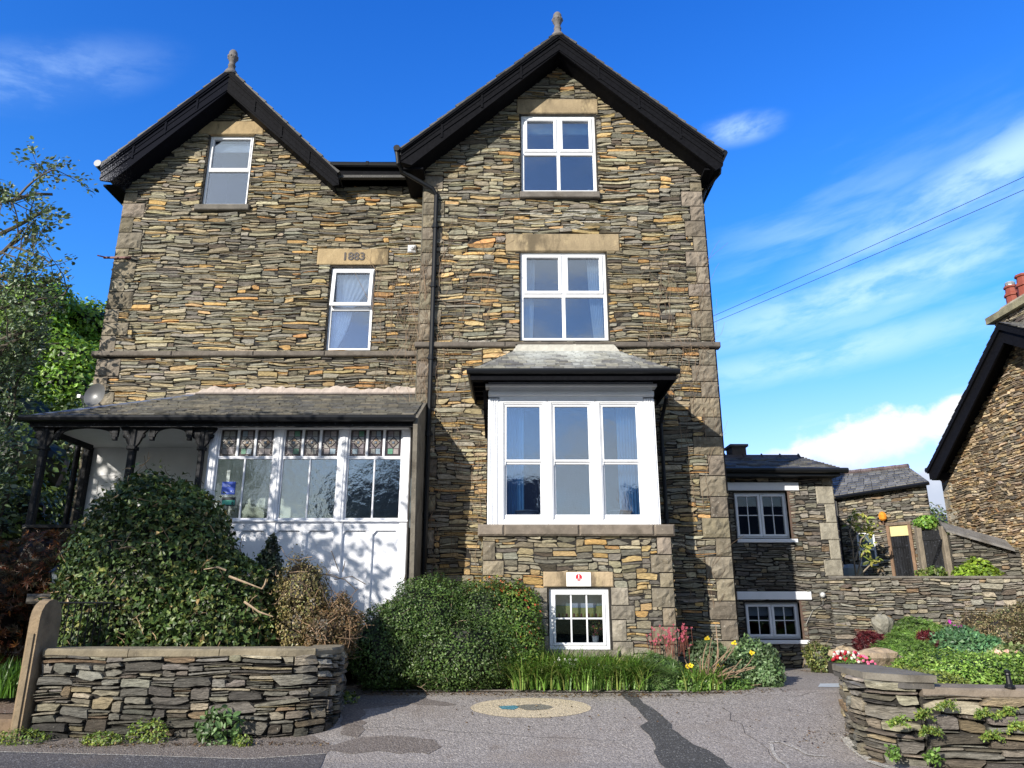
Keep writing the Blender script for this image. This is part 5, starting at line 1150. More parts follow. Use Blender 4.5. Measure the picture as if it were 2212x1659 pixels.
# ---------------------------------------------------------------- terrace wall, outbuilding, yard
tw_=swall('terrace_wall','long retaining slate wall level with the annexe window, flowers at its foot','wall',(8.5,YA,.8),[(xa1-.35,YA-.012),(7.5,YA-.02),(9.5,YA-.03),(14.5,YA-.05)],.25,zta-.05,rng,.35,(.14,.5,.035,.13),(.015,.06),(1.3,.055,.05,(.14,.13,.115)),None,1.25)
mb=MB(); mb.add([(xa1,YA+.3,1.75),(20,YA+.3,1.75),(20,60,1.9),(xa1,60,1.9)],[[(0,1,2,3)]]); tag(mb.build('yard_ground','grassground'),kind='structure')
A=np.array([8.80,20.6]); B=np.array([10.42,18.55]); dv=B-A; LO=np.linalg.norm(dv); U2=dv/LO; N2=np.array([U2[1],-U2[0]]); N2=N2 if N2[1]<0 else -N2
def ou(px,py):
    """distance along and height on the outbuilding's front plane for a point of the photograph"""
    a,b=ray(px,py); # X=a*Y ; solve A+u*U2 = (aY,Y)
    Y=(A[0]-A[1]*U2[0]/U2[1])/(a-U2[0]/U2[1]); u=(Y-A[1])/U2[1]; return u,CAMZ+b*Y
def op(u,d=0.): p=A+U2*u+N2*d; return p
ob=thing('outbuilding','small stone outbuilding with a crooked slate roof and black plank door behind the terrace wall','outbuilding',(9.6,19.6,1.8))
e0=ou(1803,1072)[1]; e1=ou(1997,1040)[1]
mb=MB(); hD=[ou(1914,1128)[0],ou(1986,1250)[0],1.7,ou(1950,1133)[1]]; hW=[ou(1853,1170)[0],ou(1891,1170)[0],ou(1870,1223)[1],ou(1872,1151)[1]]
rc=pack(LO,e1-1.6,rng,.12,.42,.035,.11); rc[:,2:]+=1.6; rc=trim(rc,[tuple(hD),tuple(hW)]); rc=rc[rc[:,3]<np.interp((rc[:,0]+rc[:,1])/2,[0,LO],[e0,e1])+.02]
stones(mb,rc,flat((A[0],A[1],0),(U2[0],U2[1],0),(N2[0],N2[1],0)),rng,PAL_WALL,lambda u,z:np.tile(PW_WALL,(len(u),1)),gain=1.2)
a=op(0,-.03);b=op(LO,-.03); mb.quad((a[0],a[1],1.5),(b[0],b[1],1.5),(b[0],b[1],e1),(a[0],a[1],e0),col=DARK)
c_=B*1.14; d_=op(0,-2.2); mb.quad((b[0],b[1],1.5),(c_[0],c_[1],1.5),(c_[0],c_[1],e1+.3),(b[0],b[1],e1),col=(.15,.14,.12)); mb.quad((a[0],a[1],1.5),(d_[0],d_[1],1.5),(d_[0],d_[1],e0+.4),(a[0],a[1],e0),col=(.12,.11,.1))
mb.build('front_wall','stonebig',ob)
def obox(mb,u0,u1,d0,d1,z0,z1,col=(1,1,1)):
    P=[(*op(u,d),z) for z in (z0,z1) for (u,d) in ((u0,d1),(u1,d1),(u1,d0),(u0,d0))]; mb.add(P,[[(0,3,2,1),(4,5,6,7),(0,1,5,4),(1,2,6,5),(2,3,7,6),(3,0,4,7)]],col)
mb=MB(); zt_=ou(1950,1159)[1]; n_=7
for k in range(n_): 
    w_=(hD[1]-hD[0]-.16)/n_; obox(mb,hD[0]+.08+k*w_,hD[0]+.08+(k+1)*w_-.008,-.02,.03,1.7,zt_,np.array([1,1,1])*rng.uniform(.7,1.5))
dr=mb.build('plank_door','blackwood',ob); mb=MB(); obox(mb,hD[0]+.09,hD[0]+.4,.03,.04,zt_-.28,zt_-.24); obox(mb,hD[0]+.09,hD[0]+.4,.03,.04,1.95,1.99); mb.build('strap_hinge','blackplain',dr); mb=MB(); obox(mb,hD[0]+.08,hD[1]-.08,-.01,.02,zt_+.02,hD[3]-.02,(.62,.55,.28)); mb.build('cream_panel','plain',dr)
mb=MB(); 
for u0,u1 in ((hD[0],hD[0]+.075),(hD[1]-.075,hD[1])): obox(mb,u0,u1,-.03,.06,1.6,hD[3]+.03,(.22,.14,.09))
obox(mb,hD[0]-.02,hD[1]+.02,-.03,.07,hD[3]-.01,hD[3]+.06,(.16,.12,.09)); mb.build('door_frame','bark',dr)
mb=MB(); t_=.045
for u0,u1,z0_,z1_ in ((hW[0],hW[1],hW[2],hW[2]+t_),(hW[0],hW[1],hW[3]-t_,hW[3]),(hW[0],hW[0]+t_,hW[2],hW[3]),(hW[1]-t_,hW[1],hW[2],hW[3]),(hW[0],hW[1],(hW[2]+hW[3])/2-.03,(hW[2]+hW[3])/2+.03)): obox(mb,u0,u1,-.02,.03,z0_,z1_)
ow=mb.build('window','white',ob); mb=MB(); obox(mb,hW[0]+.03,hW[1]-.03,-.01,.0,hW[2]+.03,hW[3]-.03,(.10,.14,.17)); mb.build('pane','leadglass',ow)
mb=MB(); P0=np.array([*op(-.15,.18),e0-.03]); P1=np.array([*op(LO+.15,.18),e1-.03]); r0=at(1795,1027,22.3); r1=at(1963,1009,20.2)
R0=np.array([r0.x,r0.y,r0.z]); R1=np.array([r1.x,r1.y,r1.z]); nr=9
for j in range(nr):
    f0,f1=j/nr,(j+1)/nr; a0=P0+(R0-P0)*f0;a1=P0+(R0-P0)*f1*1.0;b0=P1+(R1-P1)*f0;b1=P1+(R1-P1)*f1; m_=0.
    while m_<1:
        e=min(1,m_+rng.uniform(.05,.10)); c=np.array([.10,.10,.095])*rng.uniform(.7,1.7); h=rng.uniform(.012,.03)
        q=[a0+(b0-a0)*m_+[0,0,h],a0+(b0-a0)*(e-.006)+[0,0,h],a1+(b1-a1)*(e-.006)+[0,0,.003],a1+(b1-a1)*m_+[0,0,.003]]
        q+=[q[0]-[0,0,h+.01],q[1]-[0,0,h+.01]]; mb.add(q,[[(0,1,2,3),(4,5,1,0)]],c); m_=e
q=[P0-[0,0,.06],P1-[0,0,.06],R1-[0,0,.06],R0-[0,0,.06]]; mb.add(q+[p+[0,0,.055] for p in q],[[(3,2,1,0),(4,5,6,7),(0,1,5,4),(1,2,6,5),(2,3,7,6),(3,0,4,7)]],(.03,.03,.03))
ro=mb.build('roof','slate',ob)
mb=MB(); n_=7
for k in range(n_): a=R0+(R1-R0)*k/n_; b=R0+(R1-R0)*(k+.96)/n_; mb.tube([a+[0,0,.02],b+[0,0,.03]],.075,6,np.array([.13,.10,.10])*rng.uniform(.8,1.2))
mb.build('ridge_tiles','slate',ro)
mb=MB(); mb.tube([P0+[0,0,-.05],P1+[0,0,-.05]],.05,6); gx=op(.25,.07); mb.tube([(gx[0],gx[1],e0-.1),(gx[0],gx[1],1.7)],.035,6); mb.build('gutter','blackplain',ro)
# amber lamp over the plank door
u_,z_=ou(1912,1117); p=op(u_,.14); t=thing('amber_lamp','amber glass lantern beside the top of the outbuilding door','wall lamp',(p[0],p[1],z_)); mb=MB(); mb.lathe([(.05,-.10),(.09,-.06),(.10,.04),(.07,.10),(.03,.13)],(p[0],p[1],z_),8,(.75,.28,.03)); mb.build('shade','leadglass',t)
mb=MB(); q=op(u_,0); mb.tube([(p[0],p[1],z_-.1),(p[0],p[1],z_-.17),(q[0],q[1],z_-.2)],.018,6,(.1,.05,.03)); mb.build('bracket','plain',t)
# black gate and slab-roofed lean-to
g0=at(1990,1145,18.0); g1_=at(2038,1245,17.3); yt=thing('yard_gate','black boarded yard gate between stone posts, right of the outbuilding door','gate',(g0.x,17.7,1.8)); mb=MB(); ga=np.array([X(1992,1200,17.9),17.9]); gb=np.array([X(2046,1200,17.5),17.5]); zg0,zg1=1.75,Z(1146,17.7,2015)
for k in range(7): a=ga+(gb-ga)*k/7; b=ga+(gb-ga)*(k+.93)/7; mb.add([(a[0],a[1],zg0),(b[0],b[1],zg0),(b[0],b[1],zg1),(a[0],a[1],zg1),(a[0],a[1]+.03,zg0),(b[0],b[1]+.03,zg0),(b[0],b[1]+.03,zg1),(a[0],a[1]+.03,zg1)],[[(0,1,2,3),(4,7,6,5),(0,3,7,4),(1,5,6,2),(3,2,6,7)]])

for zz_ in (zg0+.25,zg1-.22): mb.add([(ga[0],ga[1]-.025,zz_),(gb[0],gb[1]-.025,zz_),(gb[0],gb[1]-.025,zz_+.09),(ga[0],ga[1]-.025,zz_+.09),(ga[0],ga[1],zz_+.09),(gb[0],gb[1],zz_+.09)],[[(0,1,2,3),(3,2,5,4)]])
mb.add([(ga[0],ga[1]-.022,zg0+.34),(ga[0]+.10,ga[1]-.022,zg0+.34),(gb[0],gb[1]-.022,zg1-.22),(gb[0]-.10,gb[1]-.022,zg1-.22)],[[(0,1,2,3)]])
mb.build('boards','blackwood',yt); mb=MB()
for q in (ga,gb): mb.bbox(q[0]-.06,q[0]+.06,q[1]-.06,q[1]+.08,1.7,zg1+.08,(.2,.17,.13),.02)
mb.build('post','bark',yt)
c0=at(2046,1150,17.4); c1=at(2195,1192,16.9)
zz0,zz1=Z(1152,17.3,2050),Z(1192,16.95,2190)
swall('lean_to_wall','stone yard wall under a sloping slate slab beside the black gate','wall',(11,17.2,1.8),[(c0.x,17.35),(c1.x+.2,17.0),(14,16.9)],1.7,zz0,rng,.3,(.14,.45,.035,.11),(.015,.05),None,None,1.0,top=([0,.15,1.5,5],[zz0-.02,zz0-.02,zz1-.03,zz1-.05]))
mb=MB(); s0=np.array([c0.x-.1,17.25,zz0+.03]); s1=np.array([c1.x-.05,16.85,zz1+.0]); w2=np.array([.10,.42,.24]); h2=np.array([0,0,.05]); q=[s0,s1,s1+w2,s0+w2]; mb.add([p for p in q]+[p+h2 for p in q],[[(3,2,1,0),(4,5,6,7),(0,1,5,4),(1,2,6,5),(2,3,7,6),(3,0,4,7)]],(.16,.155,.15)); tag(mb.build('roof_slab','dressed',None,s0),'grey slate slab sloping down over the yard wall','slab')
# ---------------------------------------------------------------- neighbour's house
nh=thing('neighbour_house','stone house at the right edge with a steep gable and red chimney pots','house',(11.45,17,1.8))
NX=11.45; yg0,yg1=19.55,11.5; za=7.55; ya=15.55; zf0=5.0; mb=MB()
tn=([0,yg0-ya,yg0-yg1],[zf0-.25,za-.30,zf0-.25]); Lw=yg0-yg1
rc=pack(Lw,za-1.4,rng,.09,.36,.03,.10); rc[:,2:]+=1.4; rc=rc[rc[:,2]<np.interp((rc[:,0]+rc[:,1])/2,*tn)]
PN=np.array([2.2,1.2,3.4,1.6,2.6,1.4,1.6,3.0,1.4]); stones(mb,rc,flat((NX,yg0,0),(0,-1,0),(-1,0,0)),rng,PAL_WALL*np.array([1.22,1.08,.94]),lambda u,z:np.tile(PN,(len(u),1)),gap=.008,dmin=.012,dmax=.05,jit=.15,gain=1.6)
mb.add([(NX+.02,yg0,1.2),(NX+.02,yg1,1.2),(NX+.02,yg1,zf0),(NX+.02,ya,za),(NX+.02,yg0,zf0-.1)],[[(0,1,2,3,4)]],DARK); mb.quad((NX+.02,yg0,1.2),(19,yg0,1.2),(19,yg0,zf0),(NX+.02,yg0,zf0),col=(.16,.15,.12)); mb.quad((NX+.02,yg1,1.2),(19,yg1,1.2),(19,yg1,zf0),(NX+.02,yg1,zf0),col=(.2,.18,.14))
mb.build('gable_wall','stonebig',nh)
mb=MB(); z=1.8; k=0
while z<zf0-.3: h=rng.uniform(.35,.5); l=.22 if k%2 else .4; mb.box(NX-.03,NX+.1,yg0-l,yg0+.02,z+.005,z+h-.005,np.array([.34,.32,.27])*rng.uniform(.85,1.15)); z+=h;k+=1
mb.build('quoins','quoin',nh)
mb=MB(); yfl=19.32; zfl=zf0-.02
for (y_,z_) in ((yfl,zfl),(yg1-.5,zfl)):
    mb.prism([(y_,z_),(ya,za+.10),(ya,za),(y_,z_-.10)],NX-.45,19,'x',(.05,.05,.05)); D_=np.array([0,ya-y_,za+.10-z_]); L_=np.linalg.norm(D_); D_/=L_; slates(mb,(NX-.5,y_,z_+.01),(1,0,0),D_,L_,lambda t:0,lambda t:6.5,rng,.22,(.2,.34),gain=1.3)
nr_=mb.build('roof','slate',nh)
for (y_,z_) in ((yfl,zfl),(yg1-.5,zfl)):
    mb=MB(); mb.prism([(y_,z_-.02),(ya,za+.06),(ya,za-.38),(y_+(ya-y_)*.08,z_-.30),(y_,z_-.28)],NX-.47,NX-.42,'x'); mb.prism([(y_,z_-.02),(ya,za+.06),(ya,za-.07),(y_,z_-.12)],NX-.52,NX-.47,'x'); mb.box(NX-.42,NX,min(y_,y_+.05*(ya-y_)),max(y_,y_+.05*(ya-y_)),z_-.3,z_-.12)
    mb.prism([(y_,z_-.14),(ya,za-.06),(ya,za-.09),(y_,z_-.17)],NX-.42,NX,'x'); mb.build('bargeboard','black',nh)
mb=MB(); mb.tube([(NX-.5,yfl+.06,zfl-.02),(19,yfl+.06,zfl-.02)],.07,6); mb.build('gutter','blackplain',nr_)
ch=MB(); cy0,cy1=13.9,16.4; zc0_=Z(688,16.5,2128); chz=zc0_; ch.box(NX+.02,NX+.65,cy0,cy1,5.5,chz-.16,DARK)
for (O_,U_,N_,L_) in (((NX+.02,cy1,0),(0,-1,0),(-1,0,0),cy1-cy0),((NX+.02,cy0,0),(1,0,0),(0,-1,0),.63)):
    rc=pack(L_,chz-.16-6.6,rng,.12,.4,.04,.11); rc[:,2:]+=6.6; stones(ch,rc,flat(O_,U_,N_),rng,PAL_WALL,lambda u,z:np.tile(PN,(len(u),1)),gain=1.1)
cho=ch.build('chimney','stonebig',nh)
mb=MB(); mb.bbox(NX-.12,NX+.8,cy0-.12,cy1+.12,chz-.16,chz,(.26,.24,.15),.02); mb.prism([(cy0,chz),(cy1,chz),(cy1-.3,chz+.12),(cy0+.3,chz+.12)],NX+.02,NX+.65,'x',(.4,.36,.28)); mb.build('chimney_cap','dressed',cho)
for (y_,s) in ((16.08,1.),(15.62,1.15),(15.1,1.)):
    mb=MB(); mb.lathe([(.15*s,0),(.14*s,.30*s),(.17*s,.31*s),(.17*s,.36*s),(.13*s,.40*s),(.12*s,.50*s),(.15*s,.52*s),(.15*s,.56*s)],(NX+.33,y_,chz+.08),8); mb.build('chimney_pot','terracotta',cho)
mb=MB(); mb.lathe([(.10,0),(.10,.05),(.11,.06),(.10,.08),(.11,.10),(.10,.12),(.09,.13)],(NX+.33,16.08,chz+.62),10); mb.build('cowl','metal',cho)
# rough hillside bank between the outbuilding and the neighbour
t=thing('bank_shrub','loose green shrub on the bank seen in the gap left of the neighbouring house','shrub',(13.6,25,2)); mb=MB()
mb.blob((14.5,27,3.0),(2.6,1.2,1.9),(.10,.095,.075),10,7,.05,rng); leafcloud(mb,[[13.9,25.2,3.0],[14.3,26,4.0]],[[1.1,.8,1.3],[1.6,.8,.9]],5200,.11,[(.07,.13,.04),(.12,.17,.05),(.16,.15,.07)],rng); mb.build('foliage','leaf',t)
# ---------------------------------------------------------------- gate post, pier, lantern, step at the left
gt=thing('gate_post','upright sandstone gate post with a rounded top at the left end of the garden wall','gate post',(-5.68,9.4,.1)); mb=MB()
prof=[(9.22,0),(9.66,0),(9.66,1.32)]+[(9.44+.22*math.cos(a),1.34+.22*math.sin(a)) for a in np.linspace(0,math.pi,9)]+[(9.22,1.28)]
mb.prism([(y,z+.08) for y,z in prof],-5.74,-5.62,'x',(.27,.20,.125)); mb.prism([(9.20,.1),(9.22,.1),(9.22,1.25),(9.20,1.25)],-5.71,-5.65,'x',(.22,.17,.11)); mb.build('shaft','dressed',gt)
p_=at(125,1283,10.6); pt_=thing('stone_pier','dark square stone pier with a flat cap behind the gate post','pier',(p_.x,10.7,.3)); mb=MB(); zc_=Z(1283,10.6,125); mb.bbox(-6.52,-5.95,10.5,10.95,.2,zc_-.13,(.06,.055,.05),.02); mb.build('shaft','dressed',pt_); mb=MB(); mb.bbox(-6.60,-5.87,10.42,11.02,zc_-.13,zc_,(.08,.075,.068),.03); mb.build('cap','dressed',pt_)
lx_,lz_=X(124,1250,10.7),zc_; ln=thing('garden_lantern','small black garden lantern standing on the dark stone pier','lantern',(lx_,10.7,lz_)); mb=MB(); mb.lathe([(.07,0),(.03,.02),(.025,.06),(.06,.07),(.06,.08)],(lx_,10.7,lz_),8); mb.lathe([(.13,.29),(.10,.31),(.05,.37),(.02,.39),(.015,.42)],(lx_,10.7,lz_),8)
for k in range(6): t0=k*math.pi/3; mb.tube([(lx_+.06*math.cos(t0),10.7+.06*math.sin(t0),lz_+.08),(lx_+.11*math.cos(t0),10.7+.11*math.sin(t0),lz_+.29)],.008,4)
mb.build('frame','blackplain',ln); mb=MB(); mb.lathe([(.052,.08),(.10,.29)],(lx_,10.7,lz_),6,(.3,.34,.36)); mb.build('glazing','leadglass',ln)
mb=MB(); mb.bbox(-9.5,-5.76,9.35,9.75,-.02,.30,(.20,.14,.09),.03); tag(mb.build('stone_step','dressed'),'worn brown stone step at the foot of the gate post','step')
mb=MB(); mb.quad((-9.5,9.75,.31),(-5.8,9.75,.31),(-6.2,13,.75),(-9.5,13,.75),col=(.9,.75,.65)); tag(mb.build('garden_path','brownpatch'),kind='structure')
# small spiked iron post on the right wall
c=at(2182,1487,8.35); c=Vector((X(2182,1487,8.15),8.15,.76)); mb=MB(); mb.lathe([(.05,0),(.05,.015),(.03,.04),(.022,.12),(.03,.13),(.025,.145),(.03,.16),(.02,.175),(0,.18)],tuple(c),10); tag(mb.build('iron_bollard','blackplain',None,c),'tiny black turned iron post on the coping of the right flower bed wall','iron post')
# overhead cables
for (a,b,lab) in (((1540,683),(2212,372),'upper of the two thin overhead cables leaving the right side of the house'),((1540,697),(2212,400),'lower of the two thin overhead cables leaving the right side of the house')):
    p0=at(*a,14.2); p0.x=max(p0.x,3.93); p1=at(*b,9.5); d=p1-p0; p2=p0+d*1.9; mb=MB(); n=24; pts=[]
    for k in range(n+1): t_=k/n; p=p0+(p2-p0)*t_; p.z-=.07*math.sin(math.pi*t_); pts.append(p)
    mb.tube(pts,.0048,4); tag(mb.build('overhead_cable','blackplain',None,p0),lab,'cable',group='overhead cables')
# houses across the street (they show as reflections in the glass)
oh=thing('opposite_house','plain dark slate house across the street, seen mirrored in the window panes','house',(-4,-14,0)); mb=MB(); mb.box(-9.5,1.3,-20,-13,-.1,5.6,(.12,.11,.09)); mb.build('wall','stonebig',oh)
mb=MB(); mb.prism([(-20.3,5.5),(-16.5,8.3),(-12.7,5.5)],-9.8,1.6,'x',(.05,.05,.055)); r_=mb.build('roof','slate',oh); mb=MB()
mb.box(-7.2,-6.2,-17,-16,7.6,9.8,(.12,.11,.09)); mb.build('chimney','stonebig',r_)
mb=MB(); 
for x in (-8,-5,-2): mb.box(x,x+.9,-13,-12.95,2.8,4.1,(.7,.7,.7)); 
mb.build('window','white',oh)

oh=thing('opposite_terrace','second dark slate house across the street, mirrored in the annexe windows','house',(13,-14,0)); mb=MB(); mb.box(6.5,24,-20,-13,-.1,5.2,(.10,.09,.08)); mb.build('wall','stonebig',oh)
mb=MB(); mb.prism([(-20.3,5.1),(-16.5,7.8),(-12.7,5.1)],6.2,24.3,'x',(.05,.05,.055)); mb.build('roof','slate',oh)
mb=MB()
for x in (8,12,16,20): mb.box(x,x+.9,-13,-12.95,2.8,4.1,(.7,.7,.7))
mb.build('window','white',oh)
# ---------------------------------------------------------------- planting
# indoor things seen through glass
potted(w_b[1]-.22,yb+.20,w_b[2]+.10,'red and green potted plant inside the low window, at its right side',.95)
bowl(bx0+.66,YB+.36,zsl1+.13,'white bowl on the bay window board, behind the left sash'); bowl(bx1-.62,YB+.36,zsl1+.13,'white bowl with a dark rim on the bay window board, behind the right sash')
mb=MB(); mb.lathe([(0,-.01),(.055,-.008),(.06,0)],(w_rt[1]-.14,YR+.24,w_rt[2]+.14),16,(.8,.85,.85),'y'); mb.tube([(w_rt[1]-.14,YR+.25,w_rt[2]+.08),(w_rt[1]-.14,YR+.26,w_rt[2]+.01)],.01,5,(.7,.7,.7)); tag(mb.build('vanity_mirror','white',None,(w_rt[1]-.14,YR+.24,w_rt[2])),'small round mirror standing inside the top window, lower right pane','mirror')
for k,(px,py) in enumerate(((1117,1092),(1160,1092),(1232,1092))):
    q=at(px,py,YB+1.7); mb=MB(); mb.box(q.x-.17,q.x+.17,YB+1.7,YB+1.73,q.z-.22,q.z+.22,(.05,.05,.06)); mb.box(q.x-.13,q.x+.13,YB+1.69,YB+1.70,q.z-.18,q.z+.18,(.45,.47,.5))
    tag(mb.build('framed_picture','plain',None,q),('dark framed picture deep in the bay window room, leftmost of three','dark framed picture deep in the bay window room, middle of three','dark framed picture deep in the bay window room, seen through the middle sash')[k],'picture',group='pictures in the bay window room')
def bpt(px,py,Y): p=at(px,py,Y); return [p.x,p.y,p.z]
# ivy mound
cs=[[-5.15,10.9,1.5],[-4.3,10.85,1.0]]
rs=[[1.22,.95,1.9],[1.13,.85,1.36]]
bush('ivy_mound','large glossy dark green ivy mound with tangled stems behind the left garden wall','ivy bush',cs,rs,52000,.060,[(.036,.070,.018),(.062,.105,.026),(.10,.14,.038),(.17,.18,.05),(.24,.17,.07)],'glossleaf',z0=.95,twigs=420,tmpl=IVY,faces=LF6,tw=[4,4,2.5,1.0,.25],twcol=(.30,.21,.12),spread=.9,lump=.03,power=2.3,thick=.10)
mb=MB()
for (a,b,c) in (((495,1245),(530,1258),(566,1272)),((566,1272),(572,1262),(575,1250)),((528,1300),(560,1322),(590,1332)),((488,1232),(470,1225),(440,1230))):
    P=[bpt(*a,10.05),bpt(*b,10.0),bpt(*c,10.0)]; mb.tube(P,[.016,.012,.006],5,(.36,.27,.18),cap=False)
tag(mb.build('dead_branch','bark',None,bpt(530,1258,10.0)),'bare broken branches lying across the ivy mound','branch')
# iron railing hidden in the ivy foot
mb=MB()
for k in range(9): x=-5.9+k*.09; mb.tube([(x,9.95,1.0),(x,9.95,1.62)],.008,4)
mb.tube([(-5.95,9.95,1.60),(-5.15,9.95,1.60)],.012,5); tag(mb.build('iron_railing','blackplain',None,(-5.6,9.95,1)),'low black iron railing half buried in the foot of the ivy mound','railing')
# brown shrubs
BR=[(.20,.17,.06),(.26,.21,.08),(.15,.16,.055),(.32,.25,.13),(.10,.08,.04)]
bush('golden_shrub','tall rounded golden brown shrub between the ivy mound and the clipped hedge','shrub',[[-2.95,10.75,1.75],[-2.95,10.8,1.25],[-2.75,10.7,1.5]],[[.36,.36,.48],[.40,.4,.5],[.25,.3,.3]],15000,.033,BR,z0=.9,twigs=90,twcol=(.2,.14,.09),corecol=(.03,.022,.012),lump=.2,thick=.2)
bush('brown_shrub','lower brown half dead shrub at the right of the golden shrub','shrub',[[-2.55,10.6,1.2],[-2.32,10.7,1.25],[-2.4,10.75,1.45]],[[.32,.3,.36],[.25,.3,.36],[.15,.2,.28]],11000,.033,[(.16,.10,.05),(.20,.14,.07),(.10,.09,.04),(.24,.15,.08)],z0=.85,twigs=110,twcol=(.2,.13,.08),corecol=(.03,.022,.012),lump=.2,thick=.2)
bush('conifer_sprig','small dark conifer poking up behind the ivy mound','conifer',[[-3.62,11.3,1.95],[-3.6,11.3,2.25]],[[.22,.2,.42],[.10,.10,.32]],2600,.06,[(.03,.05,.03),(.05,.07,.04)],z0=.9,spread=1.2)
mb=MB()
for (a,b,c) in (((700,1240),(745,1252),(770,1275)),((740,1235),(745,1215),(745,1212)),((722,1252),(760,1245),(790,1262)),((716,1190),(724,1212),(732,1235))): mb.tube([bpt(*a,10.9),bpt(*b,10.9),bpt(*c,10.9)],.006,4,(.10,.08,.06),cap=False)
tag(mb.build('bare_twigs','bark',None,bpt(745,1240,10.9)),'few bare arching twigs against the white porch panels','twigs')
# clipped hedge
HG=[(.05,.10,.022),(.075,.135,.03),(.11,.17,.045),(.03,.06,.015)]
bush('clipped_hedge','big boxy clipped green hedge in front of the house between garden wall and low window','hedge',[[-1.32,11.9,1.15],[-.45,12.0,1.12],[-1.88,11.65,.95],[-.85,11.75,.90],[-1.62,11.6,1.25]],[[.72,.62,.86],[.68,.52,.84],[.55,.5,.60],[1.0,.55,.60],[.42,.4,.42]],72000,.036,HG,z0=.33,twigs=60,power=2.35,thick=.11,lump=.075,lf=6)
bush('red_tipped_hedge','hedge with orange red new shoots at the right end of the clipped hedge','hedge',[[.0,12.0,1.12],[.12,11.95,.85]],[[.48,.42,.78],[.40,.40,.50]],17000,.042,[(.06,.12,.02),(.10,.18,.03),(.16,.22,.04),(.30,.07,.03)],z0=.36,tw=[4,4,2,.55],power=2.5,thick=.10,lump=.07,lf=6)
mb=MB()
P,N=shell([[-.2,12.0,1.20]],[[.70,.40,.74]],2400,rng,thick=.03); k_=P[:,2]>1.72; putleaves(mb,P[k_],N[k_]+[0,0,1],.055,[(.42,.12,.04),(.28,.20,.04),(.20,.24,.05)],rng,spread=.9); tag(mb.build('red_shoots','leaf',None,(-.15,12.0,1.7)),'fringe of reddish young shoots along the top of the hedge','shoots')
# plants along the house border
def clump(name,label,cat,px0,px1,py,Y,n,h,w_,cols,lean=.7,depth=.35,**kw):
    x0,x1=X(px0,py,Y),X(px1,py,Y); P=np.stack([rng.uniform(x0,x1,n),rng.normal(Y,depth*.4,n),np.full(n,G(Y)+.02)],1); mb=MB(); blades(mb,P,h,w_,cols,rng,lean,dirs=-math.pi/2+rng.normal(0,1.5,n),**kw); return tag(mb.build(name,'leaf',None,((x0+x1)/2,Y,G(Y))),label,cat)
LIME=[(.12,.24,.035),(.16,.30,.05),(.08,.17,.03),(.22,.34,.08),(.26,.30,.08)]
clump('day_lily_clump','broad clump of arching bright green strap leaves under the low window','strap leaf plant',1105,1265,1470,11.95,2600,.66,.020,LIME,1.1,.6)
clump('day_lily_clump','narrower clump of arching strap leaves at the right of the low window','strap leaf plant',1268,1385,1470,11.9,1700,.62,.020,LIME,1.15,.55)
def flowers(name,label,cat,pts,size,col,stem=.25,stemcol=(.10,.17,.05),pet=6,face=(0,-1,.3),group=None,center=None):
    t=thing(name,label,cat,pts[0],group); mb=MB(); P=np.array(pts); 
    for p in P: mb.tube([(p[0]+rng.uniform(-.03,.03),p[1]+.02,p[2]-stem),(p[0],p[1]+.01,p[2])],.003,4,stemcol,cap=False)
    mb.build('stem','leaf',t); mb=MB()
    for p in P:
        q=np.tile(p,(pet,1)); a=np.linspace(0,2*math.pi,pet,endpoint=False)+rng.uniform(0,1); dv_=np.stack([np.cos(a),-.25*np.ones(pet),np.sin(a)],1)
        putleaves(mb,q,np.tile(np.array(face,float),(pet,1)),size,[col],rng,tmpl=np.array([(0,0,0),(.5,.42,.08),(1,0,.15),(.5,-.42,.08)]),spread=.15,cvar=.08,dirv=dv_)
        if center: mb.blob((p[0],p[1]-.01,p[2]),(size*.25,)*3,center,6,4)
    mb.build('petals','petal',t); return t
flowers('white_bluebells','spray of small white flowers below the sill of the low window','flowers',[bpt(rng.uniform(1195,1230) if k<9 else rng.uniform(1225,1320),rng.uniform(1422,1440) if k<9 else rng.uniform(1425,1462),11.7) for k in range(26)],.026,(.75,.75,.72))
bush('geranium_clump','rounded clump of lobed mid green leaves below the pink flowers','perennial',[bpt(1425,1462,11.85),bpt(1405,1475,11.8)],[[.36,.32,.32],[.30,.3,.24]],4200,.075,[(.07,.14,.04),(.10,.19,.05),(.14,.22,.07)],z0=.38,tmpl=PALM,faces=PF,lump=.12,corecol=(.02,.03,.012))
t=flowers('pink_spires','tall feathery pink red flower spires against the quoins of the bay','flowers',[bpt(rng.choice([1412,1437,1448,1460,1472,1478])+rng.normal(0,9),rng.uniform(1352,1388)+rng.normal(0,5),12.0) for k in range(60)],.024,(.38,.07,.11),stem=.26,stemcol=(.22,.08,.06),pet=3)
cc=[bpt(1530,1440,12.1),bpt(1500,1470,11.9)]
bush('wallflower_bush','grey green shrub with sprawling woody stems beside the bay','shrub',[bpt(1530,1418,12.3),bpt(1560,1450,12.1)],[[.32,.3,.24],[.36,.3,.26]],5200,.055,[(.11,.17,.08),(.15,.21,.11),(.09,.14,.06)],z0=.38,spread=1.0,corecol=(.03,.035,.02))
bush('hebe_bush','rounded grey green leafy bush at the right corner of the house, by the driveway','shrub',[bpt(1632,1440,12.5),bpt(1598,1455,12.2),bpt(1650,1465,12.2)],[[.40,.38,.40],[.36,.3,.34],[.28,.3,.24]],11000,.058,[(.10,.17,.07),(.14,.22,.10),(.08,.14,.05),(.18,.26,.13)],z0=.36,spread=1.0,lump=.12,corecol=(.02,.03,.015))
mb=MB()
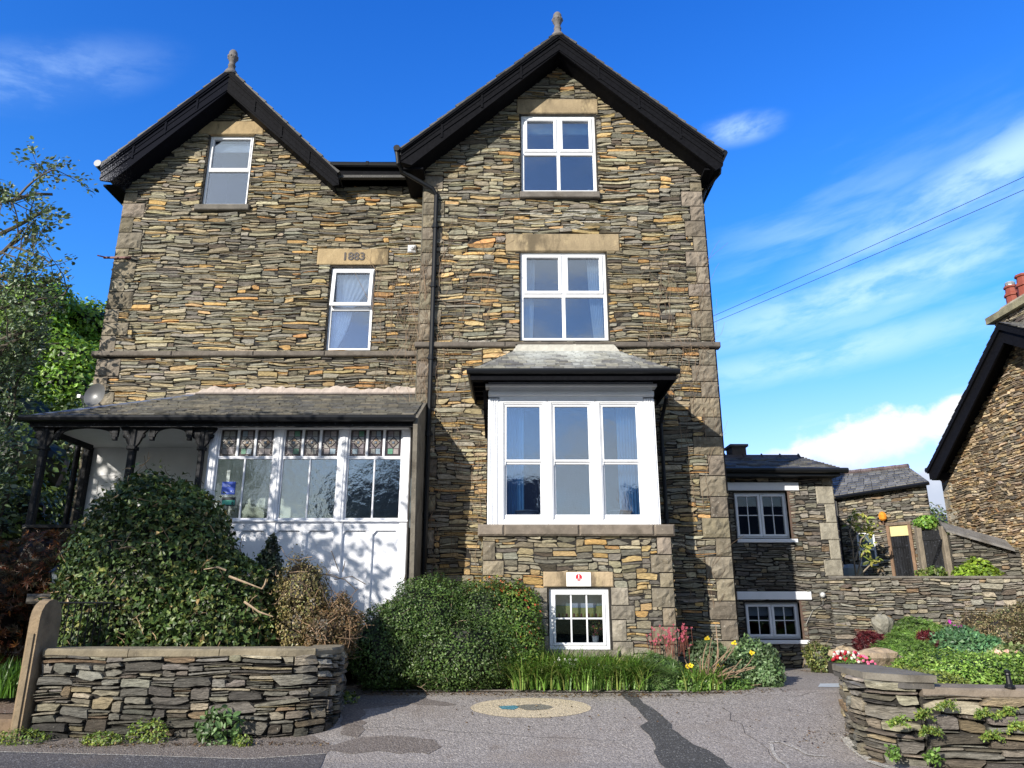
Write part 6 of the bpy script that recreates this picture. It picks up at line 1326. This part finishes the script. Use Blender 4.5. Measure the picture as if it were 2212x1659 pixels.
for k in range(26): 
    a=bpt(1520+rng.uniform(-6,10),1480,11.75); d=nrm(np.array([rng.uniform(-.2,1.5),rng.uniform(-.5,.1),rng.uniform(.05,1.)])); mb.tube(wander(a,d,rng.uniform(.4,.95),6,rng,.16),np.linspace(.014,.005,7),5,np.array([.26,.18,.12])*rng.uniform(.6,1.3),cap=False)
tag(mb.build('woody_stems','bark',None,bpt(1530,1480,11.75)),'tangle of bare tan woody stems leaning out over the driveway edge','stems')
clump('green_strap_clump','small tuft of yellow green strap leaves below the bare woody stems','strap leaf plant',1470,1560,1480,11.75,520,.36,.022,LIME,.9,.35)
bush('low_fern_patch','low bright green ferny growth along the driveway edge','perennial',[bpt(1500,1478,11.7),bpt(1570,1484,11.8)],[[.30,.25,.16],[.36,.25,.15]],3800,.05,[(.10,.20,.04),(.15,.26,.06)],z0=.36,corecol=(.02,.03,.012))
for i,(px,py,lab) in enumerate(((1527,1378,'yellow poppy highest up against the shaded wall'),(1586,1388,'yellow poppy against the corner quoin of the house'),(1623,1411,'yellow poppy over the hebe bush at the house corner'),(1483,1439,'left yellow poppy of the pair low in the border'),(1491,1437,'right yellow poppy of the pair low in the border'),(1550,1438,'yellow poppy above the bare woody stems'),(1560,1441,'yellow poppy lowest and rightmost above the bare woody stems'))):
    flowers('yellow_poppy',lab,'poppy',[bpt(px,py,11.9)],.042,(.85,.62,.02),stem=.28,pet=5,group='yellow poppies in the house border',center=(.5,.35,.02))
# weeds along the garden wall
def weed(label,px,py,r,n,size,cols,dz=.10,**kw):
    p=gnd(px,py); cs=[[p.x+rng.normal(0,r*.5),p.y,p.z+dz*.5] for _ in range(3)]; return bush('weed_clump',label,'weeds',cs,[[r,r*.5,dz]]*3,n,size,cols,z0=p.z,coref=0,group='weeds along the foot of the left wall',**kw)
WG=[(.12,.20,.04),(.18,.26,.05),(.24,.28,.05),(.08,.13,.03)]
weed('leafy dark green weed growing at the foot of the garden wall',460,1606,.17,420,.075,[(.08,.15,.05),(.12,.21,.07),(.06,.11,.04)],.24,tmpl=LEAF6,faces=LF6)
weed('low yellow green weeds at the foot of the garden wall, left of its middle',215,1607,.22,1200,.030,WG,.08); weed('taller tuft of yellow green weeds right of the low weeds at the wall foot',320,1604,.14,900,.032,WG,.16)
weed('patch of yellow green weeds by the gate post foot',35,1604,.28,1300,.030,WG,.09); weed('small weed tuft at the right end of the garden wall foot',525,1612,.08,260,.035,WG,.07)
weed('bright green weed at the corner where the garden wall meets the driveway',745,1520,.10,300,.045,WG,.10)
# grass by the path
n=1500; P=np.stack([rng.uniform(-8.6,-6.3,n),rng.uniform(10.0,10.8,n),np.full(n,.45)],1); mb=MB(); blades(mb,P,.5,.02,[(.10,.22,.03),(.06,.14,.02)],rng,.6); tag(mb.build('grass_tuft','leaf',None,(-7.2,10.4,.5)),'long green grass beside the path at the far left',None,kind='stuff')
# maple, dark and red
bush('japanese_maple','dark red and bronze maple bush at the far left below the veranda','maple bush',[[-7.9,11.4,1.75],[-7.1,11.5,2.1],[-6.6,11.5,1.9],[-7.7,11.2,1.2],[-8.8,11.2,2.0]],[[.9,.6,.85],[.7,.5,.55],[.5,.45,.65],[.8,.6,.6],[.9,.6,.8]],9000,.10,[(.12,.035,.015),(.16,.06,.02),(.07,.04,.02),(.05,.045,.02),(.24,.10,.03)],z0=.4,tmpl=PALM,faces=PF,tw=[3,2,3,3,.8],corecol=(.012,.008,.006))
# ---------------------------------------------------------------- right-hand bed
def bp2(px,py,Y): 
    p=at(px,py,Y); return [p.x,p.y,max(p.z,hz(p.x,p.y)+.05)]
def bed(name,label,cat,pts,rad,n,size,cols,**kw): return bush(name,label,cat,[bp2(*p) for p in pts],rad,n,size,cols,z0=hz(0,pts[0][2])-.1,**kw)
GR=[(.10,.20,.035),(.15,.27,.05),(.20,.32,.08),(.07,.14,.03)]
bed('geranium_mound','bright green geranium mound against the terrace wall, the one highest up','perennial',[(1985,1375,14.6),(1945,1400,14.2),(2040,1388,14.3)],[[.48,.4,.34],[.42,.4,.26],[.42,.4,.28]],9500,.062,GR,tmpl=PALM,faces=PF,corecol=(.03,.045,.015))
bed('geranium_mound','green geranium mound lower down, behind the dark red leaves','perennial',[(1935,1425,12.8),(1985,1420,12.6)],[[.42,.35,.26],[.46,.35,.24]],7500,.055,GR,tmpl=PALM,faces=PF,corecol=(.03,.045,.015))
bed('ground_cover_mound','lime green ground cover spreading behind the flower bed coping','ground cover plant',[(2060,1452,10.3),(2110,1462,9.6),(2000,1452,11.0),(2160,1452,9.8)],[[.55,.5,.28],[.55,.45,.26],[.45,.4,.22],[.5,.4,.24]],21000,.040,[(.16,.28,.04),(.22,.36,.06),(.28,.40,.10),(.10,.20,.03)],corecol=(.03,.05,.012),lump=.1)
bed('ground_cover_mound','yellow green ground cover trailing behind the pier at the driveway','ground cover plant',[(1960,1470,10.0),(2010,1478,9.2)],[[.36,.4,.15],[.4,.4,.14]],5600,.036,[(.24,.28,.06),(.28,.34,.08),(.16,.22,.05)],corecol=(.03,.04,.012))
bed('fern_mound','bluish green ferny mound in the middle of the flower bed','perennial',[(2105,1405,12.2),(2075,1390,12.8)],[[.48,.4,.26],[.4,.4,.24]],7500,.06,[(.07,.17,.08),(.10,.22,.10),(.13,.26,.11)],spread=1.1,corecol=(.02,.04,.02))
bed('bronze_heather','wide straw brown heathery shrub against the terrace wall','shrub',[(2125,1362,14.2),(2180,1372,13.8),(2212,1350,14)],[[.55,.4,.36],[.6,.4,.34],[.6,.4,.4]],9500,.034,[(.26,.20,.10),(.18,.15,.07),(.30,.24,.14),(.14,.16,.06)],twigs=60,corecol=(.05,.04,.02))
bed('pale_green_plant','pale green leafy plant with pink flowers at the right edge of the flower bed','perennial',[(2200,1425,11.2),(2170,1440,11.0)],[[.4,.35,.2],[.4,.3,.16]],3600,.07,[(.26,.34,.14),(.20,.30,.08),(.34,.36,.18)],corecol=(.04,.05,.02))
for (px,py,Y,lab,r_) in ((1880,1393,13.4,'dark red heuchera leaves at the left of the flower bed',.26),(2005,1378,13.3,'dark red leaf tuft between the two geranium mounds',.13),(2045,1405,12.4,'low dark red leaf tuft in the middle of the flower bed',.15)):
    bed('dark_red_heuchera',lab,'perennial',[(px,py,Y)],[[r_,.22,r_*.85]],int(5200*r_),.085,[(.11,.018,.025),(.17,.03,.035),(.07,.012,.018)],tmpl=PALM,faces=PF,group='dark red heucheras',corecol=(.02,.006,.008))
flowers('purple_flowers','magenta flowers on thin stems at the top of the flower bed','flowers',[bp2(rng.uniform(2055,2085) if k>3 else 2051,rng.uniform(1352,1362) if k>3 else 1343,13.3) for k in range(14)],.035,(.50,.04,.40))
flowers('pale_pink_flowers','pale pink blooms low at the right of the flower bed','flowers',[bp2(rng.uniform(2150,2205),rng.uniform(1405,1440),10.9) for k in range(12)],.04,(.80,.50,.42),pet=6)
c=Vector(bp2(1838,1427,10.4)); zt0=hz(0,10.4)
tr_=thing('planter_trough','dark trough of red, pink and white daisies behind the pier slab','planter',(c.x,10.4,zt0)); mb=MB(); mb.bbox(c.x-.27,c.x+.27,10.3,10.5,c.z-.16,c.z-.02,(.03,.025,.022),.01); mb.build('trough','plain',tr_)
mb=MB(); leafcloud(mb,[[c.x,10.4,c.z+.0]],[[.27,.10,.07]],900,.04,GR,rng); mb.build('foliage','leaf',tr_)
for nm,col,k in (('red_flowers',(.45,.01,.03),26),('pink_flowers',(.80,.16,.32),22),('white_flowers',(.80,.76,.76),22)):
    mb=MB()
    for _ in range(k):
        x=c.x+(rng.uniform(-.27,.10) if nm!='pink_flowers' else rng.uniform(.02,.30)); z=c.z+.03+rng.uniform(-.02,.10)-.12*max(0,x-c.x)/.27; mb.blob((x,10.33+rng.uniform(-.04,.04),z),(.022,.016,.020),np.array(col)*rng.uniform(.8,1.2),7,4)
    mb.build(nm,'petal',tr_)
def rock(name,label,px,py,Y,r,col):
    c=bp2(px,py,Y); mb=MB(); mb.blob(c,r,col,9,6,.16,rng); tag(mb.build(name,'quoin',None,c),label,'rock',group='rocks in the flower bed')
rock('rockery_stone','pale tan boulder left of the planter trough',1824,1415,11.5,(.22,.15,.12),(.36,.28,.18)); rock('rockery_stone','wide tan boulder below the dark red heuchera leaves',1895,1420,11.4,(.36,.18,.13),(.34,.26,.18)); rock('rockery_stone','grey boulder against the terrace wall left of the highest geranium mound',1908,1348,14.8,(.22,.15,.18),(.26,.25,.21)); rock('rockery_stone','flat tan stone at the right end of the flower bed',2200,1462,9.6,(.32,.15,.07),(.30,.22,.16))
bush('low_ivy_patch','small straggly yellow green shrub in the corner between annexe and flower bed','shrub',[bpt(1775,1425,15.0),bpt(1762,1415,15.6)],[[.30,.25,.30],[.24,.2,.24]],2600,.045,[(.12,.16,.05),(.20,.20,.06),(.08,.11,.03)],z0=.3,twigs=30,corecol=(.02,.025,.01))
# ferns in the wall joints
rpx=lambda x:float(np.interp(x,[p[0] for p in rp2],[p[1] for p in rp2]))
FERN=[(1990,1545,'fern in the right wall below the coping, leftmost'),(2000,1580,'wide fern tuft in the right wall, below the leftmost fern'),(2035,1525,'fern just under the coping, second from the left'),(2115,1545,'fern in the right wall under the coping joint'),(2165,1540,'small fern near the right edge of the wall'),(2135,1590,'fern hanging low in the right wall'),(2190,1570,'sparse fern at the right edge of the wall'),(1935,1560,'small trailing plant at the left of the right wall')]
for px,py,lab in FERN:
    Y=8.12; x=X(px,py,Y); z=Z(py,Y,px); mb=MB(); n=15
    for k in range(n):
        a=rng.uniform(-1.5,1.5); d=np.array([math.sin(a),-.45,math.cos(a)*.6+.1]); path=wander((x,Y-.03,z),d,rng.uniform(.07,.14),6,rng,.05,-.12); mb.tube(path,.002,3,(.12,.18,.04),cap=False)
        P=np.array(path[1:]); P=np.repeat(P,4,0); P+=rng.normal(0,.006,P.shape); putleaves(mb,P,np.tile([0,-1,.5],(len(P),1)),.026,[(.14,.22,.04),(.10,.17,.03),(.22,.26,.05)],rng,spread=.7)
    tag(mb.build('wall_fern','leaf',None,(x,Y,z)),lab,'fern',group='ferns in the right hand wall')
for (px,py,lab) in ((1925,1625,'small green sprig at the foot of the right wall, left one'),(2010,1632,'small green sprig at the foot of the right wall, right one')):
    x=X(px,py,8.1);z=Z(py,8.1,px); mb=MB(); leafcloud(mb,[[x,8.05,z]],[[.07,.05,.06]],90,.05,GR,rng); tag(mb.build('wall_sprig','leaf',None,(x,8.05,z)),lab,'sprig',group='sprigs at the right wall foot')
# rhododendron by the outbuilding, yard plants
YY=18.3; t=thing('rhododendron','leggy rhododendron with yellow green leaf whorls beside the outbuilding window','shrub',bpt(1848,1245,YY)); mb=MB(); tips=[]
for (pts) in (((1850,1248),(1843,1200),(1842,1170),(1870,1120)),((1850,1248),(1862,1200),(1876,1180)),((1848,1210),(1860,1165),(1885,1140)),((1855,1245),(1880,1220),(1888,1210)),((1842,1180),(1835,1150),(1845,1112))):
    P=[bpt(*p,YY) for p in pts]; mb.tube(P,np.linspace(.022,.010,len(P)),5,(.25,.21,.16),cap=False); tips.append(P[-1]); tips.append((np.array(P[-1])*.5+np.array(P[-2])*.5))
mb.build('stem','bark',t); mb=MB(); P=np.repeat(np.array(tips),16,0)+rng.normal(0,.05,(len(tips)*16,3)); putleaves(mb,P,np.tile([0,-.6,.8],(len(P),1)),.15,[(.32,.34,.07),(.22,.28,.06),(.40,.38,.10)],rng,tmpl=LEAF6*np.array([1,.7,1]),faces=LF6,spread=.9); mb.build('foliage','leaf',t)
bush('yellow_green_shrub','bright yellow green shrub on the terrace below the sloping slab','shrub',[bpt(2112,1228,16.95),bpt(2090,1240,16.9),bpt(2128,1240,16.9)],[[.28,.2,.24],[.3,.2,.16],[.3,.2,.18]],2600,.085,[(.20,.32,.03),(.28,.38,.05),(.13,.22,.03)],z0=1.8)
bush('terrace_weeds','small weeds growing on the terrace at the foot of the yard gate','weeds',[bpt(2020,1238,17.1),bpt(1995,1240,17.1)],[[.25,.15,.14],[.2,.15,.10]],500,.08,[(.20,.24,.06),(.12,.2,.04)],z0=1.8,coref=0)
bush('ivy_tuft','green ivy tuft on top of the yard gate post','ivy bush',[bpt(2000,1128,18.2)],[[.28,.2,.14]],600,.08,[(.12,.26,.04),(.2,.32,.06)],z0=2.5,coref=0)
mb=MB(); mb.tube([bpt(1833,1212,19.5),bpt(1845,1240,19.5)],.3,12,(.5,.6,.65)); c=at(1838,1228,18.9); mb=MB(); mb.lathe([(.25,0),(.27,.5),(.26,.62),(.20,.7),(.0,.72)],(c.x,18.9,1.8),14,(.30,.36,.40)); tag(mb.build('water_butt','plain',None,(c.x,18.9,1.8)),'pale blue grey water butt beside the outbuilding window','water butt')
# dry creeper stems on the house
t=thing('dry_creeper','leafless brown creeper stems climbing the stone between the two gables','climbing plant',(-1.9,13.4,.5)); mb=MB()
def creep(n,x0,x1,z0,z1,Y,Lr,up=1.):
    for _ in range(n):
        p=np.array([rng.uniform(x0,x1),Y-rng.uniform(.035,.05),rng.uniform(z0,z1)]); L=rng.uniform(*Lr); m_=8; path=[p.copy()]; d=np.array([rng.normal(0,.25),0,up])
        for i in range(m_): d+= [rng.normal(0,.22),0,rng.normal(0,.1)]; q=path[-1]+d/np.linalg.norm(d)*L/m_; q[1]=Y-rng.uniform(.035,.055); path.append(q)
        mb.tube(path,np.linspace(.0045,.002,m_+1),3,np.array([.19,.135,.09])*rng.uniform(.6,1.3),cap=False)
creep(150,-2.3,-.4,2.0,8.3,YR,(.5,1.6)); creep(60,-1.8,-1.4,1.5,8.0,YR,(.6,2)); creep(90,2.4,3.85,4.0,7.6,YR,(.4,1.4)); creep(55,-2.9,-1.9,5.4,8.2,YL,(.5,1.6)); creep(40,2.7,3.7,1.2,4,YR,(.4,1.2))
for b in (creep(14,3.2,4.0,6.2,6.5,YR-.12,(.2,.5),-.1),): pass
mb.build('stems','bark',t)
# ---------------------------------------------------------------- trees
def allowW(q): return q[0]<-8.95 and q[1]>12.3 and q[2]>1.2 and q[0]/q[1]<-.655+.004*(q[2]-6)
wb_=thing('whitebeam_tree','silvery leaved tree reaching in from the left edge in front of the bright one','tree',(-11.2,13.6,.3)); mb=MB(); tips=[]
for (b,d,L,r) in (((-11.0,13.6,.2),(.12,.05,1),4.2,.14),((-11.4,13.8,.2),(-.25,.1,1),4.0,.12),((-10.8,14.4,.3),(.10,.25,1),3.6,.10),((-11.2,13.2,.2),(.22,-.10,1),3.8,.11)):
    grow(mb,b,d,L,r,4,rng,tips,(2,4),(.10,.085,.065),.75,.02,allowW,.66)
for a in (((-11.2,13.6,5.2),(.85,-.05,.55)),((-11.0,13.5,6.2),(.9,-.05,.42)),((-11.2,13.4,7.4),(.9,-.05,.35)),((-11,13.4,8.6),(.9,.0,.30)),((-11.1,13.2,9.2),(.9,.0,.1)),((-11.3,13.4,6.8),(.75,.1,.45)),((-11.0,13.3,7.9),(.9,.0,.5))):
    grow(mb,a[0],a[1],1.7,.05,3,rng,tips,(2,5),(.10,.085,.065),.7,.0,allowW,.68)
mb.build('trunk','bark',wb_)
T_=[t for t in tips]; P=np.array([t[0] for t in T_]); D_=np.array([t[1] for t in T_]); rep=max(1,int(30000/len(P))); print('whitebeam tips',len(P),rep)
P=np.repeat(P,min(rep,6),0); D_=np.repeat(D_,min(rep,6),0); P=P+rng.normal(0,.07,P.shape); ok=np.array([allowW(p) for p in P]); P=P[ok];D_=D_[ok]
mb=MB()
for (c_,r_,n_) in (((-10.5,13.4,3.9),(1.4,.9,1.9),4800),((-11.4,14.4,3.8),(1.8,1.2,2.2),4600),((-11.6,13.8,8.4),(1.5,.9,1.6),700)):
    q_=np.array(c_)+np.array(r_)*nrm(rng.normal(0,1,(n_,3)))*(rng.random((n_,1))**.45); kk=np.round(q_*1.9)/1.9; q_=kk+(q_-kk)*.72; q_=q_[np.array([allowW(p) for p in q_])]; putleaves(mb,q_,np.tile([-.3,-.4,.8],(len(q_),1)),.11,[(.14,.20,.11),(.20,.27,.16),(.10,.15,.06),(.38,.44,.34)],rng,tmpl=LEAF6,faces=LF6,tw=[4,3,3,.9],spread=1.0)
putleaves(mb,P,np.tile([-.3,-.4,.8],(len(P),1)),.095,[(.14,.20,.11),(.20,.27,.16),(.10,.15,.06),(.38,.44,.34)],rng,tmpl=LEAF6,faces=LF6,tw=[4,3,3,1.1],spread=1.0,dirv=nrm(D_)+[0,0,.3]); mb.build('crown','leaf',wb_)
def crowntree(name,label,base,h,cs,rs,n,size,cols,tr=.2,**kw):
    t=thing(name,label,'tree',base); mb=MB(); tips=[]; mb.tube([base,(base[0]+.1,base[1],base[2]+h*.35),(base[0],base[1],base[2]+h*.7)],[tr,tr*.7,tr*.3],8,(.09,.075,.055))
    for c in cs: 
        mb.tube([(base[0],base[1],base[2]+h*.3),tuple((np.array(c)+np.array([base[0],base[1],base[2]+h*.45]))/2),tuple(c)],[tr*.45,tr*.3,tr*.1],5,(.09,.075,.055))
    mb.build('trunk','bark',t); mb=MB(); core(mb,cs,rs,.66,(.012,.018,.007),rng); leafcloud(mb,cs,rs,n,size,cols,rng,thick=.2,**kw); mb.build('crown','leaf',t); return t
cs=[];rs=[]
for k in range(34):
    a=rng.uniform(0,6.28); e=rng.uniform(-1.1,1.2); r_=rng.uniform(.5,.95); cs.append([-18.4+3.5*r_*math.cos(a)*math.cos(e),28+2.5*r_*math.sin(a)*math.cos(e),9.2+4.6*r_*math.sin(e)]); s_=rng.uniform(1.0,1.6); rs.append([s_*1.15,s_,s_*.8])
crowntree('maple_tree','bright yellow green leafy tree behind the left corner of the house',(-18.2,28,0),9,cs,rs,72000,.19,[(.13,.26,.03),(.19,.34,.04),(.09,.18,.025),(.25,.38,.06)],.3,lump=.12,lf=5,inner=.6)
DK=[(.05,.09,.025),(.08,.13,.035),(.035,.06,.02),(.12,.17,.05)]
for i,(x,y,h,r_,lab,sd_) in enumerate(((-14.8,21,8.0,3.2,'dark green tree seen behind the veranda posts',3),(-18.5,24,10.5,3.8,'dense dark green tree at the left edge, below the bright green tree',5),(-12.4,17.2,4.6,2.0,'low dark evergreen filling the open side of the veranda',7),(-13.6,24.5,8.5,2.9,'dark tree glimpsed between the bright green tree and the house corner',9))):
    r2=np.random.default_rng(sd_); cs=[];rs=[]
    for k in range(13):
        a=r2.uniform(0,6.28); e=r2.uniform(-.9,1.3); cs.append([x+r_*.65*math.cos(a)*math.cos(e),y+r_*.5*math.sin(a)*math.cos(e),h*.52+h*.34*math.sin(e)]); s_=r2.uniform(.4,.6)*r_; rs.append([s_,s_*.9,s_*.8])
    crowntree('dark_tree' if i!=2 else 'evergreen_tree',lab,(x,y,0),h*.8,cs,rs,13000,.16,DK,.2,lump=.12,lf=5,inner=.6)

# roadside tree just outside the frame: its shadow dapples the porch and the left garden
t=thing('roadside_tree','light leafy roadside tree standing left of the garden wall','tree',(-9.8,6.4,0)); mb=MB(); tips=[]
grow(mb,(-9.8,6.4,0),(.02,.02,1),3.4,.13,3,rng,tips,(3,5),(.10,.085,.065),.8,.02,lambda q:q[0]<-5.6,.62); mb.build('trunk','bark',t); mb=MB()
for (c_,r_,n_) in (((-9.4,6.5,5.5),(2.6,2.1,1.1),2100),((-7.9,6.3,4.9),(1.6,1.4,.9),1150),((-8.6,6.4,6.8),(2.2,1.8,1.1),1500),((-12.9,6.8,7.0),(2.3,1.8,1.5),3600),((-11.4,7.2,5.6),(2,2,1.3),1500),((-11.0,6.4,4.2),(1.6,1.4,.8),1300)):
    q_=np.array(c_)+np.array(r_)*nrm(rng.normal(0,1,(n_,3)))*(rng.random((n_,1))**.45); kk=np.round(q_*1.7)/1.7; q_=kk+(q_-kk)*.75; q_=q_[q_[:,0]<-5.5]; putleaves(mb,q_,np.tile([-.3,-.4,.8],(len(q_),1)),.12,[(.12,.20,.06),(.16,.26,.08),(.09,.15,.04)],rng,tmpl=LEAF6,faces=LF6,spread=1.0)
mb.build('crown','leaf',t)
# fallen leaves and grit along the edges of the driveway
mb=MB(); Pl=[]
def litter(p0,p1,n,w_):
    a=gnd(*p0); b=gnd(*p1)
    for _ in range(n): t_=rng.random(); q=a+(b-a)*t_; y=q.y+rng.normal(0,w_); Pl.append((q.x+rng.normal(0,w_),y,G(y)+.012))
litter((760,1500),(1100,1500),420,.06); litter((1100,1503),(1480,1503),520,.06); litter((1480,1500),(1700,1490),260,.07); litter((80,1612),(700,1608),420,.05); litter((1840,1590),(1900,1640),90,.05); litter((1740,1450),(1815,1452),120,.12); litter((900,1530),(1800,1560),140,.5); litter((1700,1600),(1840,1580),90,.18)
Pl=np.array(Pl); putleaves(mb,Pl,np.tile([0,0,1.],(len(Pl),1)),.032,[(.16,.09,.045),(.10,.055,.03),(.22,.15,.07),(.07,.05,.035)],rng,spread=.35); tag(mb.build('leaf_litter','leaf'),'brown fallen leaves scattered along the driveway edges',kind='stuff')

for (x,y,r_,n_,w_) in ((7.2,9.8,.8,9000,'nearest the picture'),(8.6,11.6,.9,9000,'farthest back'),(9.6,9.6,.9,9000,'farthest right')):
    bush('ground_cover_mound','lime green ground cover further along the flower bed, the clump '+w_,'ground cover plant',[[x,y,.85],[x+.6,y+.5,.8]],[[r_,.6,.28],[r_*.7,.5,.25]],n_,.045,[(.16,.28,.04),(.22,.36,.06),(.10,.20,.03)],z0=.6,corecol=(.03,.05,.012),group='ground cover past the right edge')
